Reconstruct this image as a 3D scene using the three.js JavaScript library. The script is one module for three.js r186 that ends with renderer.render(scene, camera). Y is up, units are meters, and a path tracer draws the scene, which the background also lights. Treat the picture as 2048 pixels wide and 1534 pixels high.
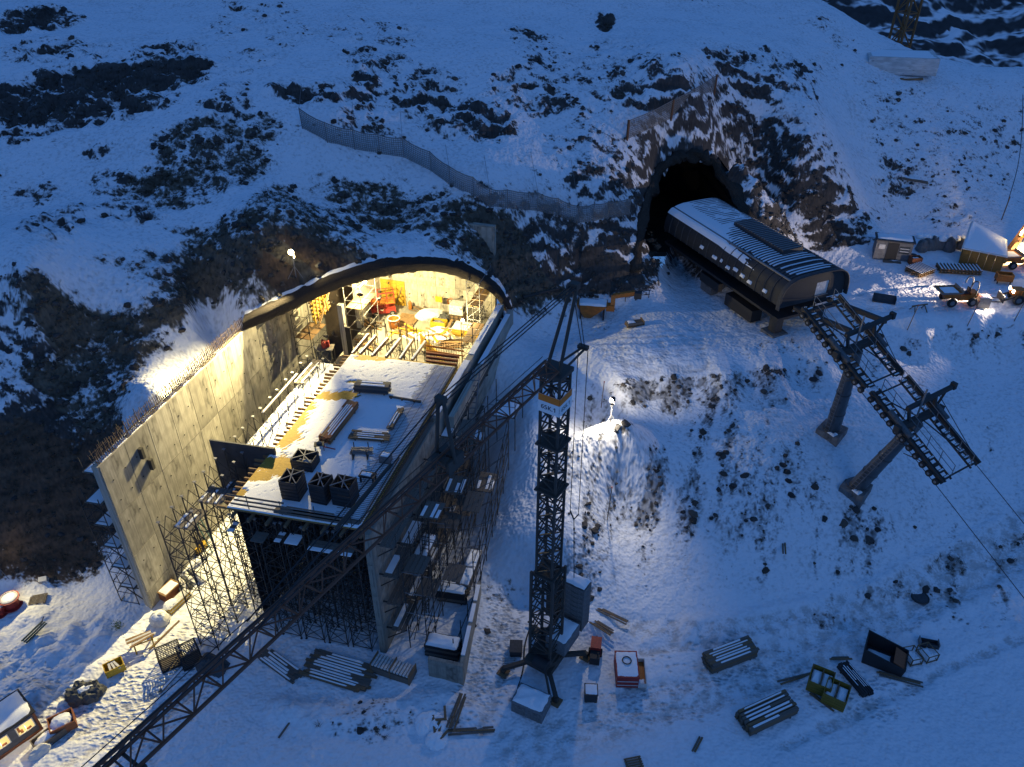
import * as THREE from 'three';
import { mergeGeometries } from 'three/addons/utils/BufferGeometryUtils.js';
import { MarchingCubes } from 'three/addons/objects/MarchingCubes.js';

// ---------------------------------------------------------------- camera, sky, twilight, exposure
const scene = new THREE.Scene();
const FOCAL = 1600, EYE = 48, PITCH = 34.7 * Math.PI / 180;
const camera = new THREE.PerspectiveCamera(2 * Math.atan(767 / FOCAL) * 180 / Math.PI, 2048 / 1534, 0.5, 900);
camera.position.set(0, EYE, 0);
camera.lookAt(0, EYE - Math.sin(PITCH), -Math.cos(PITCH));
scene.add(camera);
const renderer = new THREE.WebGLRenderer({ antialias: true });
renderer.toneMapping = THREE.LinearToneMapping;
renderer.toneMappingExposure = 1;
renderer.shadowMap.enabled = true;
{ // clear deep-blue dusk sky: a little paler towards the horizon all round
  const w = 64, h = 32, d = new Float32Array(w * h * 4);
  for (let j = 0; j < h; j++) {
    const el = (j + 0.5) / h * Math.PI - Math.PI / 2, k = Math.pow(Math.max(0, Math.sin(el)), 0.6);
    for (let i = 0; i < w; i++) {
      const o = (j * w + i) * 4;
      d[o] = 0.058 + (0.036 - 0.058) * k; d[o + 1] = 0.168 + (0.134 - 0.168) * k; d[o + 2] = 0.43 + (0.415 - 0.43) * k; d[o + 3] = 1;
    }
  }
  const sky = new THREE.DataTexture(d, w, h, THREE.RGBAFormat, THREE.FloatType);
  sky.mapping = THREE.EquirectangularReflectionMapping; sky.magFilter = THREE.LinearFilter; sky.needsUpdate = true;
  scene.background = sky; scene.environment = sky;
}
const sun = new THREE.DirectionalLight(new THREE.Color(0.6, 0.78, 1), 0.14);   // last glow of the western sky behind the viewer
sun.position.set(40, 70, 60); sun.target.position.set(0, 5, -60); scene.add(sun, sun.target);
sun.castShadow = true; sun.shadow.radius = 45;
Object.assign(sun.shadow.camera, { left: -100, right: 100, top: 100, bottom: -100, near: 1, far: 320 });

// ---------------------------------------------------------------- helpers
const V = (x, y, z) => new THREE.Vector3(x, y, z);
const sP = Math.sin(PITCH), cP = Math.cos(PITCH);
const sight = (px, py) => { const u = (px - 1024) / FOCAL, v = (py - 767) / FOCAL; return V(u, -sP - v * cP, -cP + v * sP); };
const P = (px, py, h) => { const d = sight(px, py), t = (h - EYE) / d.y; return V(d.x * t, h, d.z * t); };      // surveyed point at a known height
const PZ = (px, py, z) => { const d = sight(px, py), t = z / d.z; return V(d.x * t, EYE + d.y * t, z); };        // surveyed point at a known depth
function rng(s) { return () => { s |= 0; s = s + 0x6D2B79F5 | 0; let t = Math.imul(s ^ s >>> 15, 1 | s); t = t + Math.imul(t ^ t >>> 7, 61 | t) ^ t; return ((t ^ t >>> 14) >>> 0) / 4294967296; }; }
const R = rng(7), rr = (a, b) => a + (b - a) * R();
const clamp = (x, a = 0, b = 1) => x < a ? a : x > b ? b : x, lerp = (a, b, t) => a + (b - a) * t;
const sstep = (a, b, x) => { const t = clamp((x - a) / (b - a)); return t * t * (3 - 2 * t); };
const perm = new Uint8Array(512); { const r = rng(11), p = [...Array(256).keys()]; for (let i = 255; i > 0; i--) { const j = r() * (i + 1) | 0; [p[i], p[j]] = [p[j], p[i]]; } for (let i = 0; i < 512; i++) perm[i] = p[i & 255]; }
function noise(x, y) { // value-gradient noise, -1..1
  const xi = Math.floor(x), yi = Math.floor(y), xf = x - xi, yf = y - yi, u = xf * xf * (3 - 2 * xf), v = yf * yf * (3 - 2 * yf);
  const g = (i, j, fx, fy) => { const h = perm[perm[(xi + i) & 255] + ((yi + j) & 255)] * 0.02454; return Math.cos(h) * fx + Math.sin(h) * fy; };
  const a = g(0, 0, xf, yf), b = g(1, 0, xf - 1, yf), c = g(0, 1, xf, yf - 1), d = g(1, 1, xf - 1, yf - 1);
  return 1.45 * (a + u * (b - a) + v * (c - a + u * (a - b - c + d)));
}
function fbm(x, y, o = 4) { let s = 0, a = 0.5, f = 1; for (let i = 0; i < o; i++) { s += a * noise(x * f + i * 17.3, y * f - i * 9.1); a *= 0.5; f *= 2.03; } return s; }
const taken = {};
function numbered(n) { const k = taken[n] = (taken[n] ?? -1) + 1; return k ? n + '_' + String(k).padStart(3, '0') : n; }
class G { // collects shapes, builds one mesh
  constructor() { this.l = []; }
  add(g) { this.l.push(g); return this; }
  box(x, y, z, sx, sy, sz, ry = 0, rx = 0, rz = 0) { const g = new THREE.BoxGeometry(sx, sy, sz); if (rx) g.rotateX(rx); if (rz) g.rotateZ(rz); if (ry) g.rotateY(ry); g.translate(x, y, z); return this.add(g); }
  bar(p, q, w, h = w) { const d = q.clone().sub(p), L = d.length(), g = new THREE.BoxGeometry(w, h, L); g.applyMatrix4(new THREE.Matrix4().lookAt(q, p, Math.abs(d.y) > 0.99 * L ? V(1, 0, 0) : V(0, 1, 0)).setPosition(p.clone().add(q).multiplyScalar(0.5))); return this.add(g); }
  tube(p, q, r, n = 6, r2 = r) { const d = q.clone().sub(p), L = d.length(), g = new THREE.CylinderGeometry(r2, r, L, n, 1); g.applyQuaternion(new THREE.Quaternion().setFromUnitVectors(V(0, 1, 0), d.divideScalar(L))); g.translate((p.x + q.x) / 2, (p.y + q.y) / 2, (p.z + q.z) / 2); return this.add(g); }
  hexa(b, t) { // bottom 4, top 4 points (counter-clockwise seen from above)
    const f = [[b[3], b[2], b[1], b[0]], t, ...[0, 1, 2, 3].map((i) => [b[i], b[(i + 1) % 4], t[(i + 1) % 4], t[i]])], pos = [], uv = [], idx = [];
    f.forEach((q, k) => { q.forEach((p, i) => { pos.push(p.x, p.y, p.z); uv.push(i === 1 || i === 2 ? 1 : 0, i > 1 ? 1 : 0); }); idx.push(k * 4, k * 4 + 1, k * 4 + 2, k * 4, k * 4 + 2, k * 4 + 3); });
    return this.add(raw(pos, idx, uv));
  }
  wire(points, r, n = 5, seg) { return this.add(new THREE.TubeGeometry(new THREE.CatmullRomCurve3(points), seg ?? points.length * 4, r, n)); }
  geo() { const l = this.l.map((g) => { if (!g.index) { g.setIndex([...Array(g.attributes.position.count).keys()]); } for (const k of Object.keys(g.attributes)) if (!['position', 'normal', 'uv'].includes(k)) g.deleteAttribute(k); return g; }); return l.length === 1 ? l[0] : mergeGeometries(l); }
  build(name, m, parent) { return mesh(name, this.geo(), m, parent); }
}
const g_ = () => new G();
function raw(pos, idx, uv) { const g = new THREE.BufferGeometry(); g.setAttribute('position', new THREE.Float32BufferAttribute(pos, 3)); g.setAttribute('uv', new THREE.Float32BufferAttribute(uv ?? new Float32Array(pos.length / 3 * 2), 2)); g.setIndex(idx); g.computeVertexNormals(); return g; }
function mesh(name, geo, m, parent = scene) { const o = new THREE.Mesh(geo, m); o.name = parent === scene ? numbered(name) : name; o.castShadow = o.receiveShadow = true; parent.add(o); return o; }
function tag(o, label, category, group) { o.userData.label = label; o.userData.category = category; if (group) o.userData.group = group; return o; }
function struct(o) { o.userData.kind = 'structure'; return o; }
function stuff(o) { o.userData.kind = 'stuff'; return o; }
function thing(name, label, category, p = V(0, 0, 0), ry = 0, group) { const o = new THREE.Group(); o.name = numbered(name); scene.add(o); o.position.copy(p); o.rotation.y = ry; return tag(o, label, category, group); }
function copy(src, p, ry, label, group) { const o = src.clone(); o.userData = { ...src.userData }; o.name = numbered(src.name.replace(/_\d{3}$/, '')); scene.add(o); o.position.copy(p); o.rotation.y = ry; if (label) o.userData.label = label; if (group) o.userData.group = group; return o; }

// ---------------------------------------------------------------- materials
function tex(n, fn, repeat = 1) { // grey-scale or rgb pattern, fn(u,v) -> value or [r,g,b], tiling left to fn
  const d = new Uint8Array(n * n * 4);
  for (let j = 0; j < n; j++) for (let i = 0; i < n; i++) { const c = fn(i / n, j / n), o = (j * n + i) * 4; for (let k = 0; k < 3; k++) d[o + k] = 255 * clamp(c.length ? c[k] : c); d[o + 3] = 255; }
  const t = new THREE.DataTexture(d, n, n); t.wrapS = t.wrapT = THREE.MirroredRepeatWrapping; t.repeat.set(repeat, repeat); t.magFilter = THREE.LinearFilter; t.minFilter = THREE.LinearMipmapLinearFilter; t.generateMipmaps = true; t.colorSpace = THREE.SRGBColorSpace; t.needsUpdate = true; return t;
}
const lin = (t) => { t.colorSpace = THREE.NoColorSpace; return t; };
const T = {
  stain: tex(512, (u, v) => 0.84 + 0.22 * fbm(u * 5, v * 4, 5) + 0.17 * fbm(u * 22, v * 1.6 + 7, 3) - 0.34 * sstep(0.2, 0.6, fbm(u * 3 + 9, v * 3 + 4, 4)) - 0.12 * sstep(0.2, 0.5, fbm(u * 30, v * 1.1 + 2, 3)) + 0.05 * noise(u * 160, v * 160)),
  wood: tex(256, (u, v) => 0.82 + 0.2 * fbm(u * 3, v * 40, 3) + 0.08 * noise(u * 9, v * 90)),
  grime: tex(256, (u, v) => 0.86 + 0.24 * fbm(u * 6, v * 6, 5) - 0.25 * sstep(0.25, 0.5, fbm(u * 9 + 5, v * 9, 4))),
  snowBump: lin(tex(512, (u, v) => 0.5 + 0.35 * fbm(u * 14, v * 14, 5) + 0.1 * noise(u * 120, v * 120))),
  rockBump: lin(tex(512, (u, v) => 0.5 + 0.5 * fbm(u * 9, v * 16, 6))),
};
function M(r, g, b, rough = 0.85, o = {}) { const m = new THREE.MeshStandardMaterial({ roughness: rough, metalness: 0, ...o }); m.color.setRGB(r, g, b); return m; }
const m = {
  snow: M(0.82, 0.84, 0.87, 0.9, { bumpMap: T.snowBump, bumpScale: 0.02 }),
  concrete: [0.4, 0.47, 0.33, 0.52, 0.43].map((k, i) => { const t = T.stain.clone(); t.offset.set(i * 0.37, i * 0.21); t.needsUpdate = true; return M(k, k * 0.94, k * 0.79, 0.9, { map: t }); }),
  concreteDark: M(0.2, 0.2, 0.2, 0.9, { map: T.stain }),
  plyOld: M(0.3, 0.17, 0.035, 0.8, { map: T.wood }),
  ply: M(0.58, 0.35, 0.03, 0.75, { map: T.wood }),
  timber: M(0.36, 0.22, 0.1, 0.85, { map: T.wood }),
  timber2: M(0.27, 0.175, 0.095, 0.9, { map: T.wood }),
  timberGrey: M(0.2, 0.17, 0.14, 0.9, { map: T.wood }),
  timberRed: M(0.34, 0.12, 0.05, 0.85, { map: T.wood }),
  steel: M(0.035, 0.033, 0.031, 0.75),
  galv: M(0.2, 0.2, 0.205, 0.6, { metalness: 0.3 }),
  rust: M(0.13, 0.06, 0.03, 0.85),
  rebar: M(0.075, 0.05, 0.04, 0.8),
  black: M(0.018, 0.018, 0.02, 0.7),
  rubber: M(0.02, 0.02, 0.02, 0.9),
  darkPanel: M(0.06, 0.065, 0.075, 0.75, { map: T.grime }),
  grey: M(0.22, 0.225, 0.235, 0.75, { map: T.grime }),
  yellow: M(0.62, 0.4, 0.02, 0.6, { map: T.grime }),
  orange: M(0.52, 0.17, 0.02, 0.6, { map: T.grime }),
  red: M(0.42, 0.035, 0.025, 0.6, { map: T.grime }),
  craneRed: M(0.2, 0.08, 0.04, 0.65, { map: T.grime }),
  craneYellow: M(0.34, 0.13, 0.03, 0.7, { map: T.grime }),
  white: M(0.75, 0.75, 0.74, 0.7, { map: T.grime }),
  tarp: M(0.05, 0.055, 0.06, 0.6),
  tarpPale: M(0.6, 0.6, 0.58, 0.8),
  roof: M(0.06, 0.062, 0.068, 0.75, { map: T.grime }),
  cladding: M(0.03, 0.033, 0.038, 0.7, { map: T.grime }),
  glass: M(0.05, 0.06, 0.07, 0.08, { metalness: 0.2 }),
  net: new THREE.MeshStandardMaterial({ color: new THREE.Color(0.1, 0.1, 0.1), roughness: 0.8 }),
  glow: new THREE.MeshStandardMaterial({ color: 0xffffff, emissive: new THREE.Color(1, 0.82, 0.5), emissiveIntensity: 14 }),
};
const cap = {}; // snow lying on a flat top: an uneven pillow, shared by size
function snowPillow(w, d, t, seed = 0) {
  const n = 12, pos = [], idx = [], uv = [];
  for (let j = 0; j <= n; j++) for (let i = 0; i <= n; i++) {
    const u = i / n, v = j / n, e = Math.min(u, 1 - u, v, 1 - v) * n, ragged = 0.97 + 0.09 * fbm(u * 4 + seed, v * 4 - seed, 3);
    pos.push((u - 0.5) * w * ragged, e < 0.5 ? -0.01 : t * (0.4 + 0.4 * Math.min(e, 3) / 3 + 0.6 * fbm(u * 3 + seed, v * 3, 4)), (v - 0.5) * d * ragged); uv.push(u * w, v * d);
  }
  for (let j = 0; j < n; j++) for (let i = 0; i < n; i++) { const a = j * (n + 1) + i; idx.push(a, a + n + 1, a + 1, a + 1, a + n + 1, a + n + 2); }
  return raw(pos, idx, uv);
}
const snowOn = (parent, x, y, z, w, d, t = 0.1, seed = 0) => mesh('snow_cap', snowPillow(w, d, t, seed).translate(x, y, z), m.snow, parent);

// the building axis: A runs into the mountain, B across to the right; the front left corner of the deck is the origin
const S = (a, b, h) => V(-18.5 + 0.264 * a + 0.977 * b, h, -37.9 - 0.9645 * a + 0.212 * b);
const toSite = (x, z) => { const dx = x + 18.5, dz = z + 37.9; return [(dx * 0.212 - dz * 0.977) / 0.998, (0.264 * dz + 0.9645 * dx) / 0.998]; };
const YAW = -15.3 * Math.PI / 180;   // turns local -z to A

// ---------------------------------------------------------------- terrain: a thin-plate surface through surveyed heights
const rimTop = [[488, 632], [540, 606], [600, 580], [660, 552], [740, 526], [800, 517], [860, 516], [920, 526], [970, 550], [1005, 582], [1024, 616]];
const rimLow = [[489, 660], [560, 630], [620, 601], [690, 572], [745, 557], [800, 546], [850, 541], [905, 549], [955, 568], [990, 592], [1014, 626]];
const rimZ = (px) => -57.6 - 8.4 * (px - 490) / 530;
const rimT = rimTop.map(([x, y]) => PZ(x, y, rimZ(x))), rimL = rimLow.map(([x, y]) => PZ(x, y, rimZ(x) + 0.25));
const survey = [];
const sv = (h, ...pts) => { for (let i = 0; i < pts.length; i += 2) survey.push(P(pts[i], pts[i + 1], h)); };
const sz = (...pts) => { for (let i = 0; i < pts.length; i += 3) survey.push(PZ(pts[i], pts[i + 1], pts[i + 2])); };
sv(0, 0, 1700, 500, 1700, 1024, 1700, 1500, 1700, 2048, 1700, 0, 1450, 300, 1460, 600, 1460, 900, 1460, 1200, 1460, 1500, 1480, 1800, 1450, 200, 1300, 450, 1330, 700, 1340, 960, 1350, 1040, 1240, 1150, 1260, 1400, 1330, 1700, 1330);
sv(0.2, 60, 1230, 150, 1160); sv(0, 2048, 1450); sv(0.8, 2048, 1280);
for (const a of [-2, 3, 8, 13, 18]) for (const b of [-4, 3, 9]) survey.push(S(a, b, 0));
for (const a of [1, 5, 9]) survey.push(S(a, 11.5, 0.2)); survey.push(S(13, 12.5, 2), S(17, 12.8, 4.6), S(21, 13, 7));
sv(0, 1060, 1190); sv(0.2, 1250, 1235, 1400, 1240, 1550, 1225); sv(0.9, 1700, 1175); sv(1.8, 1880, 1115); sv(2.8, 2048, 1045);
sz(1040, 1080, -43.4, 1050, 1000, -46.2, 1060, 900, -49.6, 1075, 800, -53.5, 1130, 1080, -42.8, 1120, 960, -46.8, 1130, 860, -51, 1300, 1120, -43, 1300, 980, -47.5, 1320, 860, -52.2, 1500, 1120, -42.8, 1500, 980, -47, 1500, 850, -52, 1700, 1050, -44.8, 1760, 900, -50.5, 1800, 780, -56.5, 1950, 950, -50, 2048, 850, -54);
sv(10.1, 1222, 838, 1195, 850, 1255, 846); sz(1200, 900, -51.2, 1235, 980, -47.6); sv(9.7, 1250, 775, 1330, 752); sv(10, 1450, 745, 1550, 735, 1640, 716, 1740, 690); sv(10.2, 1850, 660, 1960, 645, 2048, 640);
sv(8.5, 1300, 788, 1400, 782, 1500, 776, 1600, 762, 1700, 738, 1800, 706, 1900, 692, 2000, 684); sv(10.1, 1330, 736, 1450, 728, 1550, 718, 1640, 698, 1740, 672);
sv(9.4, 1090, 730); sv(10, 1160, 690, 1300, 640, 1420, 680, 1300, 600, 1520, 640, 1700, 570, 1800, 560, 1950, 580, 2048, 560, 1600, 540, 2200, 560); sv(10, 1080, 620, 1180, 604, 1270, 596); sv(10.4, 1780, 512, 1900, 500, 2040, 500);
sv(10, 1330, 545, 1360, 500, 1480, 480, 1620, 500);
// hillside above the terrace
sz(1290, 490, -74.5, 1200, 500, -72, 1100, 510, -70.2, 1060, 560, -68.2, 1290, 400, -78, 1220, 400, -75, 1100, 400, -73, 1000, 440, -69.5);
sz(1380, 270, -83.5, 1300, 280, -82, 1480, 330, -80.5, 1560, 420, -79.5, 1600, 300, -86, 1680, 420, -83, 1780, 440, -86, 1850, 300, -94, 2000, 380, -91, 2048, 300, -97, 1700, 260, -94);
sz(1745, 112, -106, 1860, 152, -104.5, 1960, 162, -104, 2048, 212, -101, 1640, 20, -112, 2200, 300, -98);
sz(760, 470, -66, 880, 455, -67, 980, 380, -71, 840, 320, -73.5, 660, 250, -74.5, 610, 400, -68, 700, 400, -69);
sz(900, 230, -79, 1100, 260, -80, 1250, 200, -84, 1420, 180, -88, 1550, 150, -93, 1000, 120, -86, 1250, 100, -92, 1450, 60, -100, 720, 120, -84, 500, 160, -79, 600, 40, -92, 850, 30, -96, 1100, 30, -100, 1300, 20, -104, 1500, 5, -112);
// left flank: snow bench, steep cut face, ledge behind the wall
sv(20, 40, 560, 130, 520, 240, 490, 320, 470); sz(420, 420, -65, 300, 380, -67.5, 150, 400, -66, 30, 420, -65.5, 200, 290, -72, 60, 270, -73, 380, 250, -73, 60, 200, -77.5, 250, 170, -79, 60, 110, -83, 250, 90, -86, 400, 60, -90, 60, 10, -96, 300, 5, -98);
sz(450, 520, -60.3, 380, 600, -57.6, 250, 620, -56, 140, 640, -54.7, 40, 650, -53.4, 60, 760, -50.8, 150, 760, -51.8, 60, 900, -47.6, 160, 880, -48.6, 60, 1020, -45, 150, 1020, -45.6, -80, 900, -47, -80, 600, -54, -80, 1150, -42);
for (const a of [9, 12, 15, 18]) survey.push(S(a, -10.2, 12.4), S(a, -12.4, 12.9)); survey.push(S(6, -10.5, 7), S(3, -11, 2), S(0, -11.5, 0.4));
for (const p of rimT) survey.push(p.clone().setZ(p.z - 0.3));
// back of the hill, out of sight
survey.push(V(-60, 40, -125), V(-20, 44, -125), V(15, 42, -125), V(40, 30, -125), V(70, 12, -122), V(95, 10, -120), V(95, 9, -60), V(95, 3, -35), V(-75, 24, -60), V(-75, 34, -95), V(95, 0, -5), V(-75, 0, -5), V(-60, 0, -30), V(75, 24, -103));
const tps = (() => {
  const n = survey.length, N = n + 3, A = [], ph = (r2) => r2 < 1e-9 ? 0 : 0.5 * r2 * Math.log(r2);
  for (let i = 0; i < n; i++) { const a = survey[i], row = new Float64Array(N + 1); for (let j = 0; j < n; j++) row[j] = ph((a.x - survey[j].x) ** 2 + (a.z - survey[j].z) ** 2) + (i === j ? 0.35 : 0); row[n] = 1; row[n + 1] = a.x; row[n + 2] = a.z; row[N] = a.y; A.push(row); }
  for (let k = 0; k < 3; k++) { const row = new Float64Array(N + 1); for (let j = 0; j < n; j++) row[j] = [1, survey[j].x, survey[j].z][k]; A.push(row); }
  for (let c = 0; c < N; c++) { let p = c; for (let r = c + 1; r < N; r++) if (Math.abs(A[r][c]) > Math.abs(A[p][c])) p = r; [A[c], A[p]] = [A[p], A[c]]; for (let r = c + 1; r < N; r++) { const f = A[r][c] / A[c][c]; if (f) for (let k = c; k <= N; k++) A[r][k] -= f * A[c][k]; } }
  const w = new Float64Array(N); for (let r = N - 1; r >= 0; r--) { let s = A[r][N]; for (let k = r + 1; k < N; k++) s -= A[r][k] * w[k]; w[r] = s / A[r][r]; }
  return (x, z) => { let s = w[n] + w[n + 1] * x + w[n + 2] * z; for (let j = 0; j < n; j++) s += w[j] * ph((x - survey[j].x) ** 2 + (z - survey[j].z) ** 2); return s; };
})();
const segZ = (x) => { for (let i = 0; i < rimT.length - 1; i++) if (x <= rimT[i + 1].x) return lerp(rimT[i].z, rimT[i + 1].z, clamp((x - rimT[i].x) / (rimT[i + 1].x - rimT[i].x))); return rimT[rimT.length - 1].z; };
const inPit = (x, z) => { const [a, b] = toSite(x, z); return a > -0.5 && b > -8.95 && b < 9.9 && z > segZ(x); };
function base(x, z) { const h = tps(x, z); return inPit(x, z) ? 0 : h; }
// coarse table of the smooth surface, so that sight lines can be followed quickly
const X0 = -74, X1 = 94, Z0 = -124, Z1 = -14, ST = 0.34, NX = Math.round((X1 - X0) / ST), NZ = Math.round((Z1 - Z0) / ST);
const smooth = new Float32Array((NX + 1) * (NZ + 1));
for (let j = 0; j <= NZ; j++) for (let i = 0; i <= NX; i++) smooth[j * (NX + 1) + i] = base(X0 + i * ST, Z0 + j * ST);
function sample(tab, x, z) { const fx = clamp((x - X0) / ST, 0, NX - 0.001), fz = clamp((z - Z0) / ST, 0, NZ - 0.001), i = fx | 0, j = fz | 0, u = fx - i, v = fz - j, o = j * (NX + 1) + i, q = o + NX + 1; return (tab[o] * (1 - u) + tab[o + 1] * u) * (1 - v) + (tab[q] * (1 - u) + tab[q + 1] * u) * v; }
function meet(tab, px, py) { const d = sight(px, py); let t = 30; for (; t < 170; t += 0.25) if (EYE + d.y * t < sample(tab, d.x * t, d.z * t)) break; let lo = t - 0.25, hi = t; for (let k = 0; k < 10; k++) { const q = (lo + hi) / 2; if (EYE + d.y * q < sample(tab, d.x * q, d.z * q)) hi = q; else lo = q; } return V(d.x * hi, EYE + d.y * hi, d.z * hi); }

// where bare rock, grass and earth break through the snow: [x, y, reach, reach, amount, kind]; kind 0 rock, 1 grass and shrubs, 2 red-brown earth
const bare = [];
for (const [px, py, rx, ry, s, k = 0] of [
  [50, 215, 140, 34, 1.19], [210, 168, 150, 26, 1.23], [345, 148, 80, 22, 1.14], [60, 42, 75, 18, 1.14], [110, 40, 60, 12, 1.0], [250, 205, 100, 24, 1.0], [120, 100, 130, 30, 0.62], [330, 110, 80, 30, 0.7], [30, 260, 70, 25, 0.7], [120, 235, 90, 20, 0.8],
  [430, 20, 60, 25, 0.6], [450, 60, 50, 25, 0.55], [540, 30, 60, 30, 0.5], [580, 70, 60, 30, 0.5], [500, 120, 70, 30, 0.5], [470, 180, 50, 30, 0.55], [450, 215, 60, 25, 0.75], [600, 186, 75, 12, 1.05], [690, 180, 60, 10, 0.9], [730, 175, 30, 50, 0.85], [480, 250, 80, 40, 0.67, 1],
  [400, 290, 90, 60, 0.78, 1], [440, 330, 110, 60, 0.72, 1], [330, 380, 110, 45, 0.73, 1], [190, 298, 26, 14, 1.0], [230, 370, 60, 30, 0.66], [110, 440, 70, 35, 0.72], [80, 390, 50, 25, 0.6], [250, 430, 90, 30, 0.68],
  [560, 400, 90, 45, 0.71, 1], [640, 430, 120, 40, 0.72, 1], [760, 420, 120, 45, 0.73, 1], [860, 440, 120, 50, 0.7, 1], [960, 470, 120, 50, 0.72, 1], [1050, 510, 100, 45, 0.78, 1], [1120, 540, 70, 40, 0.9], [1220, 545, 75, 40, 1.15], [1140, 470, 60, 40, 0.6], [1240, 480, 50, 40, 0.7],
  [420, 500, 130, 70, 0.85, 1], [300, 600, 150, 80, 0.9, 1], [220, 680, 120, 80, 0.9, 1], [520, 480, 120, 45, 0.82, 1], [640, 510, 110, 28, 0.9, 2], [560, 540, 60, 20, 0.9, 2], [130, 650, 50, 50, 0.76, 1], [60, 700, 90, 40, 0.55], [60, 820, 120, 60, 0.85], [180, 800, 90, 60, 0.82, 1], [60, 900, 130, 70, 0.99, 2], [120, 1000, 150, 70, 1.06, 2], [60, 1090, 130, 70, 1.06, 2], [180, 930, 90, 70, 0.91, 2], [-60, 1000, 130, 140, 1.06, 2],
  [700, 60, 90, 35, 0.5], [800, 65, 80, 30, 0.5], [760, 120, 90, 35, 0.56], [850, 160, 80, 30, 0.56], [720, 240, 60, 20, 0.6], [860, 220, 90, 35, 0.7], [960, 240, 70, 35, 0.9], [900, 260, 70, 14, 0.9], [1060, 70, 70, 30, 0.52], [1065, 74, 30, 10, 0.95], [1210, 46, 18, 11, 1.2], [1120, 130, 90, 40, 0.55], [1050, 180, 80, 50, 0.52], [1090, 200, 60, 30, 0.75], [1220, 110, 100, 40, 0.54], [1280, 140, 100, 45, 0.58], [1330, 165, 60, 12, 0.95], [1160, 200, 70, 40, 0.5], [1260, 190, 40, 15, 0.85], [1180, 300, 100, 60, 0.48], [1200, 360, 90, 40, 0.52], [1330, 220, 40, 15, 0.8], [960, 380, 40, 20, 0.6],
  [1390, 10, 60, 14, 0.8], [1500, 60, 60, 40, 0.4], [1560, 100, 60, 20, 0.62], [1500, 130, 80, 30, 0.6], [1440, 120, 30, 14, 0.8], [1600, 120, 70, 30, 0.62], [1500, 170, 80, 20, 0.75], [1620, 170, 60, 30, 0.55], [1640, 70, 40, 50, 0.4],
  [1430, 300, 60, 50, 0.72], [1490, 260, 80, 40, 0.66], [1480, 340, 90, 60, 0.74], [1540, 320, 60, 50, 0.68], [1520, 410, 80, 50, 0.84], [1580, 290, 40, 60, 0.62], [1600, 380, 40, 40, 0.7], [1420, 430, 80, 60, 1.2], [1520, 450, 70, 30, 1.05], [1680, 400, 50, 30, 0.7], [1670, 450, 60, 30, 0.75], [1690, 480, 60, 12, 1.0],
  [1900, 300, 220, 110, 0.36], [1800, 220, 150, 80, 0.34], [1780, 340, 60, 30, 0.52], [1850, 380, 90, 30, 0.4], [1780, 375, 60, 10, 0.7], [1900, 430, 60, 30, 0.5],
  [1310, 330, 22, 60, 0.7], [1295, 430, 18, 90, 0.85], [1300, 540, 14, 40, 0.8],
  [1340, 800, 110, 40, 0.52], [1280, 880, 60, 60, 0.46], [1420, 860, 100, 70, 0.56], [1260, 1000, 60, 90, 0.46], [1360, 980, 90, 90, 0.48], [1500, 780, 90, 40, 0.5], [1500, 900, 90, 100, 0.5], [1480, 1040, 90, 60, 0.48], [1640, 780, 80, 60, 0.38], [1640, 950, 80, 90, 0.36], [1740, 1050, 60, 50, 0.5], [1290, 1090, 60, 50, 0.42], [1210, 850, 30, 30, 0.3], [1290, 782, 50, 12, 0.72], [1380, 764, 60, 11, 0.66], [1470, 754, 60, 10, 0.62], [1560, 744, 60, 10, 0.62], [1400, 800, 90, 26, 0.6], [1520, 800, 90, 30, 0.56], [1620, 760, 40, 30, 0.5], [1240, 900, 40, 40, 0.36],
  [780, 1450, 120, 40, 0.55], [600, 1480, 120, 40, 0.3], [700, 1400, 100, 20, 0.34], [880, 1430, 50, 30, 0.5], [980, 1250, 60, 90, 0.5, 2], [1000, 1380, 60, 40, 0.48, 2], [1960, 1128, 110, 20, 0.6, 2], [2040, 1085, 80, 16, 0.62, 2], [1830, 1180, 110, 16, 0.58, 2], [1680, 1240, 130, 15, 0.54, 2], [1520, 1290, 120, 14, 0.46, 2], [1960, 1190, 100, 22, 0.5, 2], [1980, 1260, 80, 60, 0.42], [1900, 1420, 100, 60, 0.3], [1720, 1420, 100, 60, 0.25], [430, 1420, 30, 20, 0.4], [330, 1440, 60, 50, 0.3, 2], [420, 1250, 40, 30, 0.42, 2], [170, 1330, 90, 50, 0.3, 2], [1560, 690, 50, 16, 0.6, 2], [1500, 700, 40, 14, 0.5],
  [300, 1440, 120, 70, 0.3, 2], [1500, 470, 60, 40, 0.72],
]) {
  const c = meet(smooth, px, py), e = meet(smooth, px + rx, py), f = meet(smooth, px, py - ry), b = meet(smooth, px, py + ry);
  bare.push([c.x, c.z, Math.max(0.5, Math.abs(e.x - c.x)), clamp(Math.abs(f.z - b.z) / 2, 0.5, 9), s, k]);
}
const clear = [[130, 535, 175, 42], [300, 475, 60, 20], [1690, 260, 45, 80], [700, 330, 60, 24], [880, 330, 70, 26], [1000, 330, 60, 26], [1450, 45, 160, 22], [620, 300, 50, 30], [350, 30, 70, 30], [950, 30, 200, 16], [60, 320, 60, 20]].map(([px, py, rx, ry]) => { const c = meet(smooth, px, py), e = meet(smooth, px + rx, py), f = meet(smooth, px, py - ry), b = meet(smooth, px, py + ry); return [c.x, c.z, Math.abs(e.x - c.x), clamp(Math.abs(f.z - b.z) / 2, 0.5, 9)]; });   // drifted, unbroken snow
const drift = (x, z) => { let k = 1; for (const [cx, cz, rx, rz] of clear) { const d = ((x - cx) / rx) ** 2 + ((z - cz) / rz) ** 2; if (d < 2) k = Math.min(k, 0.2 + 0.8 * sstep(0.5, 2, d)); } return k; };
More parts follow.
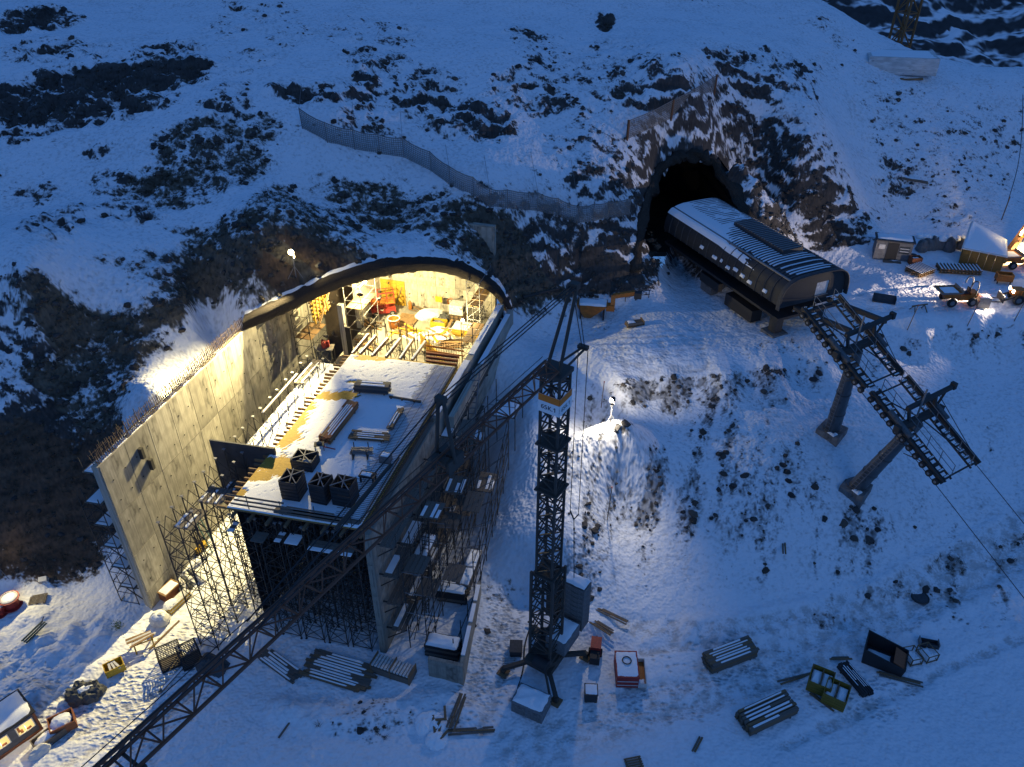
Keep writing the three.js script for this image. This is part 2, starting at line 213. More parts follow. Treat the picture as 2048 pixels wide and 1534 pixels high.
function bareAt(x, z) { let best = 0, k = 0; for (const [cx, cz, rx, rz, s, kind] of bare) { const u = (x - cx) / rx, w = (z - cz) / rz, d = u * u + w * w; if (d < 2.2) { const f = s * (1 - sstep(0.25, 2.2, d)); if (f > best) { best = f; k = kind; } } } return [best, k]; }
const shelf = (x, z, h) => { return h * 0.5 + 2.6 * fbm(x * 0.11 + 3, z * 0.3 + h * 0.12, 5) + 0.55 * noise(x * 0.5, z * 0.9); };
// relief: drifts everywhere, broken ledges where rock comes through
const height = new Float32Array(smooth.length), rockW = new Float32Array(smooth.length), rockK = new Uint8Array(smooth.length), rutT = new Float32Array(smooth.length);
for (let j = 0; j <= NZ; j++) for (let i = 0; i <= NX; i++) {
  const o = j * (NX + 1) + i, x = X0 + i * ST, z = Z0 + j * ST, h = smooth[o], [w0, k] = bareAt(x, z); let w = Math.max(w0 < 0.75 && w0 > 0.2 ? w0 + 0.14 : w0, inPit(x, z) ? 0 : h > 10.8 ? 0.38 : x > 4 && z < -38 && h < 9.7 ? 0.4 : z > -36 && x > -20 ? 0.17 : 0.12); rockK[o] = k;
  w *= drift(x, z); { const [sa, sb] = toSite(x, z); w *= 1 - 0.92 * sstep(4.5, 7.5, sa + 1.2 * noise(x * 0.5, z * 0.5)) * (1 - sstep(20, 21.5, sa)) * sstep(-14.6, -12.8, sb + 0.9 * noise(x * 0.7, z * 0.7)) * (sb < -8 ? 1 : 0) * (1 - sstep(14.6, 16.8, h + 0.8 * noise(x * 0.6, z * 0.6))); }
  rockW[o] = w;
  const hill = sstep(10.5, 14, h), work = inPit(x, z) ? 0.5 : 1;
  let d = 0.1 * fbm(x * 0.22, z * 0.22, 4) * (1 + 2.2 * hill) + (0.12 * fbm(x * 0.8, z * 0.8, 3) + 0.07 * Math.abs(noise(x * 0.7 + z * 0.5, z * 1.1 - x * 0.3))) * work;
  if (w > 0.3) { // slabby strata: shelves tilted along the slope
    const f = sstep(0.3, 1.05, w) * (k === 2 ? 0.6 : 1), steep = shelf(x, z, h), step = (Math.floor(steep) + sstep(0.5, 0.95, steep - Math.floor(steep)) - steep) * (k === 0 ? 1.15 : 0.7);
    const rd = k === 0 && hill ? 0.9 * (0.5 - Math.abs(fbm(x * 0.28 + 7, z * 0.4 + h * 0.2, 3)) * 1.6) + 0.5 * (0.4 - Math.abs(noise(x * 0.8, z * 1.2 + h * 0.5))) : 0;
    d += f * (rd + 0.42 * fbm(x * 0.8, z * 0.8, 4) + (hill ? step : 0) + 0.22 * Math.abs(noise(x * 1.7, z * 2.1)));
  }
  for (const [cx, cz, rx, rz, st, kd] of bare) if (kd === 0 && st > 0.84 && h > 12) { const a = (x - cx) / rx, b = (cz - z) / rz; if (a * a < 2 && b * b < 6) d += (st > 1.1 ? 1.5 : 0.8) * Math.exp(-a * a * 1.4) * b * Math.exp(-b * b * 0.9) * clamp(rz / 1.6, 0.35, 1) * (0.7 + 0.6 * noise(x * 0.5, z * 0.5)); }
  // churned snow heaps on the left yard
  { const u = (x + 33) / 7, v = (z + 35) / 6, e = u * u + v * v; if (e < 1) d += (1 - e) * (1.5 * Math.abs(fbm(x * 0.45, z * 0.45, 4)) + 0.5 * Math.abs(noise(x * 1.1, z * 1.1)) + 0.1); }
  height[o] = h + d;
}
// wheel ruts, footpaths, groomed strips: [points..., half width, depth, wobble]
const ruts = [];
const rut = (wd, dp, ...pts) => { const l = []; for (let i = 0; i < pts.length; i += 2) l.push(meet(smooth, pts[i], pts[i + 1])); ruts.push([wd, dp, l]); };
rut(0.35, 0.12, 390, 1290, 440, 1230, 480, 1160); rut(0.3, 0.1, 340, 1300, 400, 1220, 440, 1150); rut(0.4, 0.22, 1240, 1390, 1500, 1340, 1800, 1190, 2048, 1080); rut(0.4, 0.24, 1300, 1440, 1560, 1360, 1860, 1220, 2048, 1120); rut(0.5, 0.3, 1250, 1250, 1400, 1262, 1560, 1245, 1760, 1190, 1900, 1120, 2048, 1040);
rut(0.25, 0.1, 0, 1330, 80, 1370, 160, 1420, 300, 1440, 420, 1360); rut(0.25, 0.1, 300, 1534, 330, 1440, 400, 1350); rut(0.3, 0.1, 1700, 620, 1850, 615, 2048, 612); rut(0.3, 0.1, 1720, 590, 1850, 570, 2048, 590); rut(0.5, 0.15, 930, 1400, 980, 1300, 1010, 1200); rut(0.4, 0.12, 960, 1460, 1010, 1330, 1030, 1220);
rut(0.28, 0.16, 1010, 1470, 1150, 1440, 1300, 1410, 1420, 1360); rut(0.28, 0.16, 1000, 1500, 1160, 1470, 1330, 1440, 1450, 1400); rut(0.28, 0.16, 1290, 1300, 1420, 1285, 1560, 1292, 1700, 1262, 1860, 1200, 2048, 1130); rut(0.28, 0.16, 1560, 1490, 1720, 1420, 1900, 1330, 2048, 1270); rut(0.3, 0.14, 60, 1500, 160, 1460, 260, 1420, 330, 1370); rut(0.3, 0.14, 110, 1530, 210, 1490, 320, 1430, 390, 1360);
rut(1.5, 0.1, 1040, 1500, 1250, 1430, 1450, 1352, 1650, 1272, 1850, 1190, 2060, 1090);
for (let k = 0; k < 9; k++) rut(0.22, 0.1, 1180 + k * 8, 668 + k * 10, 1290, 664 + k * 10, 1400 + k * 2, 660 + k * 9);
function rutAt(x, z) { let s = 0; for (const [wd, dp, l] of ruts) for (let i = 0; i < l.length - 1; i++) { const a = l[i], b = l[i + 1], dx = b.x - a.x, dz = b.z - a.z, t = clamp(((x - a.x) * dx + (z - a.z) * dz) / (dx * dx + dz * dz)), q = Math.hypot(x - a.x - dx * t, z - a.z - dz * t) + 0.25 * noise(x * 0.8, z * 0.8); if (q < wd * 2) s = Math.max(s, dp * (1 - sstep(wd * 0.6, wd * 2, q))); } return s; }
for (let j = 0; j <= NZ; j++) for (let i = 0; i <= NX; i++) { const o = j * (NX + 1) + i; if (smooth[o] < 11) height[o] -= rutT[o] = rutAt(X0 + i * ST, Z0 + j * ST); }
{ // ploughed snow berms beside the haul road and along the bank foot
  const berm = (wd, ht, ...pts) => { const l = []; for (let i = 0; i < pts.length; i += 2) l.push(meet(smooth, pts[i], pts[i + 1])); for (let j = 0; j <= NZ; j++) for (let i = 0; i <= NX; i++) { const x = X0 + i * ST, z = Z0 + j * ST; let q = 9; for (let k = 0; k < l.length - 1; k++) { const a = l[k], b = l[k + 1], dx = b.x - a.x, dz = b.z - a.z, t = clamp(((x - a.x) * dx + (z - a.z) * dz) / (dx * dx + dz * dz)); q = Math.min(q, Math.hypot(x - a.x - dx * t, z - a.z - dz * t)); } if (q < wd) height[j * (NX + 1) + i] += ht * (1 - (q / wd) ** 2) * (0.7 + 0.6 * fbm(x * 0.8, z * 0.8, 3)); } };
  berm(1.3, 0.55, 1380, 1268, 1560, 1240, 1760, 1188, 1900, 1120, 2060, 1036); berm(1, 0.35, 1640, 1310, 1800, 1262, 1960, 1200, 2060, 1150); berm(0.9, 0.4, 1150, 1250, 1250, 1262, 1380, 1256); berm(1.1, 0.6, 950, 1440, 880, 1400, 800, 1420, 700, 1440, 560, 1420); berm(0.8, 0.35, 1700, 628, 1800, 640, 1950, 632, 2050, 626);
}
const near = (tab, x, z) => tab[clamp(Math.round((z - Z0) / ST), 0, NZ) * (NX + 1) + clamp(Math.round((x - X0) / ST), 0, NX)];
const ground = (x, z) => sample(height, x, z);
const onGround = (px, py) => { const p = meet(height, px, py); p.y = ground(p.x, p.z); return p; };

// ground cover map, laid in metres over the plan of the site
const inHill = (x, z) => { const h = sample(smooth, x, z); return h > 11 || (x > 3 && z < -40 && h < 9.6 && h > 0.8); };
const soil = (() => {
  const n = 2048, col = new Uint8Array(n * n * 4), bump = new Uint8Array(n * n);
  const cover = new Float32Array(n * n);
  for (let j = 0; j < n; j++) for (let i = 0; i < n; i++) {
    const x = X0 + (i + 0.5) / n * (X1 - X0), z = Z0 + (j + 0.5) / n * (Z1 - Z0), o = j * n + i;
    const w = sample(rockW, x, z);
    let c = 0, r = 0.79, g = 0.81, b = 0.85, hgt = 0.5 + 0.2 * noise(x * 2.1, z * 2.1) + 0.16 * noise(x * 5.3, z * 5.3) + 0.08 * noise(x * 11, z * 11);
    if (w > 0.15) {
      const hx = ground(x + 0.3, z) - ground(x - 0.3, z), hz = ground(x, z + 0.3) - ground(x, z - 0.3), sl = Math.hypot(hx, hz) / 0.6;
      const gh = ground(x, z), kd = near(rockK, x, z), st = shelf(x, z, sample(smooth, x, z)) + 0.12 * noise(x * 2.2, z * 3) + 0.1 * noise(x * 6, z * 8), fr = st - Math.floor(st);
      const low = ground(x, z) < 9.6 && z < -38 && x > 1;   // streaks run straight down the made bank
      const q = low ? 0.5 + 0.72 * fbm(x * 0.62 + 0.2 * z, z * 0.13, 3) + 0.26 * noise(x * 2.4, z * 2.2) + 0.26 * noise(x * 5.6, z * 6) + 0.16 * noise(x * 11, z * 12)
        : 0.5 + 0.34 * fbm(x * 0.4 + 40, z * 0.75, 4) + 0.3 * noise(x * 1.9, z * 3.6) + 0.26 * noise(x * 4.7 + 9, z * 7.4) + 0.18 * noise(x * 9.7, z * 13);
      c = sstep(-0.16, 0.2, w * 0.86 - q + clamp((sl - 0.95) * 0.42, -0.5, gh < 10.8 && x > -5 ? 0.04 : 0.28) - (gh > 11.5 && kd !== 2 ? (1 - 0.75 * sstep(0.9, 1.12, w)) * (kd ? 0.08 : 0.26 + 0.4 * sstep(-0.3, 0.4, noise(x * 0.45 + 8, z * 0.6))) * (1 - sstep(0.3, 0.62, fr)) : 0));
      if (low) c *= 0.6 + 0.4 * sstep(-0.3, 0.6, noise(x * 3.1, z * 3.3));
      if (c > 0) {
        const k = near(rockK, x, z), v = 0.8 + 0.8 * fbm(x * 0.35, ground(x, z) * 2.4 + z * 0.6, 4) + 0.4 * noise(x * 6, z * 6);
        const t = k === 1 ? [0.1, 0.088, 0.066] : k === 2 ? [0.095, 0.06, 0.038] : [0.052, 0.047, 0.044];
        r = lerp(r, t[0] * v, c); g = lerp(g, t[1] * v, c); b = lerp(b, t[2] * v, c); hgt = lerp(hgt, 0.3 + 0.4 * fbm(x * 2.2, z * 3.3, 4), c);
      }
    }
    { const thin = sstep(-0.1, 0.75, 0.6 * fbm(x * 0.33 + 5, z * 0.5, 3) + 0.55 * noise(x * 2.7, z * 3.9) + 0.5 * noise(x * 6.1, z * 8.3)) * (inHill(x, z) ? 0.5 : 0.22) * (1 - c); r = lerp(r, 0.34, thin); g = lerp(g, 0.335, thin); b = lerp(b, 0.33, thin); }
    const u = sample(rutT, x, z) > 0.004 ? rutAt(x, z) : 0;
    if (u > 0.02) { const e = sstep(0.02, 0.14, u) * sstep(-0.4, 0.6, noise(x * 1.4, z * 1.4) + 0.6 * noise(x * 6, z * 6) + 0.5 * noise(x * 13, z * 13)); r = lerp(r, 0.34, e * 0.6); g = lerp(g, 0.32, e * 0.6); b = lerp(b, 0.3, e * 0.6); hgt -= 0.12 * e; }
    // trodden yard: scattered boot marks
    cover[o] = c; const d = o * 4, srgb = (q) => 255 * Math.pow(clamp(q), 1 / 2.2); col[d] = srgb(r); col[d + 1] = srgb(g); col[d + 2] = srgb(b); col[d + 3] = 255; bump[o] = 255 * clamp(hgt);
  }
  // boot prints: short pits along wandering trails
  const dent = (x, z, s) => { const ci = (x - X0) / (X1 - X0) * n, cj = (z - Z0) / (Z1 - Z0) * n; for (let j = -2; j <= 2; j++) for (let i = -2; i <= 2; i++) { const a = Math.round(ci) + i, b = Math.round(cj) + j; if (a >= 0 && b >= 0 && a < n && b < n && i * i + j * j < 5) { const o = b * n + a; bump[o] = Math.max(0, bump[o] - s * (i * i + j * j < 2 ? 110 : 50)); if (i * i + j * j < 2) for (let k = 0; k < 3; k++) col[o * 4 + k] *= 0.86; } } };
  for (const [px0, py0, px1, py1, num] of [[250, 1500, 420, 1330, 300], [60, 1400, 300, 1460, 220], [180, 1440, 320, 1360, 240], [380, 1300, 470, 1170, 240], [940, 1430, 1030, 1210, 320], [1180, 1430, 1450, 1380, 160], [1450, 1330, 1800, 1400, 260], [1250, 1350, 1900, 1200, 160], [0, 1330, 130, 1400, 100], [300, 1300, 260, 1480, 160]]) {
    const a = meet(smooth, px0, py0), b = meet(smooth, px1, py1);
    for (let k = 0; k < num; k++) { const t = R(); dent(lerp(a.x, b.x, t) + rr(-1.6, 1.6), lerp(a.z, b.z, t) + rr(-1.6, 1.6), rr(0.5, 1)); }
  }
  const map = new THREE.DataTexture(col, n, n); map.colorSpace = THREE.SRGBColorSpace; map.magFilter = THREE.LinearFilter; map.minFilter = THREE.LinearMipmapLinearFilter; map.generateMipmaps = true; map.needsUpdate = true;
  const b4 = new Uint8Array(n * n * 4); for (let i = 0; i < n * n; i++) { b4[i * 4] = b4[i * 4 + 1] = b4[i * 4 + 2] = bump[i]; b4[i * 4 + 3] = 255; }
  const bm = new THREE.DataTexture(b4, n, n); bm.magFilter = THREE.LinearFilter; bm.needsUpdate = true;
  return { map, bm, at: (x, z) => cover[clamp(Math.floor((z - Z0) / (Z1 - Z0) * n), 0, n - 1) * n + clamp(Math.floor((x - X0) / (X1 - X0) * n), 0, n - 1)] };
})();
const groundMat = new THREE.MeshStandardMaterial({ map: soil.map, bumpMap: soil.bm, bumpScale: 0.24, roughness: 0.92 });
// the mouth of the cave above the lift station, in plan and height
const cave = { x: 18.6, z: -80.6, w: 6.4, top: 20, floor: 9.8 };
{
  const pos = new Float32Array((NX + 1) * (NZ + 1) * 3), uv = new Float32Array((NX + 1) * (NZ + 1) * 2), idx = [];
  for (let j = 0; j <= NZ; j++) for (let i = 0; i <= NX; i++) { const o = j * (NX + 1) + i; pos[o * 3] = X0 + i * ST; pos[o * 3 + 1] = height[o]; pos[o * 3 + 2] = Z0 + j * ST; uv[o * 2] = i / NX; uv[o * 2 + 1] = j / NZ; }
  const keep = (a, b, c) => {
    const hs = [height[a], height[b], height[c]], lo = Math.min(...hs), hi = Math.max(...hs), x = (pos[a * 3] + pos[b * 3] + pos[c * 3]) / 3, z = (pos[a * 3 + 2] + pos[b * 3 + 2] + pos[c * 3 + 2]) / 3, mid = (hs[0] + hs[1] + hs[2]) / 3;
    if (hi - lo > 4 && lo < 1.5 && x > -23.5 && x < 1 && Math.abs(z - segZ(x)) < 1.2) return false;   // open portal of the cavern
    const u = (x - cave.x) / cave.w, v = (mid - cave.floor) / (cave.top - cave.floor);
    return !(Math.abs(z - cave.z) < 5.5 && Math.abs(u) < 1 && v > 0.08 && v < Math.sqrt(Math.max(0, 1 - u * u * 0.9)) * 0.98 + 0.12 * noise(x * 0.9, mid * 0.9));
  };
  for (let j = 0; j < NZ; j++) for (let i = 0; i < NX; i++) { const a = j * (NX + 1) + i, b = a + 1, c = a + NX + 1, d = c + 1; if (keep(a, c, b)) idx.push(a, c, b); if (keep(b, c, d)) idx.push(b, c, d); }
  const g = new THREE.BufferGeometry(); g.setAttribute('position', new THREE.BufferAttribute(pos, 3)); g.setAttribute('uv', new THREE.BufferAttribute(uv, 2)); g.setIndex(idx); g.computeVertexNormals();
  struct(mesh('terrain', g, groundMat));
  // snowfields beyond the surveyed site, out to the horizon
  const far = [], fi = [], xs = [-420, -200, X0 + 1, X1 - 1, 220, 420], zs = [-420, -240, Z0 + 1, Z1 - 1, 120, 380];
  for (const z of zs) for (const x of xs) { const ins = x >= X0 && x <= X1 && z >= Z0 && z <= Z1; far.push(x, ins ? ground(x, z) - 2.5 : z < -130 ? -30 : x < -80 ? 10 : -8, z); }
  for (let j = 0; j < 5; j++) for (let i = 0; i < 5; i++) { if (i === 2 && j === 2) continue; const a = j * 6 + i; fi.push(a, a + 6, a + 1, a + 1, a + 6, a + 7); }
  struct(mesh('outer_snowfield', raw(far, fi), m.snow));
}

// ---------------------------------------------------------------- floodlights
// a mast with a lamp head; the spot sits just in front of the glowing glass
function floodlight(label, foot, headY, aim, power, angle, tint, opt = {}) {
  const o = thing('floodlight', label, 'floodlight', foot, 0, 'floodlights of the building site'), h = headY - foot.y, dir = aim.clone().sub(V(foot.x, headY, foot.z)).normalize(), yaw = Math.atan2(dir.x, dir.z), tilt = Math.asin(clamp(-dir.y, -1, 1));
  g_().tube(V(0, -0.3, 0), V(0, h, 0), 0.05, 8).build('mast', m.galv, o);
  for (let k = 0; k < 3; k++) { const a = k * 2.09 + 0.4; g_().tube(V(0, Math.min(0.8, h * 0.6), 0), V(Math.cos(a) * 0.7, -0.15, Math.sin(a) * 0.7), 0.025, 6).build('leg', m.galv, o); }
  const place = (g) => g.rotateX(tilt).rotateY(yaw).translate(0, h, 0);   // round drum head with a domed lens
  mesh('housing', place(new THREE.CylinderGeometry(0.24, 0.16, 0.26, 20).rotateX(Math.PI / 2).translate(0, 0, -0.12)), m.black, o);
  g_().tube(V(0, h - 0.3, 0), V(0, h - 0.1, 0), 0.07, 8).build('yoke', m.galv, o);
  mesh('lens', new THREE.SphereGeometry(opt.lens ?? 0.2, 14, 10).translate(0, h + 0.02, 0).translate(dir.x * 0.16, 0, dir.z * 0.16), new THREE.MeshStandardMaterial({ color: 0xffffff, emissive: tint.clone(), emissiveIntensity: opt.glow ?? 16 }), o);
  const s = new THREE.SpotLight(tint, power, 0, angle, opt.soft ?? 0.6, 2); s.name = 'lamp'; s.position.copy(V(0, h, 0).addScaledVector(dir, 0.42)); s.castShadow = true; s.shadow.radius = opt.radius ?? 10;
  s.target.name = 'aim'; s.target.position.copy(aim).sub(foot); o.add(s, s.target);
  if (opt.second) { const [aim2, p2, an2] = opt.second, d2 = aim2.clone().sub(V(foot.x, headY, foot.z)).normalize(), y2 = Math.atan2(d2.x, d2.z); mesh('housing', new THREE.CylinderGeometry(0.13, 0.09, 0.2, 14).rotateX(Math.PI / 2).rotateY(y2).translate(0, h - 0.42, 0), m.black, o); mesh('glass', new THREE.CylinderGeometry(0.12, 0.12, 0.02, 14).rotateX(Math.PI / 2).translate(0, 0, 0.12).rotateY(y2).translate(0, h - 0.42, 0), new THREE.MeshStandardMaterial({ color: 0xffffff, emissive: tint.clone(), emissiveIntensity: opt.glow ?? 16 }), o); const e = new THREE.SpotLight(tint, p2, 0, an2, 0.6, 2); e.name = 'lamp'; e.position.copy(V(0, h - 0.42, 0).addScaledVector(d2, 0.2)); e.castShadow = true; e.shadow.radius = 10; e.target.name = 'aim'; e.target.position.copy(aim2).sub(foot); o.add(e, e.target); }
  return o;
}
function glowBulb(o, p, r, power, tint, glow = 20, radius = 5) { // small bare lamp inside a thing
  mesh('bulb', new THREE.SphereGeometry(r, 12, 8).translate(p.x, p.y, p.z), new THREE.MeshStandardMaterial({ color: 0xffffff, emissive: tint.clone(), emissiveIntensity: glow }), o);
  const l = new THREE.PointLight(tint, power, 0, 2); l.name = 'lamp'; l.position.copy(p); l.castShadow = true; l.shadow.radius = radius; o.add(l);
}
const WARM = new THREE.Color(1, 0.81, 0.38), PALE = new THREE.Color(1, 0.88, 0.68), AMBER = new THREE.Color(1, 0.72, 0.3);

// ---------------------------------------------------------------- concrete walls built of cast panels
function panelWall(o, at, along, rows, cols, proud, mats, skip) { // at(s, h, out): point on the face
  for (let r = 0; r < rows.length - 1; r++) for (let c = 0; c < cols.length - 1; c++) {
    if (skip && skip(c, r)) continue;
    const g = 0.026, s0 = cols[c] + g, s1 = cols[c + 1] - g, h0 = rows[r] + g, h1 = rows[r + 1] - g, p = proud * (0.6 + 0.8 * R()), q = (s, h, d) => at(s, h, d);
    g_().hexa([q(s0, h0, p), q(s1, h0, p), q(s1, h0, -0.02), q(s0, h0, -0.02)], [q(s0, h1, p), q(s1, h1, p), q(s1, h1, -0.02), q(s0, h1, -0.02)]).build('panel', mats[Math.floor(R() * mats.length)], o);
  }
}
const holeMat = M(0.02, 0.02, 0.02, 1);
function tieHoles(o, at, cols, hs, seed = 1) { const q = rng(seed), g = g_(); for (const c of cols) for (const h of hs) if (q() < 0.75) { const p = at(c, h + (q() - 0.5) * 0.1, 0.005), n = at(c, h, 1).sub(at(c, h, 0)), e = at(c, h, 0.07); g.tube(p, V(p.x + n.x * 0.06, p.y, p.z + n.z * 0.06), 0.05, 7); } stuff(g.build('tie_hole', holeMat, o)); }
{ // the tall retaining wall on the left: 13.9 m high, stepping down under the rock arch
  const o = thing('retaining_wall', 'tall pale concrete retaining wall with bare rebar along its top, left of the deck', 'wall', S(0, -8.6, 0));
  const L = (a, b, h) => S(a, b, h).sub(o.position), face = (s, h, d) => L(s, -8.62 + d, h);
  const slab = (a0, a1, h) => g_().hexa([L(a0, -9.1, -0.3), L(a0, -8.62, -0.3), L(a1, -8.62, -0.3), L(a1, -9.1, -0.3)], [L(a0, -9.1, h), L(a0, -8.62, h), L(a1, -8.62, h), L(a1, -9.1, h)]);
  slab(-0.1, 19.6, 13.9).build('core', m.concrete[3], o); slab(19.6, 31, 12.9).build('core', m.concrete[0], o);
  const cols = [0]; for (let s = 2.5; s < 19; s += 2.45) cols.push(s); cols.push(19.6);
  panelWall(o, face, 0, [0, 1.7, 5.5, 9.4, 13.88], cols, 0.03, m.concrete);
  panelWall(o, face, 0, [0, 1.7, 5.5, 9.4, 12.88], [19.6, 22, 24.4, 26.8, 29.2, 31], 0.03, m.concrete);
  const tc = []; for (let s = 0.7; s < 30; s += 1.225) tc.push(s); tieHoles(o, face, tc, [2.6, 4.5, 6.4, 8.4, 10.4, 12.2], 3);
  // starter bars: two rows of uprights with tie bars
  const g = g_();
  for (let a = 0.1; a < 19.5; a += 0.2) for (const b of [-9, -8.72]) { const l = 0.85 + 0.3 * R(), p = L(a, b, 13.8), q = L(a + (R() - 0.5) * 0.12, b + (b < -8.8 ? -0.16 : -0.05) + (R() - 0.5) * 0.08, 13.8 + l); g.bar(p, q, 0.034); }
  for (const [b, h] of [[-9.03, 14.05], [-8.72, 14.05], [-9.08, 14.35], [-8.74, 14.35], [-9.12, 14.65]]) g.bar(L(0.1, b, h), L(19.4, b, h), 0.02);
  for (let a = 0.2; a < 19.4; a += 0.4) g.bar(L(a, -9.05, 14.06), L(a, -8.7, 14.06), 0.018);
  stuff(g.build('rebar', m.rebar, o));
  for (let a = 0.4; a < 19; a += 1.5) { const e = a + 0.7 + 0.7 * R(); if (R() < 0.7) g_().hexa([L(a, -9.06, 13.88), L(a, -8.66, 13.88), L(e, -8.66, 13.88), L(e, -9.06, 13.88)], [L(a + 0.2, -9, 13.95), L(a + 0.2, -8.74, 13.95), L(e - 0.2, -8.74, 13.96), L(e - 0.2, -9, 13.96)]).build('snow_cap', m.snow, o); }
  for (const [a, h] of [[3.4, 12.7], [3.9, 11.3]]) { g_().hexa([L(a, -8.6, h - 0.9), L(a, -8.3, h - 0.9), L(a + 0.25, -8.3, h - 0.9), L(a + 0.25, -8.6, h - 0.9)], [L(a, -8.6, h), L(a, -8.3, h), L(a + 0.25, -8.3, h), L(a + 0.25, -8.6, h)]).build('bracket', m.steel, o); }
}
{ // consoles with planks on the back of the wall, stepped like a ladder down its near end
  for (let k = 0; k < 6; k++) {
    const h = 12.6 - k * 2.1, lb = ['topmost plank walkway on the back of the tall concrete wall', 'second plank walkway from the top behind the concrete wall', 'third plank walkway from the top behind the concrete wall', 'fourth plank walkway from the top behind the concrete wall', 'fifth plank walkway from the top behind the concrete wall', 'lowest plank walkway behind the concrete wall'][k];
    const a0 = k ? -0.2 : 0.5, a1 = k ? 3.2 : 8.2, o = thing('console_walkway', lb, 'walkway', S(a0, -9.2, h), 0, 'plank walkways behind the tall wall'), L = (a, b, hh) => S(a, b, hh).sub(o.position);
    for (let i = 0; i < 4; i++) { const b = -9.35 - i * 0.34; g_().hexa([L(a0, b - 0.3, h), L(a0, b, h), L(a1, b, h), L(a1, b - 0.3, h)], [L(a0, b - 0.3, h + 0.05), L(a0, b, h + 0.05), L(a1, b, h + 0.05), L(a1, b - 0.3, h + 0.05)]).build('plank', m.timberGrey, o); }
    for (let a = a0 + 0.2; a < a1; a += 1.9) { g_().bar(L(a, -9.12, h - 0.05), L(a, -10.7, h - 0.05), 0.08).bar(L(a, -9.12, h - 1.3), L(a, -10.5, h - 0.08), 0.06).build('bracket', m.steel, o); g_().tube(L(a, -10.68, h - 0.1), L(a, -10.75, h + 1.1), 0.03).build('post', m.steel, o); }
    g_().hexa([L(a0 + 0.1, -10.6, h + 0.045), L(a0 + 0.1, -9.5, h + 0.045), L(a1 - 0.1, -9.5, h + 0.045), L(a1 - 0.1, -10.6, h + 0.045)], [L(a0 + 0.2, -10.5, h + 0.12), L(a0 + 0.2, -9.6, h + 0.12), L(a1 - 0.2, -9.6, h + 0.12), L(a1 - 0.2, -10.5, h + 0.12)]).build('snow_cap', m.snow, o);
  }
  const o = thing('stair_tower', 'slim steel scaffold ladder tower against the back of the tall concrete wall', 'scaffold', S(0.2, -10.9, 0)), L = (a, b, hh) => S(a, b, hh).sub(o.position);
  for (const [a, b] of [[-0.2, -9.5], [-0.2, -11], [2.6, -11]]) g_().tube(L(a, b, -0.2), L(a, b, 11), 0.035).build('standard', m.steel, o);
  const g = g_(); for (let h = 0.5; h < 11; h += 1.05) { g.tube(L(-0.2, -9.5, h), L(-0.2, -11, h), 0.025, 5).tube(L(-0.2, -11, h), L(2.6, -11, h), 0.025, 5).tube(L(-0.2, -11, h), L(2.6, -11, h + 1), 0.02, 5); } g.build('bracing', m.steel, o);
}
// ---------------------------------------------------------------- the cavern: rock arch, vault, floor, inner walls
const FLOOR = 9;
{
  const o = thing('tunnel_portal', 'dark shotcrete arch over the floodlit cavern mouth, snow along its top', 'tunnel portal', V(-11, 0, -62));
  const cT = new THREE.CatmullRomCurve3(rimT), cL = new THREE.CatmullRomCurve3(rimL), n = 90, sec = 9, pos = [], uv = [], idx = [], vp = [], vuv = [], vi = [], sp = [], si = [], suv = [];
  for (let i = 0; i <= n; i++) {
    const t = cT.getPoint(i / n).sub(o.position), l = cL.getPoint(i / n).sub(o.position), w = (k) => 0.16 * fbm(i * 0.23 + k * 3.1, k * 1.7, 4), hang = 0.22 * Math.max(0, fbm(i * 0.31, 5, 3)) * 2;
    const prof = [V(t.x, t.y + 0.05, t.z - 2.2), V(t.x, t.y + 0.12 + w(1), t.z - 0.5), V(t.x, t.y - 0.05 + w(2), t.z + 0.3 + w(3)), V(lerp(t.x, l.x, 0.3), lerp(t.y, l.y, 0.3), lerp(t.z, l.z, 0.3) + 0.5 + w(4)), V(lerp(t.x, l.x, 0.6), lerp(t.y, l.y, 0.6), lerp(t.z, l.z, 0.6) + 0.42 + w(5)), V(lerp(t.x, l.x, 0.85), lerp(t.y, l.y, 0.85) - hang * 0.5, l.z + 0.3 + w(6)), V(l.x, l.y - hang, l.z + 0.1 + w(7)), V(l.x, l.y + 0.1, l.z - 0.7), V(l.x, l.y + 0.6, l.z - 2)];
    prof.forEach((p, k) => { pos.push(p.x, p.y, p.z); uv.push(i * 0.35, k * 0.4); });
    const A9 = V(0.264 * 9.5, -0.2, -0.9645 * 9.5); [0, 0.33, 0.66, 1].forEach((f, k) => { vp.push(l.x + A9.x * f, l.y + 0.5 + 0.25 * noise(i * 0.3, k), l.z - 0.5 + A9.z * f); vuv.push(i * 0.3, k * 3); });
    const sn = 0.12 + 0.08 * noise(i * 0.35, 2); [V(t.x, t.y + 0.3, t.z - 2), V(t.x, t.y + 0.2 + sn, t.z - 1), V(t.x, t.y + 0.1 + sn, t.z - 0.35 + 0.2 * noise(i * 0.4, 8)), V(t.x, t.y + 0.02 + w(1), t.z - 0.12 + 0.2 * noise(i * 0.4, 8))].forEach((p, k) => { sp.push(p.x, p.y, p.z); suv.push(i * 0.3, k * 0.4); });
  }
  const strip = (N, K, out) => { for (let i = 0; i < N; i++) for (let k = 0; k < K - 1; k++) { const a = i * K + k, b = a + K; out.push(a, a + 1, b, b, a + 1, b + 1); } };
  strip(n, sec, idx); strip(n, 4, vi); strip(n, 4, si);
  mesh('rim', raw(pos, idx, uv), M(0.04, 0.031, 0.026, 0.95, { map: T.grime, bumpMap: T.rockBump, bumpScale: 0.12 }), o);
  mesh('vault', raw(vp, vi, vuv), M(0.24, 0.22, 0.19, 0.95, { map: T.grime, bumpMap: T.rockBump, bumpScale: 0.1 }), o);
  mesh('snow_cap', raw(sp, si, suv), m.snow, o);
}
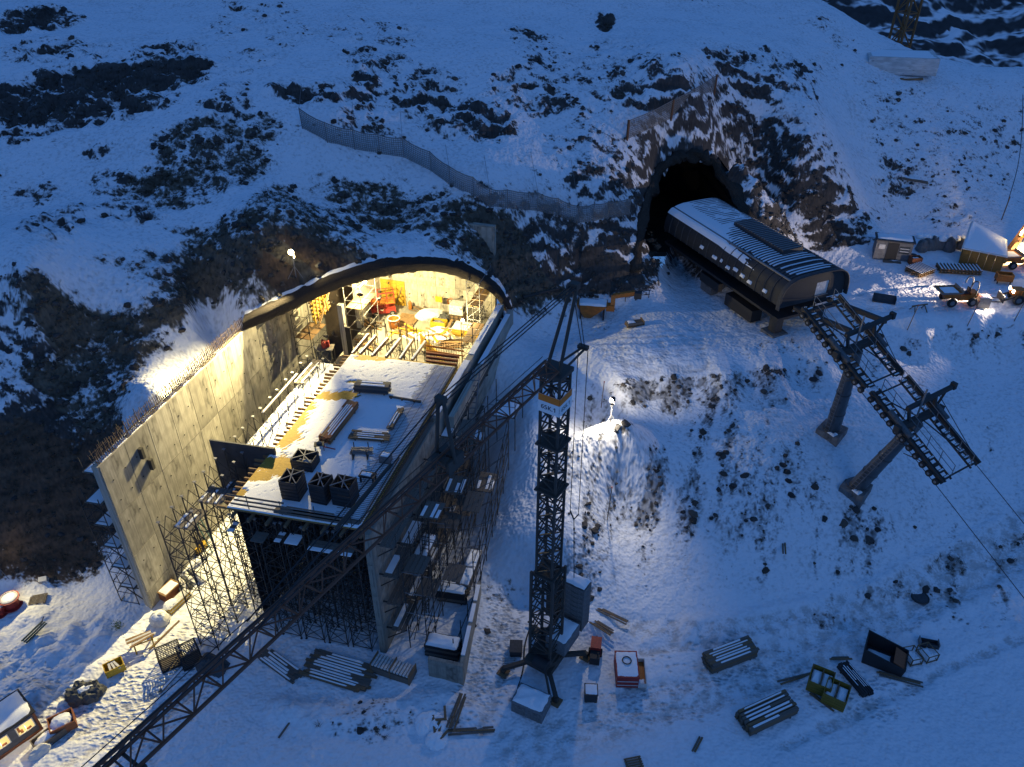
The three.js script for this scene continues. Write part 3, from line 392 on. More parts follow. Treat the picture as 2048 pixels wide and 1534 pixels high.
const backL = V(-13.1, 0, -70.7), backR = V(-1.6, 0, -67.45);
{
  const o = thing('cavern_back_wall', 'lit concrete end wall at the back of the cavern', 'wall', V(-5, FLOOR, -68.6)), d = backR.clone().sub(backL), Lg = d.length(), u = d.clone().divideScalar(Lg), nn = V(-u.z, 0, u.x).multiplyScalar(u.x > 0 ? 1 : -1);
  const at = (s, h, out) => backL.clone().addScaledVector(u, s).addScaledVector(nn, out).setY(h).sub(o.position);
  g_().hexa([at(0, FLOOR - 0.2, 0), at(Lg, FLOOR - 0.2, 0), at(Lg, FLOOR - 0.2, -0.5), at(0, FLOOR - 0.2, -0.5)], [at(0, 18.5, 0), at(Lg, 18.5, 0), at(Lg, 18.5, -0.5), at(0, 18.5, -0.5)]).build('core', m.concrete[1], o);
  const cols = []; for (let s = 0; s <= Lg; s += Lg / 6) cols.push(s);
  panelWall(o, at, 0, [FLOOR, 11.6, 13.2, 15.8, 18.4], cols, 0.03, m.concrete.slice(1, 4));
  const tc = []; for (let s = 0.8; s < Lg; s += 1.2) tc.push(s); tieHoles(o, at, tc, [10.4, 12.6, 14.4], 9);
  const g = new G(); for (let k = 0; k < 5; k++) { const p = at(0.25 + k * 0.28, 14.6, 0.06), q = at(0.4 + k * 0.28, 14.6, 0.06); g.bar(p, q, 0.05, 0.22); } g.build('recess', holeMat, o);
  const dr = thing('plywood_door', 'yellow plywood door panel in the lit end wall of the cavern', 'door', at(1.5, FLOOR, 0.12).add(o.position));
  const wd = (s, h, out) => backL.clone().addScaledVector(u, s).addScaledVector(nn, out).setY(h).sub(dr.position);
  for (let k = 0; k < 3; k++) g_().hexa([wd(0.15 + k * 0.86, FLOOR, 0.14), wd(0.98 + k * 0.86, FLOOR, 0.14), wd(0.98 + k * 0.86, FLOOR, 0.06), wd(0.15 + k * 0.86, FLOOR, 0.06)], [wd(0.15 + k * 0.86, FLOOR + 2.7, 0.14), wd(0.98 + k * 0.86, FLOOR + 2.7, 0.14), wd(0.98 + k * 0.86, FLOOR + 2.7, 0.06), wd(0.15 + k * 0.86, FLOOR + 2.7, 0.06)]).build('board', m.ply, dr);
  g_().bar(wd(1.7, FLOOR + 0.2, 0.2), wd(2.45, FLOOR + 2.1, 0.2), 0.06).build('brace', m.timberGrey, dr);
}
{
  const o = thing('cavern_side_wall', 'glaring white-lit concrete side wall inside the cavern, left', 'wall', V(backL.x, FLOOR, backL.z)), A = V(-0.264, 0, 0.9645), nn = V(0.9645, 0, 0.264);
  const at = (s, h, out) => A.clone().multiplyScalar(s).addScaledVector(nn, out).setY(h - FLOOR);
  g_().hexa([at(0, FLOOR - 0.2, -0.4), at(0, FLOOR - 0.2, 0), at(5, FLOOR - 0.2, 0), at(5, FLOOR - 0.2, -0.4)].reverse(), [at(0, 17, -0.4), at(0, 17, 0), at(5, 15.4, 0), at(5, 15.4, -0.4)].reverse()).build('core', m.concrete[3], o);
  panelWall(o, at, 0, [FLOOR, 11.6, 14], [0.1, 2.5, 4.9], 0.03, m.concrete.slice(1, 4));
}
{ // rough rock closing the cavern behind and beside the cast walls
  const rk = M(0.1, 0.075, 0.055, 0.95, { map: T.grime, bumpMap: T.rockBump, bumpScale: 0.12 }), w = (p, q, t) => { const d = q.clone().sub(p).normalize(), n = V(-d.z * t, 0, d.x * t), y = (v, h) => v.clone().setY(h); return g_().hexa([y(p, -0.4), y(q, -0.4), y(q, -0.4).add(n), y(p, -0.4).add(n)], [y(p, 15.5), y(q, 15.5), y(q, 15.5).add(n), y(p, 15.5).add(n)]).build('cavern_rock', rk); };
  struct(w(S(32, -11, 0), S(32, -3.5, 0), 0.8)); struct(w(S(34.6, -4.5, 0), S(33.2, 8, 0), 0.5));
}
{ // floor slab of the cavern and the step down to the pit
  const f = [S(19.8, -3.2, 0), S(19.8, 9.4, 0), S(35, 12, 0), S(35, -3.2, 0)], o = g_().hexa(f.map((p) => p.clone().setY(-0.4)), f.map((p) => p.clone().setY(FLOOR))).build('cavern_floor', m.concrete[2]);
  struct(o);
}
// ---------------------------------------------------------------- the deck on its shoring
const DECK = 12;
{
  const o = thing('formwork_deck', 'snowy plywood slab formwork deck on shoring towers in front of the cavern', 'formwork deck', S(0, 0, DECK)), L = (a, b, h) => S(a, b, h).sub(o.position);
  const bx = (a0, a1, b0, b1, h0, h1) => g_().hexa([L(a0, b0, h0), L(a0, b1, h0), L(a1, b1, h0), L(a1, b0, h0)], [L(a0, b0, h1), L(a0, b1, h1), L(a1, b1, h1), L(a1, b0, h1)]);
  for (let i = 0; i < 8; i++) for (let j = 0; j < 8; j++) bx(i * 2.4 + 0.006, i * 2.4 + 2.394, j * 1.165 + 0.006, j * 1.165 + 1.159, DECK - 0.03, DECK).build('plywood_sheet', m.ply, o);
  for (let a = 0.1; a < 19.2; a += 0.48) bx(a, a + 0.09, -0.35 - 0.5 * R(), 9.3, DECK - 0.235, DECK - 0.035).build('joist', R() < 0.5 ? m.timber : m.timber2, o);
  for (let b = 0.5; b < 9.3; b += 1.25) bx(-0.35 - 0.3 * R(), 19.4, b, b + 0.16, DECK - 0.44, DECK - 0.24).build('girder', m.timber2, o);
  // wind-swept snow lying on the sheets, thinned out where the yellow plywood shows
  const holes = [[555, 932, 62, 22], [520, 950, 30, 14], [592, 838, 26, 30], [570, 872, 34, 24], [610, 812, 24, 14], [660, 792, 46, 9], [695, 790, 26, 10], [712, 764, 22, 3], [735, 716, 34, 5], [760, 719, 20, 4], [480, 985, 14, 8]].map(([x, y, w, h]) => { const c = P(x, y, DECK), e = P(x + w, y, DECK), f = P(x, y - h, DECK); return [c.x, c.z, e.x - c.x, Math.abs(c.z - f.z)]; });
  const NA = 360, NB = 176, pos = [], uv = [], idx = [];
  for (let i = 0; i <= NA; i++) for (let j = 0; j <= NB; j++) {
    const a = 0.03 + i / NA * 19.1, b = 0.03 + j / NB * 9.2, w = S(a, b, 0); let bare = 0;
    for (const [cx, cz, rx, rz] of holes) { const u = (w.x - cx) / rx, v = (w.z - cz) / rz; bare = Math.max(bare, 1.25 - Math.sqrt(u * u + v * v)); }
    const str = fbm(a * 1.1 + b * 0.8, (b - a * 0.7) * 5, 4) + 0.35 * noise(a * 2 + b, (b - a * 0.7) * 17), h = 0.06 + 0.025 * fbm(a * 0.8, b * 0.8, 4) - 0.2 * sstep(-0.15, 1.25, bare + 0.8 * str) * (bare > 0 ? 1 : 0) - (Math.min(b, 9.2 - b, a, 19.1 - a) < 0.08 ? 0.08 : 0) - 0.05 * sstep(0.25, 0.5, str);
    const p = L(a, b, DECK + clamp(h, -0.02, 0.2)); pos.push(p.x, p.y, p.z); uv.push(b, a);
  }
  for (let i = 0; i < NA; i++) for (let j = 0; j < NB; j++) { const q = i * (NB + 1) + j; idx.push(q, q + 1, q + NB + 1, q + 1, q + NB + 2, q + NB + 1); }
  mesh('snow_layer', raw(pos, idx, uv), m.snow, o);
  for (let k = 0; k < 8; k++) bx(0.9 + k * 2.25, 3.1 + k * 2.25, 0.02, 0.07, 0.1, DECK - 0.5).build('side_sheeting', m.black, o);   // dark shuttering under the left edge
  // guard rail along the front edge
  for (const b of [1.6, 3.9, 6.2, 8.6]) g_().tube(L(0.15, b, DECK - 0.3), L(0.1, b, DECK + 1.25), 0.03).build('guard_post', m.steel, o);
  for (const [h, b0] of [[0.35, 0.4], [0.72, 0.7], [1.08, 0.3]]) bx(0.06, 0.1, b0, b0 + 3.9, DECK + h, DECK + h + 0.14).build('guard_board', m.timberGrey, o);
  for (const [h, b0, b1] of [[0.2, 3.4, 8.4], [0.5, 3.9, 8.2], [0.85, 4.4, 7.6]]) bx(0.02, 0.055, b0, b1, DECK + h, DECK + h + 0.15).build('guard_board', m.timberGrey, o);
  for (const b of [5.2, 6.4]) bx(0.3, 0.7, b - 2, b + 2.6, DECK + 0.06, DECK + 0.11).build('board', m.timberGrey, o);
  // starter bars projecting over the right edge, hooked along the rim
  const g = g_();
  for (let a = 0.6; a < 19; a += 0.17) { g.bar(L(a, 7.4 - 0.5 * R(), DECK + 0.12), L(a, 9.35, DECK + 0.12), 0.022); const z = L(a, 9.3, DECK + 0.1), y = L(a, 9.5, DECK + 0.65); if (a < 13) g.bar(z, y, 0.024).bar(y, L(a, 9.75, DECK + 0.6), 0.024).bar(L(a, 9.75, DECK + 0.6), L(a, 9.78, DECK - 0.2), 0.024); else g.bar(z, L(a, 9.35, DECK + 0.7), 0.022); }
  for (const b of [7.7, 8.3, 8.9, 9.3]) g.bar(L(0.6, b, DECK + 0.14), L(19, b, DECK + 0.14), 0.02);
  for (const b of [9.5, 9.75]) g.bar(L(0.6, b, DECK + 0.6), L(13, b, DECK + 0.6), 0.02);
  stuff(g.build('rebar', m.rebar, o));
  bx(0.4, 7, 9.0, 9.06, DECK + 0.02, DECK + 0.2).build('stop_board', m.timberGrey, o);
}
{ // concrete wall under the right edge of the deck
  const o = thing('side_wall', 'shaded concrete wall under the right edge of the deck', 'wall', S(0, 9.5, 0)), L = (a, b, h) => S(a, b, h).sub(o.position);
  const bx = (a0, a1, b0, b1, h0, h1) => g_().hexa([L(a0, b0, h0), L(a0, b1, h0), L(a1, b1, h0), L(a1, b0, h0)], [L(a0, b0, h1), L(a0, b1, h1), L(a1, b1, h1), L(a1, b0, h1)]);
  bx(-0.1, 12, 9.4, 9.85, -0.3, DECK - 0.3).build('core', m.concrete[2], o); bx(12, 30, 9.5, 10.05, -0.3, DECK + 0.1).build('core', m.concrete[1], o);
  panelWall(o, (s, h, d) => L(s, 9.85 + d, h), 0, [0, 3, 6, 9, 11.6], [0, 2.4, 4.8, 7.2, 9.6, 12], 0.02, [m.concrete[0], m.concrete[2]]);
  panelWall(o, (s, h, d) => L(-0.1 - d, s, h), 0, [0, 3, 6, 9, 11.6], [9.42, 9.83], 0.02, [m.concrete[2]]);
  bx(13, 30, 10.5, 10.95, 8, DECK - 0.4).build('parapet', m.concrete[3], o);
  for (const [a0, a1, b, w, h] of [[12.2, 20, 9.5, 0.5, DECK + 0.12], [21, 29.6, 9.52, 0.5, DECK + 0.12], [20.5, 29, 10.5, 0.42, DECK - 0.38]]) bx(a0, a1, b, b + w, h, h + 0.06).build('snow_cap', m.snow, o);
  // shuttering walkways hung on the outside at four levels
  for (const [h, a0, a1, b] of [[10.4, 0.3, 24, 10.2], [7.7, 0.2, 20, 10.2], [5, 0.2, 17, 10.2], [2.3, 0.2, 14, 10.3]]) for (let a = a0; a < a1; a += 2.9) { const e = Math.min(a1, a + 2.8); for (let i = 0; i < 3; i++) bx(a, e, b + i * 0.33, b + 0.29 + i * 0.33, h, h + 0.05).build('walkway_plank', m.timberGrey, o); bx(a + 0.2, a + 0.28, 9.86, b + 1.05, h - 0.1, h - 0.005).build('bracket', m.steel, o); g_().bar(L(a + 0.24, 9.88, h - 1.2), L(a + 0.24, b + 1, h - 0.08), 0.06).build('bracket', m.steel, o); if (h > 6 || a < 9) { g_().tube(L(a + 0.24, b + 1.02, h - 0.1), L(a + 0.24, b + 1.05, h + 1.1), 0.025).build('post', m.steel, o); g_().tube(L(a, b + 1.05, h + 1), L(e, b + 1.05, h + 1), 0.022).build('rail', m.steel, o); } if (R() < 0.4) { const t = 0.03 + 0.04 * R(), q0 = 0.5 * R(); bx(a + 0.1 + q0, e - 0.15 - R() * 0.8, b + 0.05, b + 0.35 + 0.5 * R(), h + 0.045, h + 0.06 + t).build('snow_cap', m.snow, o); } }
}
// ---------------------------------------------------------------- lamps of the site
floodlight('blazing floodlight on the snowy rim above the left foot of the cavern arch', onGround(592, 552).setY(17.5), 19.6, S(1, -6.4, 4.5), 6400, 0.68, WARM, { heads: 4, soft: 0.95, second: [P(680, 556, 17.4), 50, 0.7], lens: 0.23, glow: 40 });
{
  const o = thing('work_lamp', 'bright work lamp under the vault near the white side wall of the cavern', 'lamp', V(-13, 15.2, -63.2), 0, 'work lamps inside the cavern');
  g_().box(0, 0.25, 0, 0.5, 0.1, 0.3).tube(V(0, 0.3, 0), V(0, 1.6, 0), 0.02).build('bracket', m.black, o); glowBulb(o, V(0, 0, 0), 0.18, 950, WARM, 30);
  const q = thing('work_lamp', 'work lamp on a stand right of the rubble heap inside the cavern', 'lamp', V(-4.4, FLOOR, -62), 0, 'work lamps inside the cavern');
  g_().tube(V(0, 0, 0), V(0, 2.8, 0), 0.03).build('stand', m.galv, q); for (let k = 0; k < 3; k++) g_().tube(V(0, 0.7, 0), V(Math.cos(k * 2.1) * 0.6, 0, Math.sin(k * 2.1) * 0.6), 0.02).build('leg', m.galv, q); glowBulb(q, V(0, 2.95, 0), 0.15, 150, WARM, 30);
}
floodlight('white floodlight glaring on the crest of the snowy mound beside the crane', onGround(1221, 846), onGround(1221, 846).y + 2.2, P(1120, 1090, 0), 290, 1.0, PALE, { heads: 2, soft: 0.5, second: [P(1360, 690, 10), 120, 0.7] });
floodlight('floodlight low on the brown earth bank at the left edge', onGround(4, 1150), onGround(4, 1150).y + 2.6, P(180, 1360, 0), 120, 1.0, WARM, { heads: 1, soft: 0.6 });
{
  const o = thing('work_lamp', 'small work lamp hidden behind the rebar on the snow ledge', 'lamp', S(9.5, -9.9, 12.7), 0);
  g_().tube(V(0, -0.3, 0), V(0, 0.5, 0), 0.03).build('stand', m.galv, o); g_().box(0.14, 0.6, 0, 0.05, 0.3, 0.3).build('shade', m.black, o); glowBulb(o, V(0, 0.6, 0), 0.08, 12, WARM, 14);
}

// ---------------------------------------------------------------- cave, far mountain, rock and grass
{
  const n = 26, k = 7, pos = [], idx = [], uv = [];
  for (let i = 0; i <= n; i++) {
    const a = Math.PI * (i / n * 1.3 - 0.15), x = cave.x + Math.cos(a) * cave.w * 1.16, h = cave.floor - 0.4 + Math.sin(a) * (cave.top - cave.floor + 0.9); let z = -72; while (z > -95 && ground(x, z) < h + 0.3) z -= 0.2;
    for (let j = 0; j <= k; j++) { const f = j / k, w = 1 - 0.18 * f; pos.push(cave.x + (x - cave.x) * w + 0.5 * noise(i * 0.6, j) * f - 0.8 * f, lerp(h, cave.floor + (h - cave.floor) * w, f) + 0.4 * noise(i * 0.5 + 9, j) * f, lerp(z - 0.6, -99, f)); uv.push(i * 0.6, j * 1.5); }
  }
  const K = k + 1; for (let i = 0; i < n; i++) for (let j = 0; j < k; j++) { const a = i * K + j; idx.push(a, a + 1, a + K, a + K, a + 1, a + K + 1); }
  const rock = M(0.045, 0.038, 0.03, 0.95, { map: T.grime, bumpMap: T.rockBump, bumpScale: 0.15 });
  struct(mesh('cave', raw(pos, idx, uv), rock));
  { // ragged rock lip around the mouth
    const lp = [], li = [], lu = [], N = 64, S6 = 8; for (let i = 0; i <= N; i++) { const a = Math.PI * (i / N * 1.1 - 0.05), x = cave.x + Math.cos(a) * cave.w * 1.02, h = cave.floor + Math.sin(a) * (cave.top - cave.floor) * 0.985; let z = -72; while (z > -95 && ground(x, z) < h) z -= 0.1; for (let j = 0; j < S6; j++) { const b = j / S6 * 6.283, r = 0.55 * (1 + 1.3 * noise(i * 0.35, j * 0.9) + 0.8 * noise(i * 1.1, j * 2)); lp.push(x + Math.cos(a) * Math.cos(b) * r, h + Math.sin(a) * Math.cos(b) * r, z + 0.1 + Math.sin(b) * r); lu.push(i * 0.3, j * 0.3); } }
    for (let i = 0; i < N; i++) for (let j = 0; j < S6; j++) { const a = i * S6 + j, b = i * S6 + (j + 1) % S6; li.push(a, b, a + S6, b, b + S6, a + S6); } struct(mesh('cave_lip', raw(lp, li, lu), rock)); }
  struct(g_().box(cave.x - 0.5, 15, -99.2, 14, 16, 0.6).box(cave.x - 0.5, cave.floor - 0.25, -90, 14, 0.5, 19).build('cave_end', rock));
}
{ // dark banded cliff of the far valley side, seen past the ridge at the upper right
  const nx = 150, nz = 110, xa = 35, xb = 240, za = -150, zb = -250, pos = [], uv = [], idx = [], n = 1024, col = new Uint8Array(n * n * 4);
  const f = (x, z) => { const d = (-z - 150), b = -34 + d * 0.62 + (x - 110) * -0.06 + 6 * fbm(x * 0.018 + 2, z * 0.03, 4), q = b * 0.2 + 2.2 * fbm(x * 0.03, z * 0.05 + 3, 4); return b + 3.4 * (Math.floor(q) + sstep(0.35, 0.9, q - Math.floor(q)) - q) + 3.4 * fbm(x * 0.07, z * 0.09, 5) + 12 * sstep(0.05, 0.4, noise(x * 0.016 + 4.4, z * 0.02)); };
  for (let j = 0; j <= nz; j++) for (let i = 0; i <= nx; i++) { const x = lerp(xa, xb, i / nx), z = lerp(za, zb, j / nz); pos.push(x, f(x, z), z); uv.push(i / nx, j / nz); }
  for (let j = 0; j < nz; j++) for (let i = 0; i < nx; i++) { const a = j * (nx + 1) + i; idx.push(a, a + 1, a + nx + 1, a + 1, a + nx + 2, a + nx + 1); }
  for (let j = 0; j < n; j++) for (let i = 0; i < n; i++) { const x = lerp(xa, xb, i / n), z = lerp(za, zb, j / n), sl = (f(x, z - 0.5) - f(x, z + 0.5)), c = sstep(-0.1, 0.25, 0.34 * (sl - 0.8) + 0.5 * fbm(x * 0.06 + z * 0.02, z * 0.12, 5) + 0.25 * noise(x * 0.5, z * 1.1) + 0.14), v = 0.8 + 0.6 * fbm(x * 0.5, z * 1.5, 3), o = (j * n + i) * 4; [0.79, 0.81, 0.85].forEach((s, k) => { col[o + k] = 255 * Math.pow(clamp(lerp(s, [0.04, 0.042, 0.046][k] * v, c)), 1 / 2.2); }); col[o + 3] = 255; }
  const t = new THREE.DataTexture(col, n, n); t.colorSpace = THREE.SRGBColorSpace; t.magFilter = THREE.LinearFilter; t.needsUpdate = true;
  struct(mesh('far_mountain', raw(pos, idx, uv), new THREE.MeshStandardMaterial({ map: t, roughness: 0.95 })));
}
{ // loose rock and dry grass sticking out of the snow
  const shapes = [0, 1, 2].map((s) => { const g = new THREE.IcosahedronGeometry(1, 1), p = g.attributes.position; for (let i = 0; i < p.count; i++) { const x = p.getX(i), y = p.getY(i), z = p.getZ(i), k = 0.75 + 0.45 * noise(x * 1.7 + s * 5, y * 1.7 + z * 2.3 + s); p.setXYZ(i, x * k * 1.3, y * k * 0.7, z * k); } g.computeVertexNormals(); return g; });
  const tuft = [0, 1].map((s) => { const q = rng(40 + s), pos = [], idx = []; for (let i = 0; i < 16; i++) { const a = q() * 6.28, l = 0.5 + 0.7 * q(), w = 0.045, ox = (q() - 0.5) * 0.5, oz = (q() - 0.5) * 0.5, cx = Math.cos(a), sz = Math.sin(a), b = pos.length / 3; pos.push(ox - sz * w, 0, oz + cx * w, ox + sz * w, 0, oz - cx * w, ox + cx * l * 0.75, l * (0.35 + 0.5 * q()), oz + sz * l * 0.75); idx.push(b, b + 1, b + 2); } return raw(pos, idx); });
  const put = { rock: [[], [], []], tuft: [[], []] }, q = rng(5), M4 = new THREE.Matrix4(), Q = new THREE.Quaternion(), E = new THREE.Euler(), SC = V(1, 1, 1), PS = V(0, 0, 0);
  for (let k = 0; k < 1300000; k++) {
    const x = lerp(-66, 80, q()), z = lerp(-118, -22, q()), c = soil.at(x, z); if (c < 0.5) continue;
    const kind = near(rockK, x, z), w = near(rockW, x, z), h = ground(x, z), s = q();
    if (inPit(x, z) || (Math.abs(x - cave.x) < 5.5 && z < -77 && z > -87)) continue;
    if (kind === 1 ? s < 0.24 : kind === 2 ? s < 0.12 : s < 0.05) { E.set((q() - 0.5) * 0.6, q() * 6.28, (q() - 0.5) * 0.6); const sc = 0.16 + 0.3 * q(); put.tuft[k & 1].push(M4.compose(PS.set(x, h - 0.05, z), Q.setFromEuler(E), SC.set(sc, sc * 1.1, sc)).clone()); }
    else if (s > (w > 0.85 ? 0.975 : 0.94)) { E.set((q() - 0.5) * 0.8, q() * 6.28, (q() - 0.5) * 0.8); const sc = (0.08 + 0.34 * Math.pow(q(), 2.5)) * (w > 0.85 ? 0.75 : 1); put.rock[k % 3].push(M4.compose(PS.set(x, h - sc * 0.1, z), Q.setFromEuler(E), SC.set(sc, sc, sc)).clone()); }
  }
  const inst = (name, g, mt, list, tones) => { const o = new THREE.InstancedMesh(g, mt, list.length), c = new THREE.Color(); list.forEach((mm, i) => { o.setMatrixAt(i, mm); const k = tones[i % tones.length], v = 0.7 + 0.6 * q(); o.setColorAt(i, c.setRGB(k[0] * v, k[1] * v, k[2] * v)); }); o.name = numbered(name); o.castShadow = o.receiveShadow = true; scene.add(o); return stuff(o); };
  put.rock.forEach((l, i) => inst('loose_rock', shapes[i], M(1, 1, 1, 0.95), l, [[0.055, 0.05, 0.047], [0.07, 0.058, 0.048], [0.04, 0.038, 0.038]]).userData.label = ['dark loose rocks scattered over the snowy slopes', 'broken dark stones poking through the snow', 'small rough boulders strewn across the hillside'][i]);
  put.tuft.forEach((l, i) => inst('dry_grass', tuft[i], M(1, 1, 1, 0.95, { side: THREE.DoubleSide }), l, [[0.13, 0.115, 0.085], [0.09, 0.08, 0.06], [0.06, 0.062, 0.045]]).userData.label = ['brown dry grass tufts on the steep bank', 'withered low shrubs on the slope above the arch'][i]);
  console.log('rocks', put.rock.map((l) => l.length), 'tufts', put.tuft.map((l) => l.length));
}
// ---------------------------------------------------------------- snow nets on the hillside
m.netWire = M(0.13, 0.13, 0.13, 0.7); m.cloth = M(0.3, 0.3, 0.3, 0.9, { transparent: true, opacity: 0.5, side: THREE.DoubleSide }); m.clothThin = M(0.3, 0.3, 0.3, 0.9, { transparent: true, opacity: 0.25, side: THREE.DoubleSide });
function netFence(label, posts, hgt, strong) {
  const f = posts.map(([x, y]) => onGround(x, y)), o = thing('snow_fence', label, 'fence', f[0]), n = f.length;
  const up = f.map((p, i) => V(p.x, p.y + (Array.isArray(hgt) ? hgt[i] : hgt), p.z + 0.25));
  f.forEach((p, i) => g_().tube(p.clone().sub(o.position).setY(p.y - o.position.y - 0.3), up[i].clone().sub(o.position).add(V(0, 0.06, 0)), strong ? 0.13 : 0.05, 7).build('post', strong ? m.rust : m.galv, o));
  for (let i = 0; i < n - 1; i++) { // sagging wire-net panel of real strands
    const g = g_(), a = f[i].clone().sub(o.position), b = f[i + 1].clone().sub(o.position), c = up[i].clone().sub(o.position), d = up[i + 1].clone().sub(o.position), L = a.distanceTo(b), nu = Math.max(4, Math.round(L / 0.2)), nv = 9;
    const pt = (u, v) => { const q = a.clone().lerp(b, u).lerp(c.clone().lerp(d, u), v), s = Math.sin(u * Math.PI); q.y -= 0.14 * s * v; q.z += 0.22 * s * Math.sin(v * Math.PI) + 0.05 * noise(u * 3 + i, v * 3); return q; };
    for (let u = 0; u <= nu; u++) for (let v = 0; v < 3; v++) g.bar(pt(u / nu, v / 3), pt(u / nu, (v + 1) / 3), 0.035);
    for (let v = 0; v <= nv; v++) for (let u = 0; u < 3; u++) g.bar(pt(u / 3, v / nv), pt((u + 1) / 3, v / nv), v === nv ? 0.06 : 0.035);
    g.build('net', m.netWire, o);
    { const pos = [], idx = [], K = 6; for (let u = 0; u <= K; u++) for (let v = 0; v <= K; v++) { const q = pt(u / K, v / K); pos.push(q.x, q.y, q.z + 0.02); } for (let u = 0; u < K; u++) for (let v = 0; v < K; v++) { const e = u * (K + 1) + v; idx.push(e, e + 1, e + K + 1, e + 1, e + K + 2, e + K + 1); } mesh('mesh_cloth', raw(pos, idx), strong ? m.clothThin : m.cloth, o); }
    if (!strong && i % 2 === 0) g_().tube(c, c.clone().add(V(-0.6, -0.4, -4.5)).setY(ground(up[i].x - 0.6, up[i].z - 4.5) - o.position.y + 0.1), 0.015, 4).build('stay', m.galv, o);
  }
  return o;
}

netFence('long grey wire snow net winding down the slope above the arch', [[605, 256], [655, 284], [710, 298], [760, 307], [808, 314], [862, 341], [900, 370], [947, 392], [980, 414], [1015, 416], [1075, 421], [1115, 432], [1155, 447], [1186, 442], [1216, 438], [1258, 430]], 1.85, false);
netFence('short snow net between three stout rusty posts left above the cave', [[1254, 278], [1342, 236], [1428, 186]], 1.9, true);
// ---------------------------------------------------------------- lattice mast of a second crane behind the ridge, and the concrete box on the ridge
function lattice(g, y0, y1, w0, w1, step, r, cx = 0, cz = 0) { // bracing of a square mast
  let k = 0; for (let y = y0; y < y1 - 0.01; y += step, k++) { const e = Math.min(y + step, y1), f = (q) => lerp(w0, w1, (q - y0) / (y1 - y0)) / 2, a = f(y), b = f(e), C = [[-1, -1], [1, -1], [1, 1], [-1, 1]]; for (let i = 0; i < 4; i++) { const p = C[i], q = C[(i + 1) % 4], odd = (k + i) % 2; g.bar(V(cx + p[0] * a, y, cz + p[1] * a), V(cx + q[0] * a, y, cz + q[1] * a), r); g.bar(V(cx + (odd ? p : q)[0] * a, y, cz + (odd ? p : q)[1] * a), V(cx + (odd ? q : p)[0] * b, e, cz + (odd ? q : p)[1] * b), r); } }
  return g;
}
{
  const p = PZ(1792, 112, -122), o = thing('tower_crane', 'rusty yellow lattice crane mast rising behind the ridge, top right', 'crane', V(p.x, p.y - 14, p.z), 0.5);
  for (const [x, z] of [[-1, -1], [1, -1], [1, 1], [-1, 1]]) g_().box(x * 1.05, 30, z * 1.05, 0.26, 60, 0.26).build('chord', m.craneYellow, o);
  lattice(g_(), 0, 60, 2.1, 2.1, 2.2, 0.14).build('bracing', m.craneYellow, o);
  const b = thing('concrete_box', 'flat pale concrete box with snowy top on the ridge, top right', 'box', V(0, 0, 0)), c = onGround(1800, 150); b.position.copy(c).y += 0.1; b.rotation.y = -0.18;
  g_().box(0, 1, -2, 8.2, 2, 4.6).build('wall', m.white, b); snowOn(b, 0, 1.99, -2, 7.9, 4.3, 0.12, 3);
  const t = onGround(1822, 160), l = thing('log', 'dark log lying in the snow in front of the ridge box', 'log', V(t.x, t.y, t.z), 0.05); g_().tube(V(-1.4, 0.12, 0), V(1.4, 0.12, 0.1), 0.16, 8).build('trunk', m.timber2, l); snowOn(l, 0, 0.24, 0.05, 2.3, 0.16, 0.05, 1);
  const u = onGround(1815, 360), w = thing('beam', 'long dark beam lying aslant on the right-hand snow slope', 'beam', u, -0.4); g_().box(0, 0.12, 0, 4.4, 0.24, 0.34, 0, 0, -0.06).build('timber', m.timberGrey, w); snowOn(w, 0.2, 0.22, -0.05, 3, 0.16, 0.05, 2);
}

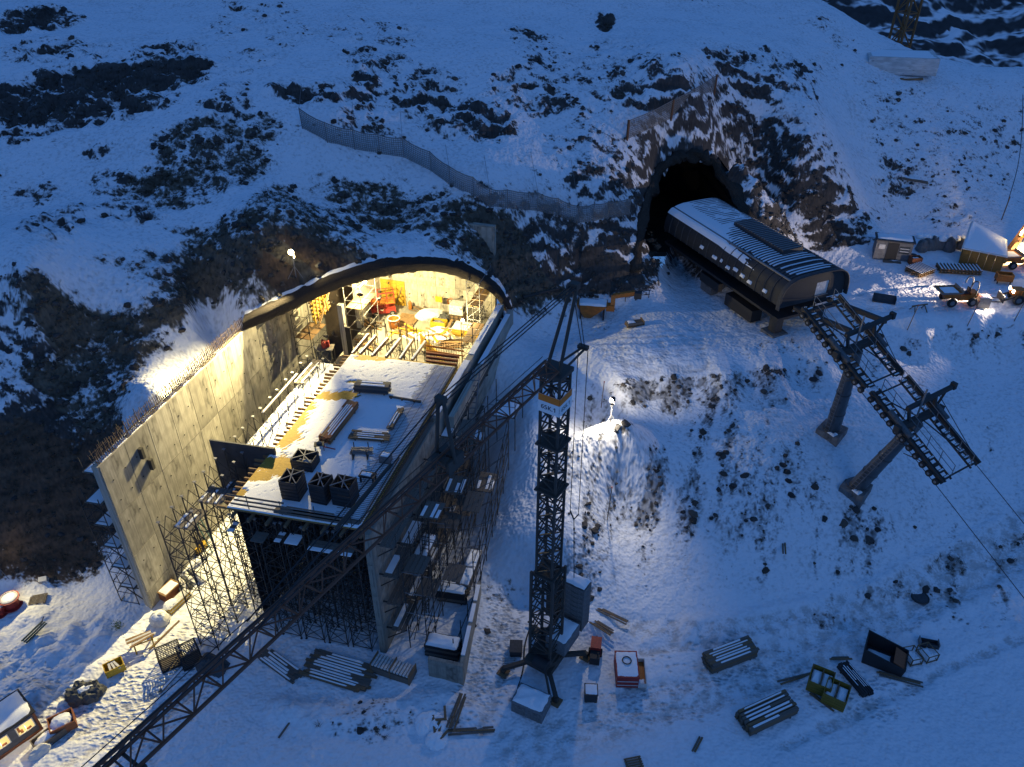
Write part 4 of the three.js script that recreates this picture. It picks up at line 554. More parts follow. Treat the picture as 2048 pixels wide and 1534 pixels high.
// ---------------------------------------------------------------- the bottom-slewing crane in the middle of the site
{
  const o = thing('tower_crane', 'dark lattice tower crane with orange and white sign standing right of the deck', 'crane', V(2.3, 0, -34.8), -32.6 * Math.PI / 180);
  const dark = M(0.05, 0.042, 0.034, 0.7), C4 = [[-1, -1], [1, -1], [1, 1], [-1, 1]];
  // undercarriage with four spread outriggers
  g_().box(0, 0.75, 0, 2, 0.5, 2).add(new THREE.CylinderGeometry(1, 1.05, 0.35, 24).translate(0, 1.15, 0)).build('slewing_ring', dark, o);
  for (const [x, z] of C4) { const e = V(x * 2.1, 0.45, z * 2.1), q = g_().bar(V(x * 0.6, 0.8, z * 0.6), e, 0.26, 0.32).box(e.x, 0.2, e.z, 0.3, 0.5, 0.3).build('outrigger', dark, o); g_().box(e.x, 0.02, e.z, 0.7, 0.12, 0.7).build('foot_plate', m.timber2, q); }
  g_().box(0, 1.5, -1.1, 1.7, 0.4, 5).build('platform', dark, o);
  // ballast slabs stacked on the tail
  for (let k = 0; k < 9; k++) g_().box(0.55, 1.95 + k * 0.46, -3.1, 1.7, 0.43, 1.05).build('ballast_slab', m.concreteDark, o);
  for (let k = 0; k < 8; k++) g_().box(-1.05, 1.95 + k * 0.46, -3, 0.9, 0.42, 0.9).build('ballast_slab', dark, o);
  snowOn(o, 0.55, 6, -3.1, 1.66, 1, 0.2, 4);
  const ho = g_().box(0.65, 2.3, -1.2, 1.5, 1.2, 2.1).build('winch_housing', m.grey, o); snowOn(ho, 0.65, 2.89, -1.2, 1.5, 2.1, 0.16, 6);
  g_().add(new THREE.CylinderGeometry(0.42, 0.42, 1, 18).rotateZ(Math.PI / 2).translate(0.35, 1.75, 1.15)).build('cable_drum', m.black, o);
  g_().tube(V(0.7, 1.2, 1.2), V(2, 0.5, 2.6), 0.09).build('strut', dark, o);
  // telescoped mast: wide outer section below, slender inner section above
  for (const [x, z] of C4) { g_().box(x * 0.78, 5.6, z * 0.78, 0.16, 8.2, 0.16).build('chord', dark, o); g_().box(x * 0.56, 16.3, z * 0.56, 0.13, 16.8, 0.13).build('chord', dark, o); }
  lattice(g_(), 1.6, 9.6, 1.56, 1.56, 1.0, 0.07).build('bracing', dark, o);
  lattice(g_(), 8, 24.6, 1.12, 1.12, 0.8, 0.07).build('bracing', dark, o);
  lattice(g_(), 8, 24.6, 0.5, 0.5, 2.1, 0.04).build('ladder', dark, o);
  for (const y of [9.5, 16.6, 20]) g_().box(0, y, 0, 1.5, 0.12, 1.5).build('collar', dark, o);
  g_().box(0, 24.7, 0, 1.4, 0.25, 1.4).build('head_frame', dark, o);
  // sign boards on the two faces towards the yard
  const cv = document.createElement('canvas'); cv.width = 256; cv.height = 224; const c = cv.getContext('2d'); c.fillStyle = '#e9e9ea'; c.fillRect(0, 0, 256, 224); c.fillStyle = '#e07a1c'; c.fillRect(0, 0, 256, 84); c.fillStyle = '#23242a'; c.font = 'bold 74px sans-serif'; c.textAlign = 'center'; c.fillText('65K.1', 128, 178);
  const st = new THREE.CanvasTexture(cv); st.colorSpace = THREE.SRGBColorSpace; const sm = new THREE.MeshStandardMaterial({ map: st, roughness: 0.6 });
  mesh('sign_board', new THREE.BoxGeometry(1.28, 1.15, 0.03).translate(0, 22.9, 0.66), sm, o); mesh('sign_board', new THREE.BoxGeometry(1.28, 1.15, 0.03).rotateY(Math.PI / 2).translate(0.66, 22.9, 0), sm, o);
  // jib: triangular lattice, one top chord and two bottom chords
  const y0 = 25.1, z0 = 0.5, z1 = 46, hw = 0.42, ht = 0.85;
  for (const s of [-1, 1]) g_().bar(V(s * hw, y0, z0), V(s * hw, y0, z1), 0.1).build('jib_chord', m.craneRed, o);
  g_().bar(V(0, y0 + ht, z0 + 0.6), V(0, y0 + ht, z1), 0.11).build('jib_chord', m.craneRed, o);
  const g = g_(); for (let z = z0, k = 0; z < z1 - 1; z += 1.15, k++) { const a = k % 2; for (const s of [-1, 1]) g.bar(V(s * hw, y0, z), V(0, y0 + ht, z + 0.57), 0.045).bar(V(0, y0 + ht, z + 0.57), V(s * hw, y0, z + 1.15), 0.045); g.bar(V(-hw, y0, z), V(hw, y0, z), 0.055); g.bar(V(a ? -hw : hw, y0, z), V(a ? hw : -hw, y0, z + 1.15), 0.05); }
  g.build('jib_bracing', m.craneRed, o);
  // trolley under the jib, machinery at the fold
  g_().box(-0.5, y0 - 0.12, 26, 0.1, 0.16, 1.3).box(0.5, y0 - 0.12, 26, 0.1, 0.16, 1.3).box(0, y0 - 0.14, 25.5, 0.9, 0.1, 0.1).box(0, y0 - 0.14, 26.5, 0.9, 0.1, 0.1).box(0, y0 - 0.3, 26, 0.3, 0.4, 0.4).build('trolley', dark, o);
  g_().box(-0.42, y0 + 0.3, 9.5, 0.14, 0.7, 1.1).box(0.42, y0 + 0.3, 9.5, 0.14, 0.7, 1.1).box(0, y0 + 0.5, 9.3, 0.7, 0.3, 0.5).tube(V(-0.35, y0 + 0.55, 9.9), V(0.35, y0 + 0.55, 9.9), 0.22, 14).build('fold_joint', dark, o);
  // jib strut with its pulleys, and the A-frame on the mast head
  for (const s of [-1, 1]) { g_().tube(V(s * 0.5, y0 + 0.4, 9.6), V(s * 0.14, y0 + 3.6, 9.7), 0.09, 8).build('jib_strut', dark, o); g_().tube(V(s * 0.38, 24.8, 0.35), V(s * 0.16, 29, -1.6), 0.1, 8).build('frame_leg', dark, o); }
  g_().box(0, y0 + 3.65, 9.7, 0.45, 0.3, 0.3).build('pulley_block', dark, o); g_().box(0, 29, -1.6, 0.5, 0.35, 0.4).build('pulley_block', dark, o);
  for (const s of [-1, 1]) g_().tube(V(s * 0.3, 24.7, -0.4), V(s * 0.1, 24.5, -3), 0.07, 6).build('tail_arm', dark, o);
  g_().box(0, 24.6, -3, 0.6, 0.2, 0.3).build('tail_pulley', dark, o);
  const rope = (a, b, r = 0.022) => g_().tube(a, b, r, 5).build('rope', m.black, o), A = V(0, 29, -1.6), B = V(0, y0 + 3.6, 9.7);
  for (const s of [-0.18, 0, 0.18]) rope(A.clone().add(V(s, 0, 0)), B.clone().add(V(s, 0, 0)), 0.03);
  for (const s of [-0.14, 0.14]) { rope(B.clone().add(V(s, 0, 0)), V(s * 2, y0 + ht, 20.5), 0.03); rope(A.clone().add(V(s, 0, 0)), V(s * 0.6, 24.6, -3), 0.025); }
  g_().tube(V(0, y0 + 2.55, 13), V(0, y0 + 1.8, 16.3), 0.08, 6).build('tie_rod', dark, o);
  for (const s of [-0.3, 0.3]) rope(V(s, 24.5, -3), V(s, 12, -3.15), 0.025);
  g_().bar(V(-0.3, 12, -3.15), V(0, 11.4, -3.15), 0.07).bar(V(0.3, 12, -3.15), V(0, 11.4, -3.15), 0.07).build('shackle', dark, o); rope(V(0, 11.4, -3.15), V(0.3, 6.1, -3.1), 0.03);
  for (const s of [-0.25, 0.05, 0.25]) rope(V(s, y0 + ht + 0.1, 1), V(s, y0 + ht + 0.12, 44), 0.018);
}

// ---------------------------------------------------------------- the lift: station in front of the cave, two pylons, cables
{
  const W = 7.4, LN = 18, y0 = 2.4, o = thing('lift_station', 'long dark ribbed ski lift station with rounded flanks in front of the cave', 'lift station', V(26.6, 10, -62.8), Math.atan2(0.41, 0.91));
  // cross-section: rounded flanks, flat crown. local +z faces the pylons
  const prof = (t) => { const a = Math.PI * t, c = Math.cos(a), s = Math.sin(a), pw = (q, e) => Math.sign(q) * Math.pow(Math.abs(q), e); return V(-pw(c, 0.56) * W / 2, y0 + 0.1 + pw(s, 0.38) * 3.7, 0); };
  const shell = (z0, z1, t0, t1, n, off, th) => { const pos = [], idx = [], uv = []; for (let i = 0; i <= n; i++) { const t = lerp(t0, t1, i / n), p = prof(t), q = prof(t + 0.002).sub(prof(t - 0.002)), nx = -q.y, ny = q.x, l = Math.hypot(nx, ny) || 1, d = [nx / l, ny / l], f = d[1] < 0 ? -1 : 1; for (const e of [off, off + th]) for (const z of [z0, z1]) { pos.push(p.x + d[0] * e, p.y + d[1] * e, z); uv.push(z, i * 0.3); } } for (let i = 0; i < n; i++) { const a = i * 4, b = a + 4; idx.push(a + 2, a + 3, b + 2, b + 2, a + 3, b + 3, a, b, a + 1, b, b + 1, a + 1, a, a + 2, b, b, a + 2, b + 2, a + 1, b + 1, a + 3, b + 1, b + 3, a + 3); } const e = n * 4; idx.push(0, 1, 2, 1, 3, 2, e, e + 2, e + 1, e + 1, e + 2, e + 3); return raw(pos, idx, uv); };
  const n = 17, dz = LN / n;
  for (let k = 0; k < n; k++) { const z1 = -k * dz - 0.02, z0 = z1 - dz + 0.04; mesh('flank_panel', shell(z0, z1, 0.02, 0.3, 10, 0, 0.06), m.cladding, o); mesh('flank_panel', shell(z0, z1, 0.7, 0.98, 10, 0, 0.06), m.cladding, o); mesh('flank_rib', shell(z1 - 0.02, z1 + 0.06, 0.02, 0.3, 10, 0.02, 0.12), m.roof, o); mesh('flank_rib', shell(z1 - 0.02, z1 + 0.06, 0.7, 0.98, 10, 0.02, 0.12), m.roof, o); }
  // ribbed crown: standing seams across the roof
  mesh('roof_deck', shell(-LN, 0, 0.3, 0.7, 12, 0, 0.06), m.roof, o);
  for (let k = 0; k < 46; k++) mesh('roof_seam', shell(-LN + 0.2 + k * 0.387, -LN + 0.3 + k * 0.387, 0.31, 0.69, 8, 0.05, 0.09), m.roof, o);
  for (let k = 0; k < 45; k++) { const t0 = 0.32 + 0.1 * R() * R(), t1 = 0.68 - 0.16 * R() * R(), z = -LN + 0.31 + k * 0.387; if (R() < 0.9) mesh('snow', shell(z, z + 0.26, t0, t1, 6, 0.055, 0.03), m.snow, o); }
  for (const t of [0.3, 0.7]) mesh('eaves_rail', shell(-LN, 0, t - 0.012, t + 0.012, 2, 0.05, 0.12), m.galv, o);
  // raised ventilator box along the crown, slatted
  const vb = g_().box(0.7, y0 + 4.02, -7.6, 2.3, 0.5, 7.2).build('roof_ventilator', m.roof, o); for (let k = 0; k < 20; k++) g_().box(0.7, y0 + 4.3, -4.2 - k * 0.36, 2.3, 0.08, 0.12).build('slat', m.galv, vb);
  // snow on the upper crown and in drifts
  { const pos = [], idx = [], uv = [], na = 60, nb = 16; for (let i = 0; i <= na; i++) for (let j = 0; j <= nb; j++) { const z = -LN * i / na, t = lerp(0.17, 0.69, j / nb), p = prof(t), cov = sstep(0.36, 0.62, i / na + 0.25 * fbm(i * 0.2, j * 0.5, 3)) + (t < 0.45 ? 0.5 * sstep(0.1, 0.5, i / na) : 0) + 0.25 * noise(i * 0.3, j * 0.9); pos.push(p.x - (t < 0.3 ? 0.07 : 0), p.y + (t < 0.3 ? 0.08 : 0.02) + 0.22 * clamp(cov - 0.5, -0.4, 0.6), z); uv.push(z, j * 0.4); } for (let i = 0; i < na; i++) for (let j = 0; j < nb; j++) { const a = i * (nb + 1) + j; idx.push(a, a + nb + 1, a + 1, a + 1, a + nb + 1, a + nb + 2); } mesh('snow_layer', raw(pos, idx, uv), m.snow, o); }
  for (let k = 0; k < 11; k++) { if (R() < 0.4) continue; const w = 0.2 + 0.5 * R(), p = prof(0.03 + 0.02 * R()), z = -0.5 - k * dz; const s = snowPillow(0.34, w, 0.22, k).rotateZ(0.9).translate(p.x - 0.06, p.y + 0.25, z - 0.3); mesh('snow_cap', s, m.snow, o); }
  // end wall with window and slots
  const sh = new THREE.Shape(); for (let i = 0; i <= 40; i++) { const p = prof(0.01 + 0.98 * i / 40); if (i) sh.lineTo(p.x * 0.985, p.y); else sh.moveTo(p.x * 0.985, p.y); } const cut = (x0, x1, ya, yb) => { const h = new THREE.Path(); h.moveTo(x0, ya); h.lineTo(x1, ya); h.lineTo(x1, yb); h.lineTo(x0, yb); h.closePath(); sh.holes.push(h); }; cut(0.3, 1.7, y0 + 1.5, y0 + 2.8); cut(-1.8, -0.2, y0 + 0.35, y0 + 0.6); cut(0.7, 2.3, y0 + 0.35, y0 + 0.6);
  mesh('end_wall', new THREE.ExtrudeGeometry(sh, { depth: 0.15, bevelEnabled: false }).translate(0, 0, -0.14), m.cladding, o); mesh('end_wall', new THREE.ExtrudeGeometry(sh, { depth: 0.15, bevelEnabled: false }).translate(0, 0, -LN), m.cladding, o);
  const wn = g_().box(1, y0 + 2.15, -0.06, 1.4, 1.3, 0.03).build('window', m.white, o); g_().box(1, y0 + 1.48, 0.04, 1.5, 0.06, 0.1).build('sill', m.galv, wn); g_().box(-1, y0 + 0.47, -0.06, 1.6, 0.25, 0.03).box(1.5, y0 + 0.47, -0.06, 1.6, 0.25, 0.03).build('light_slot', m.white, o);
  g_().add(shell(-0.05, 0.35, 0.01, 0.99, 40, 0.05, 0.14)).build('end_hood', m.roof, o);
  g_().box(0, y0 - 0.12, -LN / 2, W * 0.92, 0.25, LN).build('underside', m.black, o);
  // supports
  for (const [x, z] of [[-2.6, -0.9], [2.4, -1.2], [-2, -11], [2, -11]]) { const c = g_().box(x, 1, z, 0.8, 2.8, 0.9).build('support', m.cladding, o); g_().box(x, 0.1, z, 1.7, 0.9, 1.7).build('footing', m.concreteDark, c); }
  g_().box(-3.1, 1.3, -10, 0.5, 0.9, 3).box(-2.6, 0.7, -5.5, 1.2, 1.2, 4).build('drive_unit', m.black, o);
  // guide rail running out to the first pylon
  for (const x of [-1.9, 1.9]) g_().bar(V(x, 3.3, 0.2), V(x, 4.4, 6.6), 0.32, 0.4).build('guide_rail', m.steel, o);
}
const LIFT_YAW = Math.atan2(0.51, 0.86), GAUGE = 2.0;
function liftTower(label, base, top, front, back, seed) { // local +z runs down the line; y measured from the base
  const o = thing('lift_tower', label, 'lift tower', base, LIFT_YAW, 'pylons of the lift'), inv = (p) => { const d = p.clone().sub(base); return V(d.x * Math.cos(LIFT_YAW) - d.z * Math.sin(LIFT_YAW), d.y, d.x * Math.sin(LIFT_YAW) + d.z * Math.cos(LIFT_YAW)); };
  const T0 = inv(top), st = M(0.16, 0.165, 0.17, 0.5, { metalness: 0.5, map: T.grime }), dk = m.steel;
  g_().tube(V(0, 0.3, 0), V(T0.x, T0.y - 0.4, T0.z), 0.62, 20, 0.42).build('shaft', st, o);
  for (const f of [0.25, 0.5, 0.75]) { const p = V(T0.x * f, 0.3 + (T0.y - 0.7) * f, T0.z * f), d = V(T0.x, T0.y - 0.7, T0.z).normalize(); g_().tube(p, p.clone().addScaledVector(d, 0.08), 0.66 - 0.2 * f, 20).build('flange', st, o); }
  { const b = g_().box(0, -0.45, 0, 1.9, 1.9, 1.9, 0.3).build('footing', m.concreteDark, o); snowOn(b, -0.55, 0.5, 0.5, 0.6, 0.7, 0.14, seed); g_().tube(V(0, 0.45, 0), V(0, 0.6, 0), 0.8, 16).build('base_plate', st, b); }
  { const g = g_(); for (let k = 1; k < 22; k++) { const f = k / 22, p = V(T0.x * f - 0.72 + 0.2 * f, 0.3 + (T0.y - 0.7) * f, T0.z * f); g.bar(p.clone().add(V(0, 0, -0.2)), p.clone().add(V(0, 0, 0.2)), 0.03); } for (const s of [-0.2, 0.2]) g.bar(V(-0.72, 0.4, s), V(T0.x - 0.52, T0.y - 0.4, T0.z + s), 0.04); g.build('ladder', m.galv, o); }
  // cross arm, with the jib that lifts the rope
  g_().bar(V(T0.x - GAUGE - 0.5, T0.y, T0.z), V(T0.x + GAUGE + 0.5, T0.y, T0.z), 0.42, 0.5).build('cross_arm', dk, o);
  g_().bar(V(T0.x - 1.4, T0.y + 1.15, T0.z - 0.3), V(T0.x + GAUGE + 1.6, T0.y + 1.3, T0.z - 0.3), 0.26, 0.3).bar(V(T0.x + 1.7, T0.y + 0.2, T0.z - 0.1), V(T0.x + 1.7, T0.y + 1.2, T0.z - 0.3), 0.2).bar(V(T0.x + 1.8, T0.y + 0.2, T0.z - 0.1), V(T0.x + 2.9, T0.y + 1.25, T0.z - 0.3), 0.14).bar(V(T0.x - 1.2, T0.y + 0.2, T0.z), V(T0.x - 1.2, T0.y + 1.2, T0.z - 0.3), 0.18).build('lifting_frame', dk, o);
  g_().box(T0.x + GAUGE + 1.6, T0.y + 1.35, T0.z - 0.3, 0.3, 0.5, 0.4).build('lifting_head', dk, o);
  g_().bar(V(T0.x - 0.4, T0.y + 0.3, T0.z), V(T0.x - 0.3, T0.y + 2.6, T0.z), 0.1).build('antenna', m.galv, o);
  // wheel trains and catwalks on both sides; they follow the dip of the line
  for (const s of [-1, 1]) {
    const x = T0.x + s * GAUGE, at = (z, dy = 0) => V(x, T0.y - 0.15 + dy - z * SLOPE, T0.z + z), a = -back, b = front;
    g_().bar(at(a), at(b), 0.16, 0.3).build('rocker_beam', dk, o);
    const N = Math.round((a + b + 20 - 20 - 2 * a) / 0.62);
    for (let k = 0; k < N; k++) { const z = a + 0.3 + k * 0.62, p = at(z, -0.28), wh = g_().tube(V(p.x - 0.09 + s * 0.16, p.y, p.z), V(p.x + 0.09 + s * 0.16, p.y, p.z), 0.24, 14).build('sheave', m.rubber, o); g_().tube(V(p.x - 0.11 + s * 0.16, p.y, p.z), V(p.x + 0.11 + s * 0.16, p.y, p.z), 0.1, 8).build('hub', m.galv, wh); }
    const cw = x - s * 0.62; const ca = (z, dx, dy) => V(cw + dx, T0.y - 0.2 + dy - z * SLOPE, T0.z + z);
    for (const dx of [-0.3, 0.3]) g_().bar(ca(a, dx, 0), ca(b, dx, 0), 0.07, 0.14).build('catwalk_stringer', dk, o);
    for (let z = a + 0.25; z < b; z += 0.46) { const p = ca(z, 0, 0.06), q = g_().box(p.x, p.y, p.z, 0.56, 0.04, 0.3).build('catwalk_step', m.steel, o); if (R() < 0.85) g_().box(p.x + (R() - 0.5) * 0.1, p.y + 0.04, p.z - 0.03, 0.44, 0.045, 0.1).build('snow', m.snow, q); }
    const g = g_(); for (let z = a + 0.2; z <= b; z += 1.1) g.bar(ca(z, -s * 0.32, 0), ca(z, -s * 0.34, 1.05), 0.04); for (const h of [0.55, 1.05]) g.bar(ca(a + 0.2, -s * 0.34, h), ca(b - 0.1, -s * 0.34, h), 0.035); g.build('railing', m.galv, o);
    g_().tube(at(-1.1, 0.35), at(0.9, 0.35), 0.2, 12).build('damper', st, o);
  }
  for (const z of [-back + 0.3, front - 0.2]) g_().bar(V(T0.x - GAUGE + 0.3, T0.y - 0.2 - z * SLOPE, T0.z + z), V(T0.x + GAUGE - 0.3, T0.y - 0.2 - z * SLOPE, T0.z + z), 0.09).build('tie_bar', dk, o);
  g_().bar(V(T0.x - GAUGE + 0.3, T0.y - 0.2 + back * SLOPE * 0.9, T0.z - back * 0.9), V(T0.x, T0.y + 0.1, T0.z), 0.07).bar(V(T0.x + GAUGE - 0.3, T0.y - 0.2 - front * SLOPE * 0.9, T0.z + front * 0.9), V(T0.x, T0.y + 0.1, T0.z), 0.07).bar(V(T0.x + GAUGE, T0.y + 1.1, T0.z - 0.2), V(T0.x + GAUGE, T0.y - front * SLOPE * 0.8, T0.z + front * 0.8), 0.04).bar(V(T0.x - GAUGE * 0.2, T0.y - 3, T0.z), V(T0.x - GAUGE + 0.4, T0.y - 0.3 - front * SLOPE * 0.7, T0.z + front * 0.7), 0.05).build('stay', dk, o);
  return o;
}
const SLOPE = 0.48, lt1 = V(25.3, 17, -49.6), lt2 = V(28.6, 14, -44.8), lb1 = onGround(1662, 866), lb2 = onGround(1710, 980);
liftTower('upper steel lift pylon with cross arm and wheel trains, nearest the station', lb1, lt1, 2.7, 4.0, 1);
liftTower('lower leaning lift pylon with wheel trains, at the right on the snow bank', lb2, lt2, 4, 2.9, 2);
for (const [s, lb] of [[-1, 'left-hand haul rope of the lift running down to the right'], [1, 'right-hand haul rope of the lift running off the frame']]) {
  const px = V(0.86 * s * (GAUGE + 0.16), 0, -0.51 * s * (GAUGE + 0.16)), pt = (p, z, dy = -0.62) => V(p.x + 0.51 * z + px.x, p.y + dy - z * SLOPE, p.z + 0.86 * z + px.z), a = V(26.6 + 0.91 * s * 1.9, 13.4, -62.8 - 0.41 * s * 1.9), o = thing('haul_rope', lb, 'cable', pt(lt1, 0)), L = (p) => p.sub(o.position);
  g_().tube(L(a), L(pt(lt1, -4.4)), 0.028, 5).tube(L(pt(lt1, -4.4)), L(pt(lt1, 0)), 0.028, 5).tube(L(pt(lt1, 0)), L(pt(lt2, 0)), 0.028, 5).tube(L(pt(lt2, 0)), L(pt(lt2, 5)), 0.028, 5).tube(L(pt(lt2, 5)), L(pt(lt2, 22, -0.8)), 0.028, 5).build('rope', m.black, o);
}

// ---------------------------------------------------------------- kit for the smaller things
const yawOf = (p, q) => Math.atan2(-(q.z - p.z), q.x - p.x);          // turns local +x from p towards q
function between(ax, ay, bx, by, h) { const p = h === undefined ? onGround(ax, ay) : P(ax, ay, h), q = h === undefined ? onGround(bx, by) : P(bx, by, h), c = p.clone().add(q).multiplyScalar(0.5); return { c, len: Math.hypot(q.x - p.x, q.z - p.z), yaw: yawOf(p, q) }; }
const spot = (px, py, h) => h === undefined ? onGround(px, py) : P(px, py, h);
function planks(name, label, cat, p, yaw, { across = 4, layers = 3, len = 3, w = 0.2, t = 0.06, mats = [m.timber, m.timber2], snow = 0.06, gap = 0.02, bearers = true, group, jitter = 0.08 } = {}) {
  const o = thing(name, label, cat, p, yaw, group), W = across * (w + gap); let y = 0;
  if (bearers) { for (const x of [-len * 0.36, len * 0.36]) g_().box(x, 0.05, 0, 0.1, 0.1, W).build('bearer', m.timberGrey, o); y = 0.1; }
  const geo = new THREE.BoxGeometry(len, t, w);
  for (let l = 0; l < layers; l++) for (let k = 0; k < across; k++) { const q = mesh('plank', geo, mats[Math.floor(R() * mats.length)], o); q.position.set((R() - 0.5) * jitter * 2, y + t / 2 + l * (t + 0.006), -W / 2 + (k + 0.5) * (w + gap)); q.rotation.y = (R() - 0.5) * 0.012; }
  const yt = y + layers * (t + 0.006) - 0.008;
  if (snow >= 0.1) snowOn(o, 0, yt, 0, len * 0.97, W * 0.96, snow, R() * 50);
  else if (snow) for (let k = 0; k < across; k++) { const cv = 0.55 + 0.4 * R(), wd = w * (0.5 + 0.4 * R()); mesh('snow', snowPillow(len * cv, wd, snow * 0.8, k * 3 + len).translate((R() - 0.5) * len * (0.95 - cv), yt, -W / 2 + (k + 0.5) * (w + gap) + (R() - 0.5) * 0.04), m.snow, o); }
  return o;
}
function frameStack(label, p, yaw, n, w, d, group, step = 0.105) { // stacked steel shoring frames with crossed braces on top
  const o = thing('frame_stack', label, 'frame stack', p, yaw, group), g = g_().box(0, 0.045, -d / 2, w, 0.09, 0.06).box(0, 0.045, d / 2, w, 0.09, 0.06).box(-w / 2, 0.045, 0, 0.06, 0.09, d).box(w / 2, 0.045, 0, 0.06, 0.09, d).geo();
  for (let k = 0; k < n; k++) { const q = mesh('frame', g, k % 3 ? m.frameDark : m.black, o); q.position.set((R() - 0.5) * 0.03, k * step, (R() - 0.5) * 0.03); }
  const y = n * step + 0.02; g_().bar(V(-w / 2, y, -d / 2), V(w / 2, y, d / 2), 0.06).build('brace', m.galv, o); g_().bar(V(w / 2, y + 0.03, -d / 2), V(-w / 2, y + 0.03, d / 2), 0.06).build('brace', m.galv, o); g_().bar(V(-w * 0.1, y + 0.06, -d / 2), V(w * 0.15, y + 0.06, d / 2), 0.06).build('brace', m.galv, o);
  return o;
}
m.frameDark = M(0.045, 0.046, 0.05, 0.6, { metalness: 0.4 });
function lump(o, name, mat, x, y, z, sx, sy, sz, seed, rough = 0.35) { const g = new THREE.IcosahedronGeometry(1, 3), p = g.attributes.position; for (let i = 0; i < p.count; i++) { const a = p.getX(i), b = p.getY(i), c = p.getZ(i), k = 1 + rough * (fbm(a * 1.6 + seed, b * 1.6 + c * 1.9 - seed, 3) + 0.5 * Math.abs(noise(a * 4 + seed, c * 4))); p.setXYZ(i, a * k * sx, Math.max(-0.15, b * k) * sy, c * k * sz); } g.translate(x, y, z); g.computeVertexNormals(); return mesh(name, g, mat, o); }
function openBox(o, name, mat, w, h, d, t = 0.06, y = 0) { g_().box(0, y + t / 2, 0, w, t, d).build('bottom', mat, o); for (const s of [-1, 1]) { g_().box(s * (w - t) / 2, y + h / 2, 0, t, h - 0.004, d - 0.002).build(name, mat, o); g_().box(0, y + h / 2, s * (d - t) / 2, w - 2 * t - 0.004, h - 0.008, t).build(name, mat, o); } }
function wheel(o, x, y, z, r, w = 0.3) { const q = g_().add(new THREE.TorusGeometry(r * 0.74, r * 0.28, 8, 20).scale(1, 1, w / (r * 0.56)).translate(x, y, z)).build('wheel', m.rubber, o); g_().tube(V(x, y, z - w * 0.35), V(x, y, z + w * 0.35), r * 0.5, 12).build('rim', m.grey, q); }
// ---------------------------------------------------------------- shoring towers
{
  const H = DECK - 0.46, o = thing('shoring_tower', '', 'shoring tower', V(0, 0, 0), YAW), w = 0.72;
  for (const [x, z] of [[-1, -1], [1, -1], [1, 1], [-1, 1]]) { g_().tube(V(x * w, 0, z * w), V(x * w, H - 0.2, z * w), 0.042, 6).build('leg', m.steel, o); g_().box(x * w, 0.02, z * w, 0.16, 0.04, 0.16).build('base_plate', m.steel, o); g_().tube(V(x * w, H - 0.25, z * w), V(x * w, H - 0.05, z * w), 0.03, 6).box(x * w, H - 0.03, z * w, 0.22, 0.04, 0.16).build('fork_head', m.galv, o); }
  const g = g_(), C = [[-1, -1], [1, -1], [1, 1], [-1, 1]]; let k = 0; for (let y = 0.3; y < H - 0.8; y += 1.4, k++) for (let i = 0; i < 4; i++) { const a = C[i], b = C[(i + 1) % 4]; g.bar(V(a[0] * w, y, a[1] * w), V(b[0] * w, y, b[1] * w), 0.04); if (i % 2 === 0) g.bar(V(a[0] * w, y, a[1] * w), V(b[0] * w, y + 1.3, b[1] * w), 0.035).bar(V(b[0] * w, y, b[1] * w), V(a[0] * w, y + 1.3, a[1] * w), 0.035); else g.bar(V(a[0] * w, y + 0.05, a[1] * w), V((a[0] + b[0]) / 2 * w, y + 1.3, (a[1] + b[1]) / 2 * w), 0.032).bar(V(b[0] * w, y + 0.05, b[1] * w), V((a[0] + b[0]) / 2 * w, y + 1.3, (a[1] + b[1]) / 2 * w), 0.032); }
  g.build('bracing', m.steel, o);
  const put = []; for (let a = 0.6; a < 19; a += 2.2) for (const b of [0.9, 2.7, 4.5, 6.3, 8.1]) put.push([a, b, 0]);
  for (let a = -1.6; a < 19; a += 2.5) put.push([a, -2.5, 1]);
  const outer = ['front-most', 'second', 'third', 'fourth', 'fifth', 'sixth', 'seventh', 'eighth', 'ninth']; let first = true, n = 0;
  for (const [a, b, free] of put) { const p = S(a, b, 0); p.y = ground(p.x, p.z) - 0.02; const row = Math.round((a - 0.6) / 2.2), col = ['left-most', 'second', 'middle', 'fourth', 'right-most'][Math.round((b - 0.9) / 1.8)] ?? ''; const lb = !free && row < 2 ? col + ' shoring tower from the left in the ' + ['front', 'second'][row] + ' row under the deck' : free ? outer[n++] + ' free-standing shoring tower from the front between the tall wall and the deck' : 'dark steel shoring tower in the back rows under the deck', gr = free ? 'shoring towers between wall and deck' : 'shoring towers under the deck', sc = (DECK - 0.46 - p.y + (free ? 0.7 : 0)) / H; let t = o; if (first) { o.position.copy(p); first = false; tag(o, lb, 'shoring tower', gr); } else t = copy(o, p, YAW, lb, gr); t.scale.y = sc; }
}
